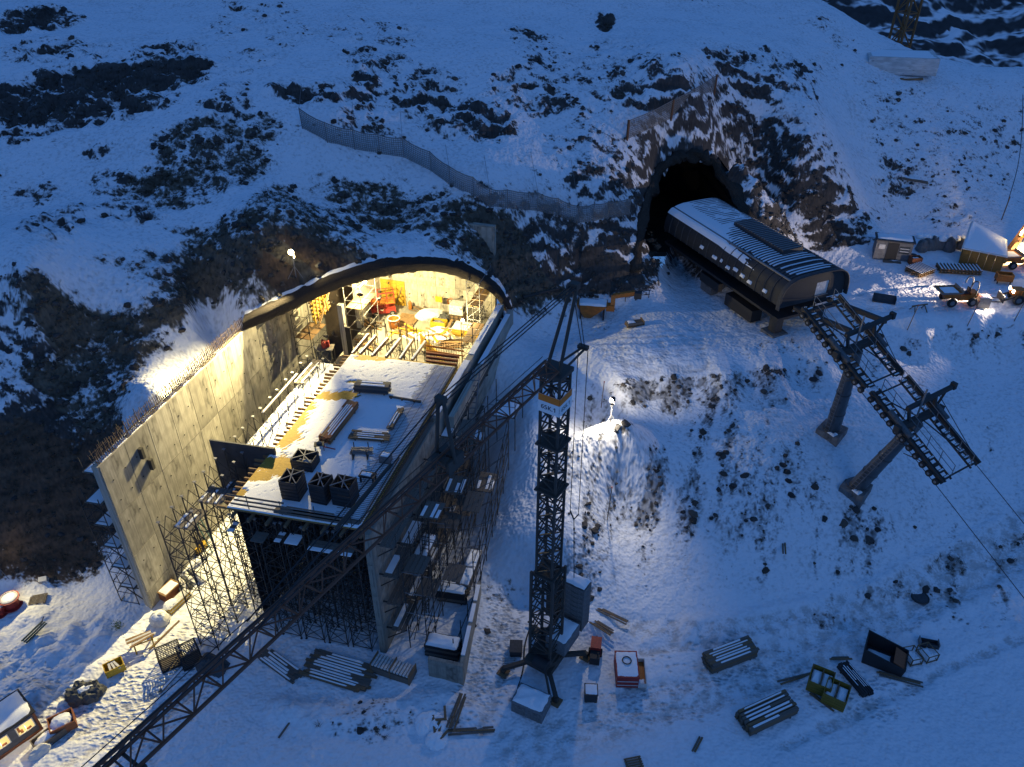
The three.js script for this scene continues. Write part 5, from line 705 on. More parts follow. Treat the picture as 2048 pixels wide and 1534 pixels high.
{ // snow-covered planks spanning the towers between wall and deck
  const lbs = ['snowy plank platform at the top of the front-most free-standing towers', 'snowy plank platform level with the deck beside its front left corner', 'blue-white plank platform lower down between the front towers', 'long snowy access boards along the left edge of the deck', 'long pale beam resting on the tower heads left of the deck', 'planks bridging the towers near the cavern end of the deck'];
  [[-1.4, 0.5, -3.1, -1.8, 10.9], [1, 2.6, -2.9, -1.2, 11], [3.6, 5, -3, -1.5, 9.6], [5.6, 18.8, -3.05, -0.6, 10.9], [9.5, 15, -2.75, -2.5, 12.3], [15, 18.6, -3.2, -2.4, 11.3]].forEach(([a0, a1, b0, b1, h], i) => {
    const o = thing('plank_platform', lbs[i], 'platform', S(a0, b0, h), 0, 'plank platforms on the shoring towers'), L = (a, b, y) => S(a, b, y).sub(o.position), n = Math.max(1, Math.round((b1 - b0) / 0.3));
    for (let k = 0; k < n; k++) { const x0 = lerp(b0, b1, k / n) + 0.02, x1 = lerp(b0, b1, (k + 1) / n) - 0.02; for (let a = a0; a < a1 - 0.1; a += 3) { const e = Math.min(a1, a + 2.95); g_().hexa([L(a, x0, h), L(a, x1, h), L(e, x1, h), L(e, x0, h)], [L(a, x0, h + 0.06), L(a, x1, h + 0.06), L(e, x1, h + 0.06), L(e, x0, h + 0.06)]).build('plank', m.timberGrey, o); } }
    if (i < 3 || i === 5) { for (let k = 0; k < n; k += 2) { const x0 = lerp(b0, b1, k / n) + 0.04, x1 = lerp(b0, b1, (k + 1) / n) - 0.05, e = a1 - 0.2 - R() * 0.4; g_().hexa([L(a0 + 0.1, x0, h + 0.055), L(a0 + 0.1, x1, h + 0.055), L(e, x1, h + 0.055), L(e, x0, h + 0.055)], [L(a0 + 0.15, x0 + 0.03, h + 0.1), L(a0 + 0.15, x1 - 0.03, h + 0.1), L(e - 0.1, x1 - 0.03, h + 0.1), L(e - 0.1, x0 + 0.03, h + 0.1)]).build('snow', m.snow, o); } return; }
    g_().hexa([L(a0 + 0.05, b0 + 0.05, h + 0.05), L(a0 + 0.05, b1 - 0.05, h + 0.05), L(a1 - 0.05, b1 - 0.05, h + 0.05), L(a1 - 0.05, b0 + 0.05, h + 0.05)], [L(a0 + 0.1, b0 + 0.1, h + 0.13), L(a0 + 0.1, b1 - 0.1, h + 0.13), L(a1 - 0.1, b1 - 0.1, h + 0.13), L(a1 - 0.1, b0 + 0.1, h + 0.13)]).build('snow_cap', m.snow, o);
  });
  const o = thing('shuttering_wall', 'large dark shuttering panel standing upright across the gap left of the deck', 'panel', S(5.2, -4.6, 6.4)), L = (a, b, h) => S(a, b, h).sub(o.position), A = S(0, 0, 0);
  const pa = toSite(P(418, 880, 12.6).x, P(418, 880, 12.6).z), pb = toSite(P(548, 898, 12.6).x, P(548, 898, 12.6).z), q = (f, h, t) => L(lerp(pa[0], pb[0], f) + t, lerp(pa[1], pb[1], f), h);
  g_().hexa([q(0, 6, 0), q(1, 6, 0), q(1, 6, 0.12), q(0, 6, 0.12)], [q(0, 12.6, 0), q(1, 12.6, 0), q(1, 12.6, 0.12), q(0, 12.6, 0.12)]).build('sheet', m.darkPanel, o);
  for (let k = 0; k < 5; k++) g_().bar(q(k / 4 * 0.96 + 0.02, 6, 0.2), q(k / 4 * 0.96 + 0.02, 12.5, 0.2), 0.1).build('waler', m.frameDark, o);
  // small platform hung below the front edge of the deck
  const w = thing('hanging_platform', 'narrow board platforms hung below the front edge of the deck', 'platform', S(-0.5, 4.5, 10.6)), LL = (a, b, h) => S(a, b, h).sub(w.position);
  for (const [b0, b1, a0] of [[0.2, 0.6, 0.2], [2.1, 3, -0.3], [3.6, 4, 0], [4.3, 5.2, 0], [6, 8.9, -0.2]]) for (let k = 0; k < 3; k++) g_().hexa([LL(a0 - 0.9 + k * 0.3, b0, 10.6), LL(a0 - 0.9 + k * 0.3, b1, 10.6), LL(a0 - 0.63 + k * 0.3, b1, 10.6), LL(a0 - 0.63 + k * 0.3, b0, 10.6)], [LL(a0 - 0.9 + k * 0.3, b0, 10.66), LL(a0 - 0.9 + k * 0.3, b1, 10.66), LL(a0 - 0.63 + k * 0.3, b1, 10.66), LL(a0 - 0.63 + k * 0.3, b0, 10.66)]).build('board', R() < 0.6 ? m.timberGrey : m.snow, w);
  for (let b = 0.3; b < 9; b += 1.4) g_().bar(LL(-0.7, b, 10.56), LL(0.4, b, 10.56), 0.07).bar(LL(0.15, b, 10.6), LL(0.15, b, 11.5), 0.05).build('hanger', m.steel, w);
}
// ---------------------------------------------------------------- on the deck
{
  const D = DECK + 0.07, gr = 'stacks of dark steel frames on the deck';
  frameStack('tall dark frame stack, nearest the left edge of the deck', P(590, 988, D), YAW + 0.05, 15, 1.2, 1.25, gr); frameStack('tall dark frame stack, middle one of the three at the front', P(647, 995, D), YAW - 0.03, 15, 1.1, 1.2, gr); frameStack('tall dark frame stack, right-hand one of the three at the front', P(692, 1000, D), YAW, 15, 1.3, 1.2, gr); frameStack('low dark frame stack behind the three tall ones, snow inside it', P(612, 930, D), YAW + 0.03, 8, 1.5, 1.2, gr);
  const b1 = between(650, 888, 707, 815, D); planks('plank_stack', 'long bundle of orange-brown planks dusted with snow along the deck', 'plank stack', b1.c, b1.yaw, { across: 5, layers: 7, len: b1.len, w: 0.17, t: 0.07, mats: [m.timberRed, m.timber], snow: 0.05, gap: 0.015, group: 'timber lying on the deck' });
  const b2 = between(712, 781, 780, 786, D); planks('panel_stack', 'dark stack of formwork panels throwing a long shadow, back of the deck', 'panel stack', b2.c, b2.yaw, { across: 2, layers: 8, len: b2.len, w: 0.36, t: 0.08, mats: [m.timberGrey, m.darkPanel], snow: 0.03, group: 'timber lying on the deck' });
  const b3 = between(779, 862, 803, 822, D); planks('plank_stack', 'short snowy plank pair at the right of the deck', 'plank stack', b3.c, b3.yaw, { across: 2, layers: 3, len: b3.len, w: 0.2, t: 0.07, mats: [m.timber2, m.timberGrey], snow: 0.05, group: 'timber lying on the deck' });
  const b4 = between(704, 872, 776, 878, D); planks('plank_stack', 'small flat pile of grey boards across the middle of the deck', 'plank stack', b4.c, b4.yaw, { across: 4, layers: 2, len: b4.len, w: 0.19, t: 0.07, gap: 0.05, mats: [m.timberGrey, m.timber2], snow: 0.03, jitter: 0.25, group: 'timber lying on the deck' });
  const b5 = between(700, 912, 744, 912, D), tr = thing('prop_bundle', 'bundle of steel props on a rack in the middle of the deck', 'prop bundle', b5.c, b5.yaw); for (let k = 0; k < 9; k++) g_().tube(V(-0.75 + 0.1 * R(), 0.35 + 0.09 * (k / 4 | 0), -0.3 + 0.17 * (k % 4)), V(0.8 + 0.1 * R(), 0.35 + 0.09 * (k / 4 | 0), -0.28 + 0.17 * (k % 4)), 0.035).build('prop', m.galv, tr); for (const x of [-0.5, 0.5]) { g_().box(x, 0.16, 0, 0.08, 0.32, 0.8).build('bearer', m.steel, tr); for (const z of [-0.42, 0.42]) g_().box(x, 0.45, z, 0.06, 0.9, 0.06).build('upright', m.steel, tr); }
  const b6 = P(772, 922, D), bx = thing('tool_box', 'small grey snow-topped box near the right edge of the deck', 'box', b6, YAW); openBox(bx, 'side', m.grey, 0.75, 0.6, 0.6); snowOn(bx, 0, 0.55, 0, 0.64, 0.5, 0.1, 2);
  const b7 = P(737, 962, D), tb = thing('work_bench', 'low dark bench behind the right-hand frame stack', 'bench', b7, YAW); g_().box(0, 0.55, 0, 1.1, 0.1, 0.6).build('top', m.black, tb); for (const [x, z] of [[-0.45, -0.2], [0.45, -0.2], [0.45, 0.2], [-0.45, 0.2]]) g_().box(x, 0.25, z, 0.1, 0.5, 0.1).build('leg', m.black, tb); snowOn(tb, -0.1, 0.59, 0, 0.8, 0.4, 0.06, 8);
  const b8 = P(640, 898, D), sw = thing('circular_saw', 'small dark site saw with a red bar beside the plank bundle', 'saw', b8, YAW + 0.4); g_().box(0, 0.45, 0, 0.7, 0.06, 0.5).build('table', m.steel, sw); for (const [x, z] of [[-0.3, -0.2], [0.3, -0.2], [0.3, 0.2], [-0.3, 0.2]]) g_().tube(V(x, 0, z), V(x, 0.45, z), 0.03).build('leg', m.steel, sw); g_().tube(V(0, 0.52, -0.02), V(0, 0.52, 0.02), 0.2, 16).build('blade', m.galv, sw); g_().bar(V(0.3, 0.35, 0.2), V(1.1, 0.1, 0.3), 0.06).build('handle', m.red, sw);
  const kerb = thing('kerb_board', 'dark board edge with brown clamps behind the panel stack on the deck', 'board', P(810, 800, DECK + 0.06), YAW); g_().box(0, 0.1, 0, 2.6, 0.18, 0.08).build('board', m.timberGrey, kerb); for (const x of [-1.1, -0.2, 0.8]) g_().box(x, 0.1, 0.1, 0.12, 0.2, 0.1).build('clamp', m.rust, kerb);
}
// ---------------------------------------------------------------- scaffold and ladders on the right-hand side of the deck
{
  const o = thing('tube_scaffold', 'open tube scaffold with snowy boards right of the deck, above the path', 'scaffold', S(9, 13, 0)), L = (a, b, h) => S(a, b, h).sub(o.position), As = [0.6, 2.2, 3.8, 5.4, 7, 8.6, 10.2, 11.8, 13.4, 15], Bs = [11.4, 12.7, 14.6], top = (a, b) => (b > 14 ? (a > 5 ? 5.5 : 1.9) : b > 12 ? 8 : 10);
  const gy = (a, b) => { const p = S(a, b, 0); return ground(p.x, p.z); };
  for (const a of As) for (const b of Bs) g_().tube(L(a, b, gy(a, b) - 0.1), L(a, b, gy(a, b) + top(a, b)), 0.04, 6).build('standard', m.steel, o);
  const g = g_(); for (const b of Bs) for (let i = 0; i < As.length - 1; i++) for (let y = 0.9; y < Math.min(top(As[i], b), top(As[i + 1], b)); y += 1.1) { g.tube(L(As[i], b, gy(As[i], b) + y), L(As[i + 1], b, gy(As[i + 1], b) + y), 0.03, 5); if ((i + (y | 0)) % 3 === 0) g.tube(L(As[i], b, gy(As[i], b) + y - 1.7), L(As[i + 1], b, gy(As[i + 1], b) + y), 0.028, 5); } g.build('ledger', m.steel, o);
  const t = g_(); for (const a of As) for (let y = 1.8; y < 8; y += 2) for (let j = 0; j < 2; j++) if (y < top(a, Bs[j + 1]) - 0.1) t.tube(L(a, Bs[j], gy(a, Bs[j]) + y), L(a, Bs[j + 1], gy(a, Bs[j + 1]) + y), 0.03, 5); t.build('transom', m.galv, o);
  for (const [i, j, y, w] of [[0, 0, 7.9, 0], [1, 0, 3.9, 0], [2, 0, 9.8, 1], [4, 0, 5.8, 0], [5, 0, 7.8, 1], [6, 0, 3.8, 0], [7, 0, 9.9, 0], [8, 0, 7.9, 1], [2, 1, 3.9, 0], [5, 1, 5.8, 0], [7, 1, 3.8, 1]]) for (let k = 0; k < 4; k++) { const b0 = Bs[j] + 0.1 + k * 0.34, h = gy(As[i], Bs[j]) + y, h2 = gy(As[i + 1], Bs[j]) + y; g_().hexa([L(As[i], b0, h), L(As[i], b0 + 0.3, h), L(As[i + 1], b0 + 0.3, h2), L(As[i + 1], b0, h2)], [L(As[i], b0, h + 0.06), L(As[i], b0 + 0.3, h + 0.06), L(As[i + 1], b0 + 0.3, h2 + 0.06), L(As[i + 1], b0, h2 + 0.06)]).build('board', m.timberGrey, o); if (w && k !== 1) { const e = lerp(As[i], As[i + 1], 0.5 + 0.4 * R()), he = lerp(h, h2, (e - As[i]) / (As[i + 1] - As[i])); g_().hexa([L(As[i] + 0.1, b0 + 0.03, h + 0.055), L(As[i] + 0.1, b0 + 0.26, h + 0.055), L(e, b0 + 0.26, he + 0.055), L(e, b0 + 0.03, he + 0.055)], [L(As[i] + 0.15, b0 + 0.06, h + 0.11), L(As[i] + 0.15, b0 + 0.23, h + 0.11), L(e - 0.08, b0 + 0.23, he + 0.11), L(e - 0.08, b0 + 0.06, he + 0.11)]).build('snow', m.snow, o); } }
  const ld = thing('ladder', 'aluminium ladder leaning on the right-hand wall near the cavern', 'ladder', S(16.5, 10.9, 8)), LL = (a, b, h) => S(a, b, h).sub(ld.position);
  for (const s of [0, 0.55]) g_().bar(LL(14.2 + s * 0.2, 11.2 + s, 7.2), LL(18.6 + s * 0.2, 10.7 + s, 12.3), 0.08).build('rail', m.galv, ld); for (let k = 1; k < 15; k++) { const f = k / 15; g_().bar(LL(lerp(14.2, 18.6, f), lerp(11.2, 10.7, f), lerp(7.2, 12.3, f)), LL(lerp(14.2, 18.6, f) + 0.11, lerp(11.2, 10.7, f) + 0.55, lerp(7.2, 12.3, f)), 0.06).build('rung', m.galv, ld); }
  const l2 = thing('ladder', 'dark steel ladder fixed in the scaffold below the deck wall', 'ladder', S(4.4, 11.2, 0)), L3 = (a, b, h) => S(a, b, h).sub(l2.position); for (const s of [0, 0.5]) g_().bar(L3(3.8, 11.1 + s, 0.3), L3(5.4, 11.1 + s, 9.6), 0.07).build('rail', m.steel, l2); for (let k = 1; k < 28; k++) { const f = k / 28; g_().bar(L3(lerp(3.8, 5.4, f), 11.1, lerp(0.3, 9.6, f)), L3(lerp(3.8, 5.4, f), 11.6, lerp(0.3, 9.6, f)), 0.045).build('rung', m.steel, l2); }
  const pf = thing('snowy_platform', 'square snow-covered scaffold platform right of the ladder near the cavern', 'platform', S(17.2, 13.4, 8)), L4 = (a, b, h) => S(a, b, h).sub(pf.position); for (const [a, b] of [[16.2, 12.6], [18.6, 12.6], [18.6, 14.8], [16.2, 14.8]]) g_().tube(L4(a, b, gy(a, b) - 0.1), L4(a, b, 11.6), 0.04).build('standard', m.steel, pf); for (let k = 0; k < 6; k++) g_().hexa([L4(16.3, 12.7 + k * 0.35, 9.6), L4(16.3, 13.02 + k * 0.35, 9.6), L4(18.5, 13.02 + k * 0.35, 9.6), L4(18.5, 12.7 + k * 0.35, 9.6)], [L4(16.3, 12.7 + k * 0.35, 9.67), L4(16.3, 13.02 + k * 0.35, 9.67), L4(18.5, 13.02 + k * 0.35, 9.67), L4(18.5, 12.7 + k * 0.35, 9.67)]).build('board', m.timberGrey, pf); g_().tube(L4(16.2, 14.8, 10.8), L4(18.6, 14.8, 10.8), 0.03).tube(L4(16.2, 12.6, 10.8), L4(16.2, 14.8, 10.8), 0.03).build('rail', m.galv, pf);
  { const c = L4(17.4, 13.7, 9.66); mesh('snow_cap', snowPillow(2, 2.1, 0.2, 5).rotateY(YAW).translate(c.x, c.y, c.z), m.snow, pf); }
}
{ // low concrete trough wall in front of the side wall
  const a = P(855, 1318, 2), b = P(925, 1334, 2), c = P(962, 1165, 1.6), o = thing('concrete_channel', 'low angled concrete wall holding snow-covered materials, front right of the deck', 'wall', V(b.x, 0, b.z)), L = (p, h) => V(p.x - b.x, h, p.z - b.z), t = 0.28, ns = (p, q) => { const d = V(q.x - p.x, 0, q.z - p.z).normalize(); return V(d.z * t, 0, -d.x * t); };
  const wall = (p, q, h1, h2) => { const n = ns(p, q); g_().hexa([L(p, -0.4), L(q, -0.4), L(q, -0.4).add(n), L(p, -0.4).add(n)], [L(p, h1), L(q, h2), L(q, h2).add(n), L(p, h1).add(n)]).build('wall_face', m.concrete[2], o); };
  wall(a, b, 2, 2); wall(b.clone().add(ns(a, b).multiplyScalar(1.02)), c, 2.004, 1.6);
  for (const [f0, f1] of [[0.12, 0.45], [0.5, 0.72], [0.76, 0.96]]) { const p = b.clone().lerp(c, f0), q = b.clone().lerp(c, f1), h0 = lerp(2, 1.6, f0), h1 = lerp(2, 1.6, f1), n = ns(b, c); g_().hexa([L(p, h0), L(q, h1), L(q, h1).add(n), L(p, h0).add(n)], [L(p, h0 + 0.09), L(q, h1 + 0.09), L(q, h1 + 0.09).add(n), L(p, h0 + 0.09).add(n)]).build('snow_cap', m.snow, o); }
  const gr = 'snow-covered stacks beside the deck wall';
  planks('timber_stack', 'snow-topped timber stack inside the low concrete wall, nearest the front', 'timber stack', spot(888, 1305), YAW + 0.05, { across: 6, layers: 9, len: 2.4, w: 0.18, t: 0.12, mats: [m.timberGrey, m.black], snow: 0.28, group: gr });
  planks('timber_stack', 'second snow-topped timber stack further along the deck wall', 'timber stack', spot(905, 1195), YAW + 0.08, { across: 6, layers: 8, len: 2.3, w: 0.18, t: 0.13, mats: [m.timberGrey, m.black], snow: 0.25, group: gr });
  planks('timber_stack', 'long narrow snow-buried stack pointing up the path', 'timber stack', spot(940, 1150), YAW + Math.PI / 2, { across: 5, layers: 7, len: 3.8, w: 0.18, t: 0.12, mats: [m.timberGrey, m.steel], snow: 0.4, group: gr });
  planks('timber_stack', 'snow-heaped bundle high on the scaffold boards beside the deck wall', 'timber stack', S(5.5, 11, 5.1), YAW + Math.PI / 2, { across: 5, layers: 3, len: 2.4, w: 0.2, t: 0.1, mats: [m.timberGrey], snow: 0.45, group: gr });
}
// ---------------------------------------------------------------- inside the cavern
{
  const bs = ['left-most', 'second', 'third', 'fourth', 'fifth', 'sixth', 'right-most'];
  [[475, 860, 628, 675], [545, 862, 695, 690], [655, 880, 805, 710], [780, 890, 920, 715], [910, 905, 1030, 725], [1020, 915, 1145, 740]].forEach(([x0, y0, x1, y1], i) => { const q = (x, y) => P(600 + x / 4.55, 520 + y / 4.55, DECK - 0.1), a = q(x0, y0), b = q(x1, y1), o = thing('stringer_beam', bs[i === 5 ? 6 : i] + ' pale timber stringer reaching from the deck into the lit cavern', 'beam', a, 0, 'timber stringers behind the deck'), d = b.clone().sub(a); g_().bar(V(0, 0, 0), d, 0.18, 0.24).build('timber', m.timber, o); g_().bar(V(0, 0.16, 0), d.clone().multiplyScalar(0.95).setY(0.16), 0.14, 0.07).build('snow', m.snow, o); for (const f of [0.3, 0.85]) { const p = d.clone().multiplyScalar(f); g_().tube(V(p.x, -3, p.z), V(p.x, -0.12, p.z), 0.045).build('prop', m.steel, o); } });
  const F = (px, py, h = FLOOR) => P(px, py, h);
  // red scissor lift
  { const o = thing('scissor_lift', 'red scissor lift parked by the yellow door in the cavern', 'scissor lift', F(768, 628), YAW + 0.5); g_().box(0, 0.55, 0, 2.3, 0.4, 1.1).build('chassis', m.red, o); for (const [x, z] of [[-0.8, -0.5], [0.8, -0.5], [0.8, 0.5], [-0.8, 0.5]]) wheel(o, x, 0.3, z, 0.3, 0.22); for (const s of [-0.4, 0.4]) g_().bar(V(-0.9, 0.8, s), V(0.9, 1.35, s), 0.08).bar(V(0.9, 0.8, s), V(-0.9, 1.35, s), 0.08).build('scissor_arm', m.red, o); g_().box(0, 1.42, 0, 2.3, 0.12, 1.1).build('platform', m.orange, o); const g = g_(); for (const x of [-1.1, -0.4, 0.4, 1.1]) for (const z of [-0.52, 0.52]) g.bar(V(x, 1.45, z), V(x, 2.5, z), 0.05); for (const y of [2, 2.5]) for (const z of [-0.52, 0.52]) g.bar(V(-1.1, y, z), V(1.1, y, z), 0.05); for (const y of [2, 2.5]) for (const x of [-1.1, 1.1]) g.bar(V(x, y, -0.52), V(x, y, 0.52), 0.05); g.build('railing', m.red, o); }
  { const o = thing('slatted_platform', 'flat slatted timber platform on the cavern floor', 'platform', F(812, 645), YAW); for (let k = 0; k < 12; k++) g_().box(0, 0.16, -1.3 + k * 0.24, 1.9, 0.05, 0.12).build('slat', m.timber, o); for (const x of [-0.85, 0.85]) g_().box(x, 0.07, 0, 0.12, 0.13, 2.8).build('rail', m.timber2, o); }
  { const o = thing('concrete_bucket', 'orange open bucket standing in front of the slatted platform', 'bucket', F(789, 655), YAW); const b = new THREE.LatheGeometry([[0.3, 0], [0.5, 0.15], [0.55, 0.95], [0.6, 1], [0.52, 1], [0.46, 0.2], [0, 0.18]].map(([x, y]) => new THREE.Vector2(x, y)), 20); mesh('shell', b, m.orange, o); g_().add(new THREE.TorusGeometry(0.56, 0.05, 6, 20).rotateX(Math.PI / 2).translate(0, 1, 0)).build('rim', m.white, o); }
  { const o = thing('tarp_heap', 'crumpled pale tarpaulin heap near the back of the cavern', 'tarpaulin', F(862, 636), 0); lump(o, 'cloth', m.tarpPale, 0, 0.1, 0, 1.2, 0.75, 0.7, 3, 0.6); lump(o, 'cloth', m.tarp, 1.2, 0.1, 0.3, 0.7, 0.5, 0.6, 9, 0.6); }
  { const o = thing('yellow_trough', 'yellow steel trough on the cavern floor right of the tarpaulin', 'trough', F(878, 652), YAW); openBox(o, 'side', m.yellow, 1.5, 0.6, 0.8); lump(o, 'rubble', m.concreteDark, 0, 0.3, 0, 0.55, 0.3, 0.28, 4); }
  { const o = thing('bulk_container', 'white bulk container on a steel cage beside the end wall of the cavern', 'container', F(916, 640), YAW); g_().box(0, 1.35, 0, 1.35, 1, 1.1).build('tank', m.white, o); const g = g_(); for (const x of [-0.66, -0.22, 0.22, 0.66]) g.box(x, 0.42, 0.56, 0.05, 0.84, 0.05); for (const y of [0.1, 0.45, 0.8]) g.box(0, y, 0.56, 1.36, 0.05, 0.04); g.build('cage', m.steel, o); g_().box(0, 0.42, 0, 1.3, 0.8, 1).build('base', m.timber2, o); g_().add(new THREE.TorusGeometry(0.2, 0.07, 8, 16).rotateY(Math.PI / 2).translate(0.72, 1.4, 0.2)).build('hose_reel', m.black, o); }
  { const o = thing('gas_bottle', 'orange bottle leaning at the foot of the cavern end wall', 'gas bottle', F(821, 619), 0); mesh('body', new THREE.LatheGeometry([[0, 0], [0.16, 0], [0.17, 0.1], [0.17, 0.75], [0.1, 0.9], [0.05, 0.92], [0.05, 1], [0, 1]].map(([x, y]) => new THREE.Vector2(x, y)), 14), m.orange, o); }
  { const o = thing('hose_coil', 'orange hose coil hung on the cavern end wall', 'hose', V(-5.9, 10.3, -68.4), 0); for (let k = 0; k < 3; k++) g_().add(new THREE.TorusGeometry(0.32 + k * 0.03, 0.04, 6, 20).rotateY(-0.27).translate(0, 0, 0.04 + k * 0.03)).build('coil', m.orange, o); g_().box(-1.2, 0.3, 0.05, 0.7, 0.6, 0.06, -0.27).build('notice_board', m.yellow, o); }
  { const o = thing('rubble_heap', 'glaring white-lit heap of sheets, snow and boards on the cavern floor', 'heap', F(840, 675), 0); for (let k = 0; k < 9; k++) lump(o, 'snow', m.snow, rr(-3, 3.4), 0, rr(-1.2, 0.9), rr(0.5, 1.3), rr(0.2, 0.5), rr(0.4, 0.8), k * 3, 0.5); for (let k = 0; k < 12; k++) g_().box(rr(-3, 3.5), 0.45 + 0.02 * k, rr(-1.4, 1), rr(1, 2.2), 0.05, 0.22, rr(0, 3), 0, rr(-0.12, 0.12)).build('board', k % 2 ? m.timber : m.ply, o); }
  { const o = thing('sheet_stack', 'brightly lit yellow and white sheet stack at the right of the cavern floor', 'stack', F(935, 668), YAW); for (let k = 0; k < 8; k++) g_().box(rr(-0.05, 0.05), 0.05 + k * 0.11, rr(-0.05, 0.05), 2.6, 0.09, 1.4).build('sheet', k === 7 ? m.white : m.ply, o); }
  { const a = P(840, 668, 10.5), b = P(868, 700, 9.6), o = thing('girder_panel', 'yellow ribbed shuttering girder leaning in the cavern behind the stringers', 'panel', a, yawOf(a, b)), L = a.distanceTo(b); for (const y of [0, -0.9]) g_().bar(V(0, y, 0), V(L, y - 0.9, 0), 0.14, 0.2).build('chord', m.ply, o); for (let k = 0; k < 9; k++) { const f = (k + 0.3) / 9; g_().bar(V(L * f, -0.9 * f, 0), V(L * f, -0.9 * f - 0.85, 0), 0.1).build('rib', m.ply, o); } g_().bar(V(L, -0.95, 0), V(L + 1.6, -1.6, 0.4), 0.34, 0.16).build('chord', m.yellow, o); }
  { const gr = 'red-brown beams behind the deck'; ['upper red-brown steel beam lying across behind the deck', 'middle red-brown steel beam lying across behind the deck', 'lower red-brown steel beam lying across behind the deck'].forEach((lb, k) => { const b = between(852, 706 + k * 8, 918 - k * 2, 714 + k * 8, DECK - 0.15 - k * 0.05), o = thing('steel_beam', lb, 'beam', b.c, b.yaw, gr); g_().box(0, 0.1, 0, b.len, 0.03, 0.2).box(0, -0.1, 0, b.len, 0.03, 0.2).box(0, 0, 0, b.len, 0.18, 0.03).build('profile', m.timberRed, o); }); }
  { const o = thing('rebar_cage', 'orange-lit upright rebar mat in front of the sheet stack', 'rebar cage', F(890, 706, 10.4), YAW), g = g_(); for (let k = 0; k < 16; k++) g.bar(V(-1.7 + k * 0.23, -1.4, 0), V(-1.7 + k * 0.23, 1 + 0.2 * R(), 0), 0.025); for (const y of [0, 0.4, 0.8]) g.bar(V(-1.8, y, 0), V(1.9, y, 0), 0.025); stuff(g.build('bars', m.rust, o)); g_().box(0, 0.55, 0.08, 3.5, 0.12, 0.05).build('batten', m.orange, o); g_().box(0, 0.05, 0.08, 3.5, 0.12, 0.05).build('batten', m.orange, o); }
  { const o = thing('wooden_shuttering', 'yellow timber shuttering and braces high at the left inside the arch', 'shuttering', V(-17.2, 12.2, -62.6), YAW + Math.PI / 2); for (let k = 0; k < 7; k++) g_().box(-0.2 + 0.1 * k, 2.4 - k * 0.42, 0, 3, 0.16, 0.16).build('rail', m.timber, o); for (let k = 0; k < 5; k++) g_().bar(V(-1.2 + k * 0.6, -0.3, 0.1), V(-1.4 + k * 0.6, 2.6, 0.2), 0.1).build('upright', m.ply, o); g_().bar(V(-1.3, -0.5, 0.4), V(1.3, 1.6, 0.4), 0.12).build('brace', m.timber, o); g_().box(0, 1.1, -0.06, 2.6, 2.2, 0.06).build('sheet', m.ply, o); }
  { const q = (label, px, py, n, mat, h = FLOOR) => { const o = thing('timber_heap', label, 'timber heap', P(px, py, h), YAW + rr(-0.5, 0.5), 'timber heaps in the cavern'); for (let k = 0; k < n; k++) g_().box(rr(-0.4, 0.4), 0.06 + 0.07 * (k / 3 | 0), rr(-0.5, 0.5), rr(1.4, 2.8), 0.07, 0.16, rr(-0.35, 0.35)).build('board', mat[k % mat.length], o); };
    q('tangled boards beside the red scissor lift', 742, 652, 12, [m.timber, m.timberGrey]); q('loose boards below the cavern end wall', 845, 622, 9, [m.timberGrey, m.timber2]); q('tangle of planks and battens right of the bucket', 815, 668, 12, [m.timber, m.ply]); q('boards heaped under the right-hand stringers', 905, 690, 12, [m.timber2, m.timber]); q('splintered boards at the right foot of the cavern', 962, 660, 10, [m.timber, m.timberRed]); q('boards lying under the left-hand stringers', 735, 690, 12, [m.timber, m.timberGrey]); }
  { const o = thing('prop_group', 'cluster of steel props standing under the stringers behind the deck', 'props', P(800, 705, FLOOR), YAW); for (let k = 0; k < 16; k++) { const x = rr(-3.4, 3.4), z = rr(-1, 1.4); g_().tube(V(x, 0, z), V(x + rr(-0.1, 0.1), 2.75, z), 0.04, 6).build('prop', m.steel, o); } for (let k = 0; k < 6; k++) { const x = rr(-3, 3), z = rr(-0.8, 1.2); for (const s of [0, 2.1, 4.2]) g_().tube(V(x, 0.9, z), V(x + Math.cos(s) * 0.5, 0, z + Math.sin(s) * 0.5), 0.025, 5).build('tripod_leg', m.steel, o); } }
  const frame = (label, p, yaw, w, d, h, lv, mat) => { const o = thing('frame_scaffold', label, 'scaffold', p, yaw, 'frame scaffolds in the cavern'), C = [[-1, -1], [1, -1], [1, 1], [-1, 1]]; for (const [x, z] of C) g_().tube(V(x * w / 2, 0, z * d / 2), V(x * w / 2, h, z * d / 2), 0.035).build('standard', mat, o); const g = g_(); for (let k = 1; k <= lv; k++) { const y = h * k / lv - 0.1; for (let i = 0; i < 4; i++) { const a = C[i], b = C[(i + 1) % 4]; g.tube(V(a[0] * w / 2, y, a[1] * d / 2), V(b[0] * w / 2, y, b[1] * d / 2), 0.025, 5); } g.tube(V(-w / 2, y - h / lv + 0.1, d / 2), V(w / 2, y, d / 2), 0.022, 5); } g.build('bracing', mat, o); for (let k = 0; k < 3; k++) g_().box(0, h * 0.6, -d / 3 + k * d / 3, w, 0.05, d / 3.4).build('board', m.timber, o); return o; };
  frame('tall lit frame scaffold against the white side wall of the cavern', V(-13.8, FLOOR, -64.4), YAW, 1.6, 3.2, 6, 4, m.galv); frame('frame scaffold with boards in the dark gap left of the cavern', V(-18.3, FLOOR - 2, -62.4), YAW, 1.6, 3, 6, 4, m.steel); frame('yellow-lit frame scaffold at the right foot of the cavern arch', V(-3, FLOOR, -64.8), YAW, 1.2, 3.6, 6.2, 5, m.galv); frame('frame scaffold beside the rebar at the right of the stringers', V(-3.4, FLOOR, -60.2), YAW, 1, 3.4, 4.6, 4, m.steel);
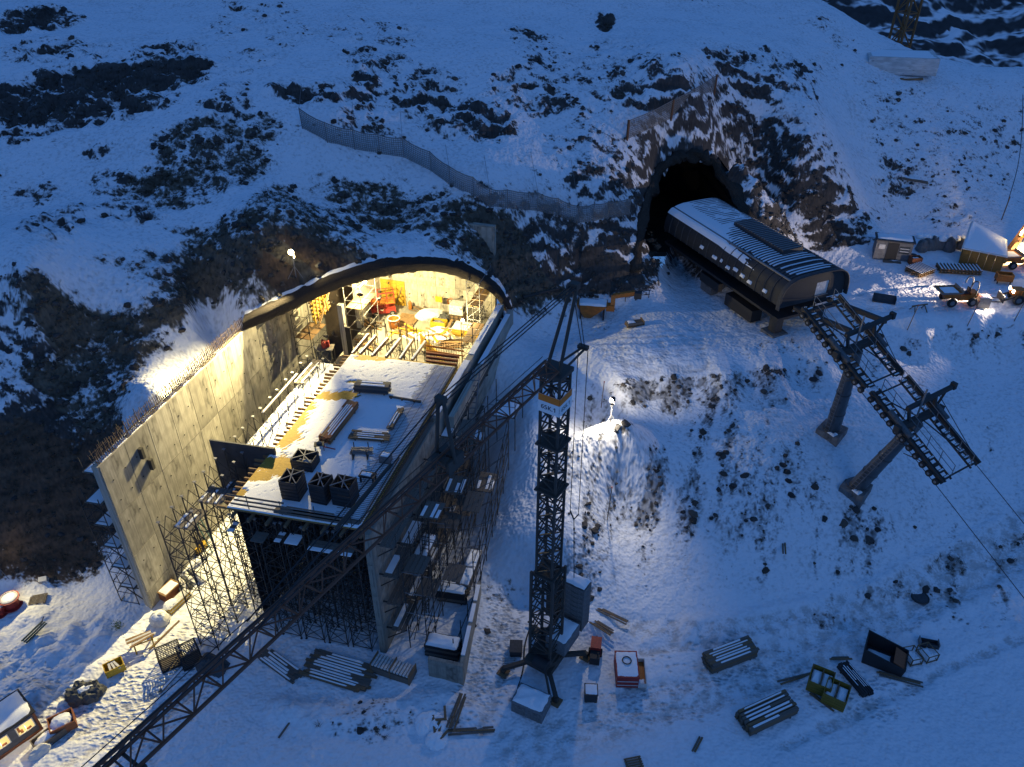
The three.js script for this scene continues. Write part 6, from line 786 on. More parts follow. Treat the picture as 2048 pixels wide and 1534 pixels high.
  { const o = thing('concrete_column', 'slender pale concrete column at the back left corner of the deck', 'column', P(694, 706, 9.2).setY(FLOOR), YAW); g_().box(0, 2.2, 0, 0.45, 6, 0.45).build('shaft', m.concrete[3], o); g_().box(0.5, 1.6, 0.2, 0.5, 3, 0.1).build('form_board', m.black, o); }
  { const o = thing('red_canister', 'red canisters standing on the scaffold left of the deck end', 'canister', P(647, 692, 11.4), 0); for (const [x, z] of [[0, 0], [0.4, 0.1], [0.15, 0.35]]) { const q = g_().box(x, 0.3, z, 0.3, 0.55, 0.22).build('can', m.red, o); g_().tube(V(x, 0.57, z), V(x, 0.66, z), 0.05, 8).build('cap', m.black, q); } g_().box(0.2, -0.03, 0.2, 1.4, 0.06, 1).build('board', m.timberGrey, o); for (const [x, z] of [[-0.4, -0.2], [0.8, -0.2], [0.8, 0.6], [-0.4, 0.6]]) g_().tube(V(x, -11.3, z), V(x, -0.05, z), 0.035).build('leg', m.steel, o); }
}

// ---------------------------------------------------------------- left yard
const litWindow = new THREE.MeshStandardMaterial({ color: 0x332a14, emissive: new THREE.Color(1, 0.72, 0.26), emissiveIntensity: 1.1 });
{ // site hut with two lit windows
  const b = between(6, 1516, 72, 1470, 0), o = thing('site_hut', 'small site hut with two lit yellow windows in the bottom left corner', 'hut', b.c.clone().setY(ground(b.c.x, b.c.z) - 0.05), b.yaw), W = 2.9, D = 2.1, Hh = 1.95;
  const wall = M(0.16, 0.165, 0.18, 0.8, { map: T.grime });
  g_().box(0, Hh / 2, -D / 2 - 0.05, W, Hh, D - 0.1).build('body', wall, o);
  g_().box(0, Hh - 0.02, 0.03, W + 0.06, 0.16, 0.12).box(0, 0.1, 0.03, W + 0.06, 0.2, 0.12).box(-W / 2, Hh / 2, 0.03, 0.14, Hh, 0.13).box(W / 2, Hh / 2, 0.03, 0.14, Hh, 0.13).build('trim', m.timberRed, o);
  g_().box(0, Hh / 2, 0, W - 0.16, Hh - 0.4, 0.04).build('front_panel', wall, o);
  for (const x of [-0.75, 0.75]) { const w = g_().box(x, 1.2, 0.035, 0.95, 0.75, 0.03).build('window', litWindow, o); g_().box(x, 1.6, 0.06, 1.07, 0.06, 0.05).box(x, 0.8, 0.06, 1.07, 0.06, 0.05).box(x - 0.5, 1.2, 0.06, 0.06, 0.74, 0.05).box(x + 0.5, 1.2, 0.06, 0.06, 0.74, 0.05).box(x, 1.2, 0.06, 0.04, 0.74, 0.04).build('frame', m.white, w); g_().box(x + 0.15, 0.95, 0.054, 0.3, 0.2, 0.01).box(x - 0.25, 1.05, 0.054, 0.16, 0.35, 0.01).box(x - 0.38, 1.3, 0.054, 0.14, 0.5, 0.01).build('sill_clutter', m.timberRed, w); }
  g_().box(0, Hh + 0.06, -D / 2, W + 0.3, 0.1, D + 0.4).build('roof', m.black, o); snowOn(o, 0, Hh + 0.1, -D / 2, W + 0.2, D + 0.3, 0.25, 7);
  for (const x of [-0.75, 0.75]) { const l = new THREE.PointLight(new THREE.Color(1, 0.75, 0.35), 1.6, 0, 2); l.name = 'lamp'; l.position.set(x, 1.2, 0.2); l.castShadow = true; l.shadow.radius = 8; o.add(l); }
}
{
  const red = thing('skip', 'red-brown box heaped with snow beside the lit hut', 'skip', spot(128, 1452), 0.6); openBox(red, 'side', m.timberRed, 1.5, 0.7, 1.2); lump(red, 'snow', m.snow, 0, 0.45, 0, 0.62, 0.4, 0.48, 3);
  const cr = thing('open_crate', 'long dark crate with tarpaulin and snow next to the red-brown box', 'crate', spot(103, 1478), 0.9); openBox(cr, 'side', m.timberGrey, 2, 0.6, 0.9); lump(cr, 'snow', m.snow, -0.1, 0.4, 0, 0.8, 0.3, 0.35, 8); lump(cr, 'tarpaulin', m.tarpPale, -0.9, 0.2, 0.5, 0.7, 0.5, 0.3, 5, 0.5);
  const th = thing('tarp_heap', 'heap of black tarpaulin rings half covered with snow, left yard', 'tarpaulin', spot(170, 1390), 0.2); for (let k = 0; k < 6; k++) { const a = k * 1.05; lump(th, 'fold', m.tarp, Math.cos(a) * 0.75, 0.1, Math.sin(a) * 0.5, 0.5, 0.55, 0.4, k * 4, 0.7); } lump(th, 'snow', m.snow, 0.1, 0.3, -0.1, 0.6, 0.35, 0.35, 20, 0.5);
  const ys = thing('yellow_skip', 'small yellow skip with planks in it on the trampled snow', 'skip', spot(232, 1342), 0.62); openBox(ys, 'side', m.yellow, 1.25, 0.62, 0.85, 0.05, 0.12); for (let k = 0; k < 3; k++) g_().box(-0.25 + k * 0.22, 0.62, 0.02 * k, 0.14, 0.08, 0.7 + 0.1 * k, 0.15 * k).build('plank', m.white, ys); for (const x of [-0.4, 0.4]) g_().box(x, 0.06, 0, 0.12, 0.12, 0.8).build('skid', m.black, ys);
  const tb = thing('trestle', 'timber trestle table littered with boards at the foot of the wall', 'trestle', spot(290, 1292), 0.5); for (let k = 0; k < 5; k++) g_().box(rr(-0.2, 0.2), 0.88 + 0.03 * k, -0.35 + k * 0.18, 1.7, 0.05, 0.16, rr(-0.3, 0.3)).build('board', k % 2 ? m.white : m.timber, tb); for (const x of [-0.6, 0.6]) for (const z of [-0.4, 0.4]) g_().bar(V(x, 0, z * 1.25), V(x, 0.86, z * 0.6), 0.09).build('leg', m.ply, tb); g_().box(0, 0.4, 0, 1.3, 0.08, 0.06).build('rail', m.ply, tb);
  const cg = (label, px, py, yaw, w) => { const o = thing('steel_cage', label, 'cage', spot(px, py), yaw, 'dark steel cages in the left yard'); const g = g_(); for (const [x, z] of [[-1, -1], [1, -1], [1, 1], [-1, 1]]) g.box(x * w / 2, 0.7, z * 0.6, 0.07, 1.4, 0.07); for (const y of [0.06, 1.37]) { for (const z of [-0.6, 0.6]) g.box(0, y, z, w, 0.07, 0.07); for (const x of [-1, 1]) g.box(x * w / 2, y, 0, 0.07, 0.07, 1.2); } g.build('frame', m.black, o); for (let k = 0; k < 9; k++) g_().box(-w / 2 + w * (k + 0.5) / 9, 1.4, 0, 0.05, 0.04, 1.2).build('bar', m.frameDark, o); for (let k = 0; k < 7; k++) for (const z of [-0.6, 0.6]) g_().box(0, 0.2 + k * 0.17, z, w, 0.05, 0.035).build('bar', m.black, o); g_().bar(V(-w / 2, 1.45, -0.6), V(0, 1.45, 0.6), 0.06).build('brace', m.galv, o); g_().box(0, 0.1, 0, w - 0.1, 0.05, 1.1).build('floor', m.timberGrey, o); return o; };
  cg('left one of two black steel cages casting a slatted shadow, near the jib', 345, 1325, 0.55, 1.5); cg('right one of two black steel cages beside the crane jib', 383, 1322, 0.62, 1.3);
  const dh = thing('net_heap', 'dark heap of coiled netting under the crane jib, left yard', 'net heap', spot(425, 1335), 0); for (let k = 0; k < 5; k++) lump(dh, 'coil', m.tarp, rr(-0.7, 0.7), 0.1, rr(-0.4, 0.4), 0.6, 0.6, 0.5, k * 7, 0.7);
  const pl = thing('plank', 'single pale plank lying on the snow beside the cages', 'plank', spot(348, 1355), 1.15); g_().box(0, 0.06, 0, 2.6, 0.07, 0.22).build('timber', m.timberGrey, pl); snowOn(pl, 0, 0.09, 0, 2.5, 0.2, 0.03, 3);
  const pe = thing('plank', 'thin plank lying near the foot of the tall wall', 'plank', spot(330, 1270), 1.1); g_().box(0, 0.05, 0, 2.8, 0.06, 0.14).build('timber', m.timber2, pe);
  const reel = (label, px, py, r) => { const o = thing('cable_reel', label, 'cable reel', spot(px, py), 0.3, 'red drums at the left edge'); for (const y of [0.05, 0.85]) { const f = g_().tube(V(0, y, 0), V(0, y + 0.08, 0), r, 22).build('flange', m.red, o); if (y > 0.5) g_().add(new THREE.TorusGeometry(r * 0.8, 0.05, 6, 20).rotateX(Math.PI / 2).translate(0, y + 0.1, 0)).build('rim', m.white, f); } g_().tube(V(0, 0.1, 0), V(0, 0.85, 0), r * 0.72, 18).build('core', m.red, o); mesh('snow_cap', new THREE.CylinderGeometry(r * 0.6, r * 0.74, 0.08, 16).translate(0, 0.96, 0), m.snow, o); };
  reel('red drum with snowy top at the foot of the brown bank', 26, 1212, 0.72); reel('wooden-topped red drum cut by the left edge', 2, 1226, 0.66);
  const pt = thing('pallet', 'wooden pallet on the snow below the brown earth bank', 'pallet', spot(77, 1200), 0.25); for (let k = 0; k < 7; k++) g_().box(0, 0.13, -0.4 + k * 0.135, 1.2, 0.03, 0.09).build('slat', m.timberGrey, pt); for (const x of [-0.5, 0, 0.5]) g_().box(x, 0.06, 0, 0.12, 0.11, 0.9).build('runner', m.timber2, pt);
  const pp = thing('pipe_bundle', 'short bundle of green-grey pipes sticking out of the snow, far left', 'pipes', spot(70, 1268), 1.2); for (let k = 0; k < 5; k++) g_().tube(V(-0.9, 0.2 + 0.1 * (k % 2), -0.2 + k * 0.11), V(0.9, 0.25 + 0.1 * (k % 2), -0.2 + k * 0.11), 0.06, 8).build('pipe', M(0.06, 0.1, 0.07, 0.6), pp); g_().bar(V(0.5, 0.2, 0), V(0.9, 1, 0.3), 0.05).build('stake', m.timberGrey, pp);
  const wb = thing('white_box', 'small white box on the brown earth bank', 'box', spot(88, 1162), 0.3); g_().box(0, 0.18, 0, 0.55, 0.4, 0.35, 0, 0.5).build('body', m.white, wb); g_().box(0, 0.36, 0.12, 0.57, 0.04, 0.36, 0, 0.5).build('lid', m.tarpPale, wb);
  const bc = thing('wooden_chest', 'brown wooden chest with pale lid against the tall concrete wall', 'chest', spot(342, 1190), 1.1); g_().box(0, 0.4, 0, 1.4, 0.8, 0.85).build('body', m.timberRed, bc); g_().box(0, 0.83, 0, 1.5, 0.06, 0.95).build('lid', m.timber, bc); snowOn(bc, 0, 0.85, 0, 1.4, 0.85, 0.06, 1);
  const yt = thing('yellow_tub', 'yellow bundle of wrapped panels beside the wooden chest', 'bundle', spot(358, 1208), 1.1); for (let k = 0; k < 6; k++) g_().box(0, 0.06 + k * 0.1, 0, 2, 0.08, 0.6).build('panel', k % 3 === 2 ? m.white : m.yellow, yt); lump(yt, 'snow', m.snow, -0.6, 0.55, -0.1, 0.6, 0.25, 0.35, 2);
  const sb = thing('big_bag', 'white big bag slumped in the snow by the wall foot', 'bag', spot(322, 1245), 0); lump(sb, 'bag', m.tarpPale, 0, 0.3, 0, 0.7, 0.75, 0.6, 5, 0.25); lump(sb, 'snow', m.snow, 0, 0.75, 0, 0.5, 0.3, 0.45, 6, 0.3);
  const tp = thing('tarp_heap', 'black and white folded sheeting heap along the wall foot', 'sheeting', spot(378, 1165), 0.8); for (let k = 0; k < 6; k++) lump(tp, 'fold', k % 2 ? m.tarpPale : m.tarp, -0.8 + k * 0.32, 0.08, rr(-0.3, 0.3), 0.3, 0.4, 0.75, k * 5, 0.5);
  const yg = thing('compactor', 'small yellow machine between the wall and the front towers', 'machine', spot(402, 1100), 1.1); g_().box(0, 0.35, 0, 1.1, 0.45, 0.6).build('engine', m.yellow, yg); g_().box(0, 0.08, 0, 1.3, 0.14, 0.7).build('base_plate', m.black, yg); g_().bar(V(0.4, 0.5, -0.2), V(1.1, 1.1, -0.2), 0.05).bar(V(0.4, 0.5, 0.2), V(1.1, 1.1, 0.2), 0.05).bar(V(1.1, 1.1, -0.2), V(1.1, 1.1, 0.2), 0.05).build('handle', m.black, yg);
  const lw = S(6.3, -8.3, 0), ld = thing('ladder', 'bundle of rods and a blue-green ladder leaning on the tall wall', 'ladder', lw, YAW); for (const z of [-0.25, 0.25]) g_().bar(V(0.9, 0, z), V(0.05, 4.2, z), 0.07).build('rail', M(0.05, 0.14, 0.14, 0.6), ld); for (let k = 1; k < 13; k++) g_().bar(V(0.9 - 0.065 * k, 0.32 * k, -0.25), V(0.9 - 0.065 * k, 0.32 * k, 0.25), 0.045).build('rung', m.galv, ld); for (let k = 0; k < 4; k++) g_().tube(V(0.7, 0, 0.6 + k * 0.2), V(0.1, 4.6 + 0.3 * k, 0.6 + k * 0.22), 0.04).build('rod', m.steel, ld);
  const br = thing('shrub', 'small green-leaved branch at the foot of the scaffold behind the wall', 'shrub', spot(238, 1258), 0); { const q = rng(77), pos = [], idx = []; for (let k = 0; k < 90; k++) { const x = (q() - 0.5) * 0.7, y = 0.15 + q() * 0.6, z = (q() - 0.5) * 0.7, a = q() * 6.3, s = 0.06, b = pos.length / 3; pos.push(x, y, z, x + Math.cos(a) * s * 2, y + s, z + Math.sin(a) * s * 2, x - Math.sin(a) * s, y + s * 0.6, z + Math.cos(a) * s); idx.push(b, b + 1, b + 2); } mesh('leaves', raw(pos, idx), M(0.08, 0.16, 0.03, 0.9, { side: THREE.DoubleSide }), br); for (let k = 0; k < 4; k++) g_().tube(V(0, 0, 0), V(Math.cos(k * 1.6) * 0.25, 0.6, Math.sin(k * 1.6) * 0.25), 0.015, 5).build('twig', m.timber2, br); }
}
// ---------------------------------------------------------------- in front of the deck
{
  planks('plank_stack', 'wide snowed-in plank pile below the front of the deck', 'plank stack', spot(680, 1345), YAW - 0.05, { across: 10, layers: 3, len: 4.6, w: 0.2, t: 0.07, mats: [m.timberGrey, m.timber2], snow: 0.09, jitter: 0.4, group: 'snowed-in timber in front of the deck' });
  planks('plank_stack', 'loose snow-covered boards left of the wide plank pile', 'plank stack', spot(560, 1332), YAW - 0.35, { across: 5, layers: 2, len: 3.4, w: 0.2, t: 0.07, mats: [m.timberGrey], snow: 0.09, jitter: 0.5, group: 'snowed-in timber in front of the deck' });
  const rk = thing('roller_rack', 'row of snowy rolls packed in a rack in front of the side wall', 'rack', spot(788, 1345), YAW - 0.1); for (let k = 0; k < 12; k++) g_().tube(V(-1.35 + k * 0.24, 0.75, -0.5), V(-1.35 + k * 0.24, 0.82, 0.5), 0.1, 10).build('roll', m.white, rk); g_().box(0, 0.3, 0, 3, 0.6, 1.1).build('crate', m.timberGrey, rk); for (const x of [-1.46, 0, 1.46]) g_().box(x, 0.5, 0, 0.06, 1, 1.16).build('end_board', m.timber2, rk);
  const dh = thing('debris_heap', 'snowed-in heap of broken formwork at the bottom, left of the path', 'heap', spot(880, 1450), 0.4); for (let k = 0; k < 5; k++) lump(dh, 'snow', m.snow, rr(-1.2, 1), 0, rr(-1, 1), rr(0.5, 0.9), rr(0.3, 0.6), rr(0.4, 0.8), k * 9, 0.4); for (let k = 0; k < 7; k++) g_().box(rr(-1, 1), 0.3 + 0.1 * R(), rr(-1, 1), rr(0.8, 2), 0.06, 0.16, rr(0, 3), 0, rr(-0.3, 0.3)).build('board', m.timber2, dh);
  const st = (label, px, py, yaw, n, len) => { const o = thing('board_bundle', label, 'boards', spot(px, py), yaw, 'loose boards on the snow'); for (let k = 0; k < n; k++) g_().box(rr(-0.15, 0.15), 0.05 + 0.04 * (k % 2), -0.1 * n / 2 + k * 0.16, len, 0.05, 0.12, rr(-0.04, 0.04)).build('board', k % 2 ? m.timber2 : m.timberGrey, o); return o; };
  st('steep bundle of thin boards beside the snowed-in heap', 912, 1425, 1.3, 4, 2.6); st('thin boards lying flat at the bottom right of the snowed-in heap', 945, 1462, 0.05, 3, 3); st('two thin boards right of the rear plank stack', 1600, 1355, 0.3, 2, 3.4); st('pair of thin boards beside the front plank stack', 1640, 1402, -0.85, 2, 1.8); st('thin boards lying in front of the dark skip', 1800, 1358, -0.35, 3, 2.8); st('short boards behind the yellow boxes', 1680, 1318, 0.02, 2, 1.6); st('single stake lying on the blue snow at the bottom left', 578, 1450, 1.2, 1, 2); st('crossed stakes standing in the bank below the mound', 1568, 1090, 1.35, 2, 1.9); st('thin board at the very bottom of the frame near the path', 1395, 1490, 1.0, 2, 1.2); st('boards leaning behind the crane ballast', 1205, 1222, -0.55, 3, 4.2); st('short bundle of beams behind the crane ballast, lower one', 1195, 1248, -0.7, 4, 2.8);
}
// ---------------------------------------------------------------- around the crane foot
{
  const bx = (name, label, cat, px, py, yaw, w, h, d, mat, snow = 0.14) => { const o = thing(name, label, cat, spot(px, py), yaw); g_().box(0, h / 2 + 0.08, 0, w, h, d).build('body', mat, o); g_().box(0, h + 0.1, 0, w + 0.06, 0.05, d + 0.06).build('lid', mat, o); for (const x of [-w * 0.36, w * 0.36]) g_().box(x, 0.05, 0, 0.14, 0.12, d * 0.95).build('skid', m.timber2, o); if (snow) snowOn(o, 0, h + 0.12, 0, w, d, snow, px); return o; };
  const c = bx('site_cabinet', 'large grey cabinet with thick snow on top, front left of the crane foot', 'cabinet', 1062, 1418, -0.45, 2.2, 1.1, 1.5, m.grey, 0.22); for (const x of [-0.55, 0.55]) g_().box(x, 0.6, 0.765, 0.9, 0.7, 0.03).build('door', m.concreteDark, c);
  bx('tool_crate', 'small dark crate dusted with snow, right of the crane foot', 'crate', 1181, 1395, -0.05, 0.85, 0.8, 0.85, m.frameDark, 0.06);
  bx('tool_crate', 'small dark box left of the crane mast', 'crate', 1032, 1303, -0.05, 0.85, 0.5, 1, m.darkPanel, 0);
  const gp = thing('pallet', 'snowy slatted pallet left of the crane foot', 'pallet', spot(1018, 1328), -0.05); for (let k = 0; k < 7; k++) g_().box(0, 0.13, -0.4 + k * 0.135, 0.9, 0.03, 0.08).build('slat', m.white, gp); for (const x of [-0.38, 0.38]) g_().box(x, 0.06, 0, 0.1, 0.11, 0.95).build('runner', m.timber2, gp);
  const rg = thing('generator', 'small red generator behind the crane foot', 'generator', spot(1190, 1312), 1.4); g_().box(0.3, 0.75, 0, 1, 0.8, 0.75).build('hood', m.red, rg); g_().box(-0.55, 0.55, 0, 0.7, 0.7, 0.7).build('engine', m.black, rg); for (const z of [-0.4, 0.4]) wheel(rg, 0.1, 0.3, z, 0.3, 0.18); g_().bar(V(0.8, 0.4, 0), V(1.5, 0.3, 0), 0.08).build('drawbar', m.black, rg); g_().tube(V(-0.6, 0.9, 0.2), V(-0.6, 1.2, 0.2), 0.05).build('exhaust', m.steel, rg);
  const rc = bx('red_container', 'small dark red container with snowy roof right of the crane', 'container', 1251, 1350, -0.03, 1.5, 1.1, 2.1, m.red, 0.1); for (const y of [0.35, 0.75]) g_().box(0, y, 1.062, 1.4, 0.06, 0.03).build('rib', m.white, rc); g_().add(new THREE.TorusGeometry(0.3, 0.04, 6, 18).rotateX(Math.PI / 2).translate(0, 1.36, -0.2)).build('cable_coil', m.black, rc);
  const ot = thing('trough', 'narrow trough with orange-brown floor beside the red container', 'trough', spot(1279, 1350), -0.05); openBox(ot, 'side', m.white, 0.8, 0.45, 2.1); g_().box(0, 0.12, 0, 0.66, 0.03, 1.9).build('lining', m.orange, ot); snowOn(ot, 0, 0.13, 0.7, 0.6, 0.5, 0.2, 4);
  const hs = thing('hose', 'dark hose trailing along the snow left of the crane', 'hose', spot(1050, 1330), 0); { const pts = [[1062, 1250], [1050, 1290], [1046, 1340], [1035, 1380], [1030, 1420]].map(([x, y]) => onGround(x, y).sub(hs.position).add(V(0, 0.05, 0))); g_().wire(pts, 0.05).build('tube', m.black, hs); g_().box(pts[0].x, pts[0].y + 0.3, pts[0].z, 0.5, 0.1, 0.1).build('coupling', m.steel, hs); }
}
// ---------------------------------------------------------------- front right: timber, skip, yellow boxes
{
  const b1 = between(1412, 1335, 1502, 1302); planks('plank_stack', 'rear dark plank stack with one snowy top board, right of the red container', 'plank stack', b1.c, b1.yaw, { across: 6, layers: 8, len: b1.len, w: 0.2, t: 0.1, mats: [m.timberGrey, m.timber2], snow: 0.06, group: 'plank stacks on the front right snow' });
  const b2 = between(1484, 1455, 1578, 1412); planks('plank_stack', 'front plank stack with snow striped along its boards', 'plank stack', b2.c, b2.yaw, { across: 6, layers: 7, len: b2.len, w: 0.2, t: 0.1, gap: 0.06, mats: [m.timberGrey, m.timber2], snow: 0.04, group: 'plank stacks on the front right snow' });
  const b3 = between(1682, 1335, 1735, 1395); planks('beam_bundle', 'narrow bundle of dark steel beams between the yellow boxes and the skip', 'beams', b3.c, b3.yaw, { across: 5, layers: 3, len: b3.len, w: 0.11, t: 0.16, gap: 0.05, mats: [m.black, m.frameDark], snow: 0.02 });
  const sk = thing('waste_skip', 'big black open skip with a slanting side, front right', 'skip', spot(1765, 1322), -0.5); { const w = 2.6, d = 1.7, h = 1.5, t = 0.07, pl = (a, b, c, e, n) => g_().hexa([a, b, b.clone().add(n), a.clone().add(n)], [e, c, c.clone().add(n), e.clone().add(n)]).build('side', m.black, sk); g_().box(0, 0.06, 0, w, 0.1, d).build('bottom', m.black, sk); pl(V(-w / 2, 0.1, d / 2), V(w / 2, 0.1, d / 2), V(w / 2 + 0.1, 0.95, d / 2 + 0.1), V(-w / 2 - 0.1, h, d / 2 + 0.1), V(0, 0, -t)); pl(V(-w / 2, 0.1, -d / 2), V(w / 2, 0.1, -d / 2), V(w / 2 + 0.1, 0.95, -d / 2 - 0.1), V(-w / 2 - 0.1, h, -d / 2 - 0.1), V(0, 0, t)); pl(V(-w / 2, 0.1, -d / 2 + 0.1), V(-w / 2, 0.1, d / 2 - 0.1), V(-w / 2 - 0.1, h, d / 2), V(-w / 2 - 0.1, h, -d / 2), V(t, 0, 0)); pl(V(w / 2, 0.1, -d / 2 + 0.1), V(w / 2, 0.1, d / 2 - 0.1), V(w / 2 + 0.1, 0.95, d / 2), V(w / 2 + 0.1, 0.95, -d / 2), V(-t, 0, 0)); g_().box(0.95, 1, 0.1, 0.9, 0.06, 1.4, 0, 0, -0.4).build('lid', m.timberRed, sk); snowOn(sk, -0.3, 0.1, 0, 1.6, 1.2, 0.15, 9); }
  const yb = (label, px, py, yaw) => { const o = thing('yellow_crate', label, 'crate', spot(px, py), yaw, 'yellow plank crates'); for (let l = 0; l < 4; l++) { const y = 0.16 + l * 0.26; for (const s of [-1, 1]) { g_().box(0, y, s * 0.75, 1.5, 0.23, 0.05).build('board', m.yellowOld, o); g_().box(s * 0.73, y, 0, 0.05, 0.23, 1.44).build('board', m.yellowOld, o); } } g_().box(0, 0.3, 0, 1.4, 0.06, 1.4).build('floor', m.timber2, o); g_().box(0, 0.9, 0, 0.05, 0.2, 1.44).build('divider', m.timber2, o); for (const [x, z] of [[-1, -1], [1, -1], [1, 1], [-1, 1]]) g_().box(x * 0.68, 0.55, z * 0.68, 0.1, 1.1, 0.1).build('post', m.timber2, o); snowOn(o, -0.34, 0.72, 0, 0.6, 1.3, 0.14, px); snowOn(o, 0.36, 0.72, 0, 0.6, 1.3, 0.14, px + 1); };
  m.yellowOld = M(0.3, 0.2, 0.02, 0.75, { map: T.wood });
  yb('left one of the two yellow plank crates filled with snow', 1638, 1372, -0.5); yb('right one of the two yellow plank crates filled with snow', 1668, 1398, -0.55);
  const wc = (label, px, py, yaw) => { const o = thing('wire_crate', label, 'crate', spot(px, py), yaw, 'small snowed-in crates behind the skip'); const g = g_(); for (const [x, z] of [[-1, -1], [1, -1], [1, 1], [-1, 1]]) g.box(x * 0.42, 0.35, z * 0.55, 0.06, 0.7, 0.06); for (const y of [0.1, 0.68]) { for (const z of [-0.55, 0.55]) g.box(0, y, z, 0.84, 0.05, 0.05); for (const x of [-0.42, 0.42]) g.box(x, y, 0, 0.05, 0.05, 1.1); } g.build('frame', m.timber2, o); snowOn(o, 0, 0.12, 0, 0.8, 1, 0.4, px); return o; };
  wc('left small crate heaped with snow right of the black skip', 1822, 1318, 0.2); wc('right small crate heaped with snow right of the black skip', 1852, 1312, 0.3);
  const tr = thing('trough', 'small dark trough behind the snowed-in crates', 'trough', spot(1856, 1290), -0.25); openBox(tr, 'side', m.darkPanel, 1.2, 0.35, 0.55); for (const x of [-0.62, 0.62]) g_().box(x, 0.25, 0, 0.05, 0.5, 0.6).build('end_plate', m.galv, tr);
  const mh = thing('manhole_cover', 'dark oval cover lying in the snow beside the track', 'cover', spot(1840, 1196), 0.2); mesh('disc', new THREE.CylinderGeometry(0.62, 0.66, 0.09, 28).translate(0, 0.06, 0), m.darkPanel, mh); mesh('rim', new THREE.TorusGeometry(0.6, 0.04, 6, 28).rotateX(Math.PI / 2).translate(0, 0.11, 0), m.steel, mh);
  const bt = (label, px, py) => { const o = thing('pallet', label, 'pallet', spot(px, py), 0.2, 'objects cut by the bottom edge'); for (let k = 0; k < 6; k++) g_().box(0, 0.13, -0.4 + k * 0.16, 1.1, 0.03, 0.1).build('slat', m.timber2, o); for (const x of [-0.45, 0.45]) g_().box(x, 0.06, 0, 0.1, 0.11, 0.9).build('runner', m.timberGrey, o); };
  bt('wooden pallet cut off by the bottom edge of the frame', 1268, 1530);
}
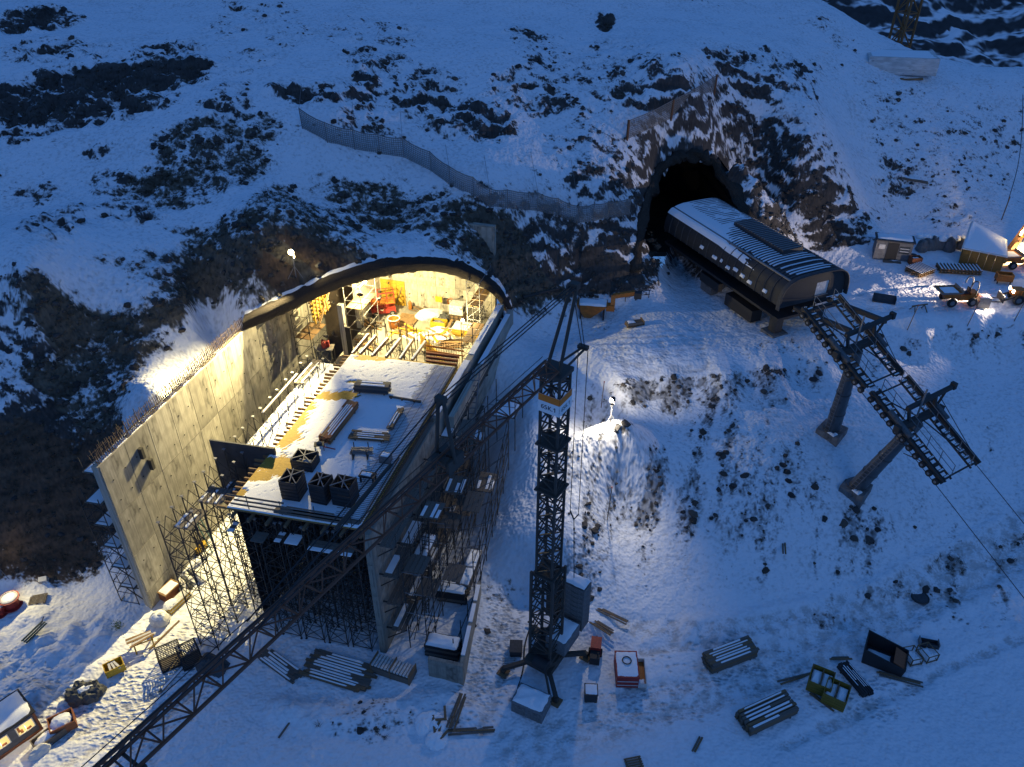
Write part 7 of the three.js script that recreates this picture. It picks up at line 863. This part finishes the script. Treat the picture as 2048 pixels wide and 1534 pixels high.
// ---------------------------------------------------------------- on the terrace
{
  { // orange hopper with folded arm
    const o = thing('orange_hopper', 'orange hopper machine with a bent arm, snow on top, behind the crane', 'machine', spot(1180, 632), -0.15), mt = m.orange; g_().hexa([V(-0.55, 0.05, -0.5), V(0.1, 0.05, -0.5), V(0.1, 0.05, 0.5), V(-0.55, 0.05, 0.5)].reverse(), [V(-1.3, 1.5, -0.8), V(1.6, 1.5, -0.8), V(1.6, 1.5, 0.8), V(-1.3, 1.5, 0.8)].reverse()).build('hopper', mt, o); snowOn(o, 0.2, 1.48, 0, 2.8, 1.5, 0.25, 4); g_().box(1.9, 1.15, 0, 0.8, 0.6, 0.7).build('pivot', mt, o); g_().bar(V(2.1, 1.3, 0), V(2.1, 2.3, -0.3), 0.42, 0.4).build('arm', mt, o); g_().bar(V(2.1, 2.2, -0.3), V(4.1, 2.6, -0.5), 0.36, 0.4).build('arm', mt, o); g_().box(4.4, 2.4, -0.5, 0.7, 0.6, 0.6).bar(V(4.3, 2.2, -0.5), V(4.2, 1.8, -0.5), 0.1).build('grab', m.frameDark, o); for (const x of [-0.9, 1.3]) g_().box(x, 0.4, 0, 0.14, 0.9, 1.2).build('stand', m.black, o); }
  { const o = thing('log_bundle', 'small bundle of logs on the terrace below the orange machine', 'logs', spot(1267, 652), 0.25); for (let k = 0; k < 6; k++) g_().tube(V(-0.75, 0.18 + 0.24 * (k / 3 | 0), -0.3 + (k % 3) * 0.28 + 0.12 * (k / 3 | 0)), V(0.75, 0.18 + 0.24 * (k / 3 | 0), -0.3 + (k % 3) * 0.28 + 0.12 * (k / 3 | 0)), 0.13, 10).build('log', k % 2 ? m.timberGrey : m.timber2, o); snowOn(o, -0.3, 0.5, 0, 0.8, 0.5, 0.08, 2); g_().box(0.85, 0.3, 0, 0.1, 0.6, 0.9).build('end_board', m.timber, o); }
  { const o = thing('hand_rail', 'short dark handrail below the rock overhang left of the station', 'railing', spot(1262, 602), 0.2); for (let k = 0; k < 4; k++) g_().box(-1.8 + k * 1.2, 0.5, 0, 0.06, 1.1, 0.06).build('post', m.steel, o); for (const y of [0.55, 1]) g_().box(0, y, 0, 3.8, 0.06, 0.05).build('rail', m.steel, o); }
  { const b = between(1046, 598, 1118, 580), o = thing('pipe', 'long dark pipe lying in the snow right of the cavern arch', 'pipe', b.c, b.yaw); g_().tube(V(-b.len / 2, 0.15, 0), V(b.len / 2, 0.2, 0), 0.14, 10).build('tube', m.steel, o); g_().tube(V(-b.len / 2, 0.15, 0), V(-b.len / 2 + 0.12, 0.15, 0), 0.2, 10).build('flange', m.steel, o); }
  const pole = (label, px, py, h, lean = 0) => { const o = thing('marker_pole', label, 'pole', spot(px, py), 0, 'thin marker poles'); g_().tube(V(0, -0.2, 0), V(lean, h, 0), 0.035, 6).build('rod', m.timber2, o); g_().tube(V(lean * 0.98, h * 0.98, 0), V(lean, h + 0.06, 0), 0.05, 6).build('tip', m.red, o); };
  pole('thin pole left of the mound lamp', 1202, 815, 2.6, 0.1); pole('thin marker pole below the sawhorse at the terrace edge', 1814, 660, 2.6, 0.3); pole('thin marker pole below the grey box at the terrace edge', 1934, 652, 2.6, 0.3); pole('thin marker pole at the right edge below the headlights', 2028, 642, 2.6, 0.3); pole('thin reddish pole standing on the left flank of the mound', 1214, 1040, 3.4, 0.15);
  { // workman's container hut
    const b = between(1748, 520, 1814, 524), o = thing('site_hut', 'grey site container with dark doorway and snowy roof at the back of the terrace', 'hut', b.c, b.yaw), w = 3.6, g = M(0.2, 0.205, 0.22, 0.8, { map: T.grime }); g_().box(0, 1.1, -0.9, w, 2.2, 1.7).build('body', g, o); g_().box(-0.1, 1.05, -0.03, 1.1, 2, 0.06).build('doorway', m.black, o); g_().box(1.05, 1.35, -0.03, 1, 0.8, 0.05).build('window', m.glass, o); g_().box(1.05, 1.2, 0.0, 0.9, 0.1, 0.04).box(1.05, 1.5, 0.0, 0.9, 0.1, 0.04).build('shutter', m.white, o); g_().box(-1.2, 1.5, -0.03, 0.6, 0.5, 0.05).build('notice', m.white, o); g_().box(0, 2.25, -0.85, w + 0.3, 0.12, 2).build('roof', m.roof, o); snowOn(o, 0, 2.3, -1, w + 0.1, 1.7, 0.2, 5); g_().box(0.1, 0.06, 0.3, 1.8, 0.12, 0.5).build('step', m.timberGrey, o); g_().tube(V(2.1, 0, -0.3), V(2.1, 0.9, -0.3), 0.32, 14).build('barrel', m.black, o); }
  { const o = thing('rust_box', 'small rust-red box beside the grey site container', 'box', spot(1828, 528), 0.1); openBox(o, 'side', m.timberRed, 1.1, 0.85, 0.8); snowOn(o, 0, 0.5, 0, 0.9, 0.6, 0.3, 3); }
  const slat = (label, px, py, yaw, w, d, n) => { const o = thing('slatted_stack', label, 'panel stack', spot(px, py), yaw, 'slatted panel stacks on the terrace'); for (let l = 0; l < 3; l++) { const y = 0.1 + l * 0.2; for (let k = 0; k < n; k++) g_().box(-w / 2 + w * (k + 0.5) / n, y + 0.1, 0, w / n * 0.45, 0.06, d).build('slat', l === 2 ? m.timberGrey : m.timber, o); for (const z of [-d * 0.4, 0, d * 0.4]) g_().box(0, y + 0.03, z, w, 0.08, 0.12).build('runner', m.timber, o); } for (let k = 0; k < n; k++) g_().box(-w / 2 + w * (k + 0.5) / n, 0.645, 0, w / n * 0.36, 0.03, d * 0.96).build('snow', m.snow, o); };
  slat('left stack of snowy slatted panels on the terrace', 1838, 546, 0.5, 2.4, 2, 8); slat('right long stack of snowy slatted panels on the terrace', 1915, 544, -0.12, 4.2, 1.6, 12);
  { // plywood shed with white sheet roof
    const b = between(1922, 530, 1992, 546), o = thing('plywood_shed', 'yellow-brown plywood shed with a white sloping snow roof at the right', 'shed', b.c, b.yaw), w = 3.9; for (let k = 0; k < 5; k++) g_().box(-w / 2 + w * (k + 0.5) / 5, 0.95, 0, w / 5 - 0.02, 1.9, 0.08).build('board', m.plyOld, o); for (const x of [-w / 2, w / 2]) g_().box(x, 0.95, -1.5, 0.08, 1.9, 2.9).build('side_board', m.plyOld, o); g_().hexa([V(-w / 2 - 0.2, 1.9, 0.25), V(w / 2 + 0.2, 1.9, 0.25), V(w / 2 - 0.2, 2.4, -3.1), V(-w / 2 - 0.1, 3.6, -3.3)], [V(-w / 2 - 0.2, 2, 0.25), V(w / 2 + 0.2, 2, 0.25), V(w / 2 - 0.2, 2.5, -3.1), V(-w / 2 - 0.1, 3.72, -3.3)]).build('roof', m.tarpPale, o); g_().hexa([V(-w / 2 - 0.1, 2.004, 0.1), V(w / 2 + 0.1, 2.004, 0.1), V(w / 2 - 0.3, 2.5, -3), V(-w / 2, 3.7, -3.2)], [V(-w / 2, 2.12, 0), V(w / 2, 2.12, 0), V(w / 2 - 0.4, 2.62, -2.9), V(-w / 2 + 0.1, 3.82, -3.1)]).build('snow_cap', m.snow, o); }
  { // rubble sacks / boulders beside the shed
    const o = thing('boulder_bank', 'wrapped boulders heaped between the container and the shed', 'boulders', spot(1880, 500), 0); for (let k = 0; k < 7; k++) { lump(o, 'boulder', m.concreteDark, -2.2 + k * 0.75, 0.2, rr(-0.8, 0.2), 0.6, rr(0.8, 1.3), 0.6, k * 6, 0.4); lump(o, 'snow', m.snow, -2.2 + k * 0.75, 1.1, rr(-0.9, -0.3), 0.5, 0.4, 0.45, k * 8, 0.4); } }
  { // dumper
    const b = between(1876, 608, 1950, 604), o = thing('dumper', 'small articulated dumper with empty tipping skip on the terrace', 'dumper', b.c, b.yaw); openDump(o); }
  function openDump(o) { const t = 0.06; g_().hexa([V(-1.5, 0.75, -0.45), V(-0.4, 0.75, -0.45), V(-0.4, 0.75, 0.45), V(-1.5, 0.75, 0.45)].reverse(), [V(-2.3, 1.45, -0.85), V(-0.2, 1.45, -0.8), V(-0.2, 1.45, 0.8), V(-2.3, 1.45, 0.85)].reverse()).build('skip_body', m.orange, o); g_().box(-1.25, 1.47, 0.82, 2.1, 0.1, t).box(-1.25, 1.47, -0.82, 2.1, 0.1, t).box(-2.28, 1.47, 0, t, 0.1, 1.64).box(-0.22, 1.6, 0, t, 0.3, 1.64).build('skip_rim', m.grey, o); snowOn(o, -1.2, 1.44, 0, 1.6, 1.3, 0.06, 5); g_().box(0.6, 0.75, 0, 1.7, 0.5, 0.9).build('chassis', m.orange, o); g_().box(0.5, 1.15, 0, 0.5, 0.12, 0.5).box(0.75, 1.4, 0, 0.1, 0.5, 0.5).build('seat', m.black, o); g_().tube(V(0.1, 1, 0), V(-0.05, 1.5, 0), 0.04).add(new THREE.TorusGeometry(0.2, 0.03, 6, 16).rotateX(1.2).translate(-0.07, 1.55, 0)).build('steering_wheel', m.black, o); for (const z of [-0.5, 0.5]) g_().wire([V(0.55, 1.9, z), V(0.7, 2.5, z), V(1.15, 2.4, z), V(1.3, 1, z)], 0.05).build('roll_bar', m.black, o); g_().box(1.2, 1, 0, 0.7, 0.5, 0.85).build('engine_hood', m.orange, o); for (const [x, z] of [[-1, 0.75], [-1, -0.75], [1, 0.75], [1, -0.75]]) wheel(o, x, 0.45, z, 0.45, 0.36); }
  { const o = thing('grey_box', 'square grey box standing behind the dumper', 'box', spot(1962, 612), -0.1); g_().box(0, 0.5, 0, 1.05, 1, 0.95).build('body', m.grey, o); g_().box(0, 1.03, 0, 1.12, 0.06, 1.02).build('lid', m.galv, o); snowOn(o, 0, 1.05, 0, 1, 0.9, 0.07, 2); }
  { const o = thing('steel_trough', 'dark open trough lying on its side between station and dumper', 'trough', spot(1767, 602), -0.35); g_().box(0, 0.35, 0, 2, 0.7, 0.06, 0, -0.5).build('side', m.darkPanel, o); g_().box(0, 0.08, 0.25, 2, 0.06, 0.6).build('bottom', m.darkPanel, o); for (const x of [-1, 1]) g_().box(x, 0.3, 0.15, 0.05, 0.6, 0.6).build('end_plate', m.darkPanel, o); }
  { const o = thing('sawhorse', 'small dark sawhorse in the snow near the dumper', 'sawhorse', spot(1836, 622), 0.2); g_().bar(V(-0.8, 0.6, 0), V(0.8, 0.65, 0), 0.1).build('beam', m.timber2, o); for (const [x, z] of [[-0.5, -1], [-0.5, 1], [0.5, -1], [0.5, 1]]) g_().bar(V(x, 0.6, 0), V(x * 1.3, 0, z * 0.45), 0.07).build('leg', m.timber2, o); }
  { // loader with headlights
    const o = thing('loader', 'tractor loader with two glaring headlights facing left at the right edge', 'loader', spot(2032, 604), yawOf(onGround(1960, 600), onGround(2040, 604))); g_().box(0.9, 0.95, 0, 1.9, 0.7, 1).build('chassis', m.orange, o); g_().box(-0.3, 1.15, 0, 1, 0.6, 0.85).build('bonnet', m.orange, o); g_().box(1.3, 1.9, 0, 1.2, 1.3, 1.1).build('cab', m.glass, o); g_().box(1.3, 2.6, 0, 1.35, 0.1, 1.25).build('cab_roof', m.orange, o); for (const [x, z] of [[-0.2, 0.65], [-0.2, -0.65], [1.6, 0.7], [1.6, -0.7]]) wheel(o, x, 0.5, z, 0.5, 0.34); g_().bar(V(-0.4, 0.9, 0.5), V(-1.5, 0.35, 0.5), 0.14).bar(V(-0.4, 0.9, -0.5), V(-1.5, 0.35, -0.5), 0.14).build('lift_arm', m.black, o); g_().box(-1.55, 0.5, 0, 0.08, 0.7, 1.4).build('fork_carriage', m.black, o); for (const z of [-0.4, 0.4]) g_().bar(V(-1.55, 0.15, z), V(-2.9, 0.12, z), 0.12, 0.06).build('fork', m.steel, o);
    for (const z of [-0.36, 0.36]) { g_().tube(V(-0.86, 1.3, z), V(-0.78, 1.3, z), 0.17, 14).build('headlight', new THREE.MeshStandardMaterial({ color: 0xffffff, emissive: new THREE.Color(1, 0.86, 0.6), emissiveIntensity: 22 }), o); const s = new THREE.SpotLight(new THREE.Color(1, 0.78, 0.56), 800, 0, 0.8, 0.8, 2); s.name = 'lamp'; s.position.set(-0.9, 1.32, z); s.target.name = 'aim'; s.target.position.set(-12, 0.5, z + (z > 0 ? 1.5 : -2.5)); s.castShadow = true; s.shadow.radius = 4; o.add(s, s.target); } }
  { const o = thing('orange_skip', 'rust-orange trough behind the loader headlights', 'skip', spot(2004, 566), -0.2); openBox(o, 'side', m.orange, 1.5, 0.75, 0.9, 0.06, 0.35); for (const [x, z] of [[-0.6, -0.35], [0.6, -0.35], [0.6, 0.35], [-0.6, 0.35]]) g_().box(x, 0.17, z, 0.1, 0.36, 0.1).build('leg', m.black, o); }
  { const o = thing('dumper', 'second dumper parked between the shed and the drill rig, its skip snow-filled', 'dumper', spot(2032, 532), 0.1); openDump(o); }
  { // drill rig lit from inside its wrap
    const o = thing('drill_rig', 'drill rig with a tilted mast wrapped in yellow-lit sheeting at the right edge', 'drill rig', spot(2036, 512), 0); const q = g_(), hx = []; lump(o, 'sheeting', m.tarpPale, 0.3, 0.2, -0.4, 1.3, 1.6, 0.9, 12, 0.2); for (const [x, z] of [[-1, 0.5], [1.2, 0.6], [-0.9, -0.9], [1.3, -0.9]]) g_().bar(V(x, 0, z), V(x * 0.5, 2.4, z * 0.4), 0.1).build('strut', m.yellow, o); g_().bar(V(-1.6, 0.3, 0.4), V(1.6, 7.4, -0.6), 0.5, 0.6).build('mast', m.rust, o); for (let k = 0; k < 8; k++) g_().bar(V(-1.75 + k * 0.4, 0.9 + k * 0.85, 0.75), V(-1.05 + k * 0.4, 0.7 + k * 0.85, 0.72), 0.08).build('rung', m.yellow, o); g_().tube(V(-0.95, 2.6, 0.5), V(-0.25, 4.2, 0.2), 0.16, 10).build('drill_tube', m.white, o); for (const z of [-0.5, 0.7]) g_().box(0.2, 0.35, z, 2.6, 0.6, 0.4).build('track', m.rubber, o); glowBulb(o, V(-0.5, 0.9, 1.25), 0.12, 80, AMBER, 30); glowBulb(o, V(-1.25, 3.2, 0.95), 0.1, 22, AMBER, 26); }
  { const o = thing('power_cable', 'thin cable hanging from the ridge to the drill rig, far right', 'cable', spot(2030, 430), 0), a = PZ(2046, 190, -99), b = PZ(2014, 410, -86); g_().wire([a, PZ(2044, 260, -95), PZ(2036, 330, -91), b].map((p) => p.clone().setY(Math.max(p.y, ground(p.x, p.z) + 0.4)).sub(o.position)), 0.04, 5, 24).build('wire', m.black, o); g_().tube(b.clone().sub(o.position).setY(ground(b.x, b.z) - o.position.y - 0.2), b.clone().sub(o.position).add(V(0, 1, 0)), 0.06).build('post', m.timber2, o); }
}
renderer.render(scene, camera);
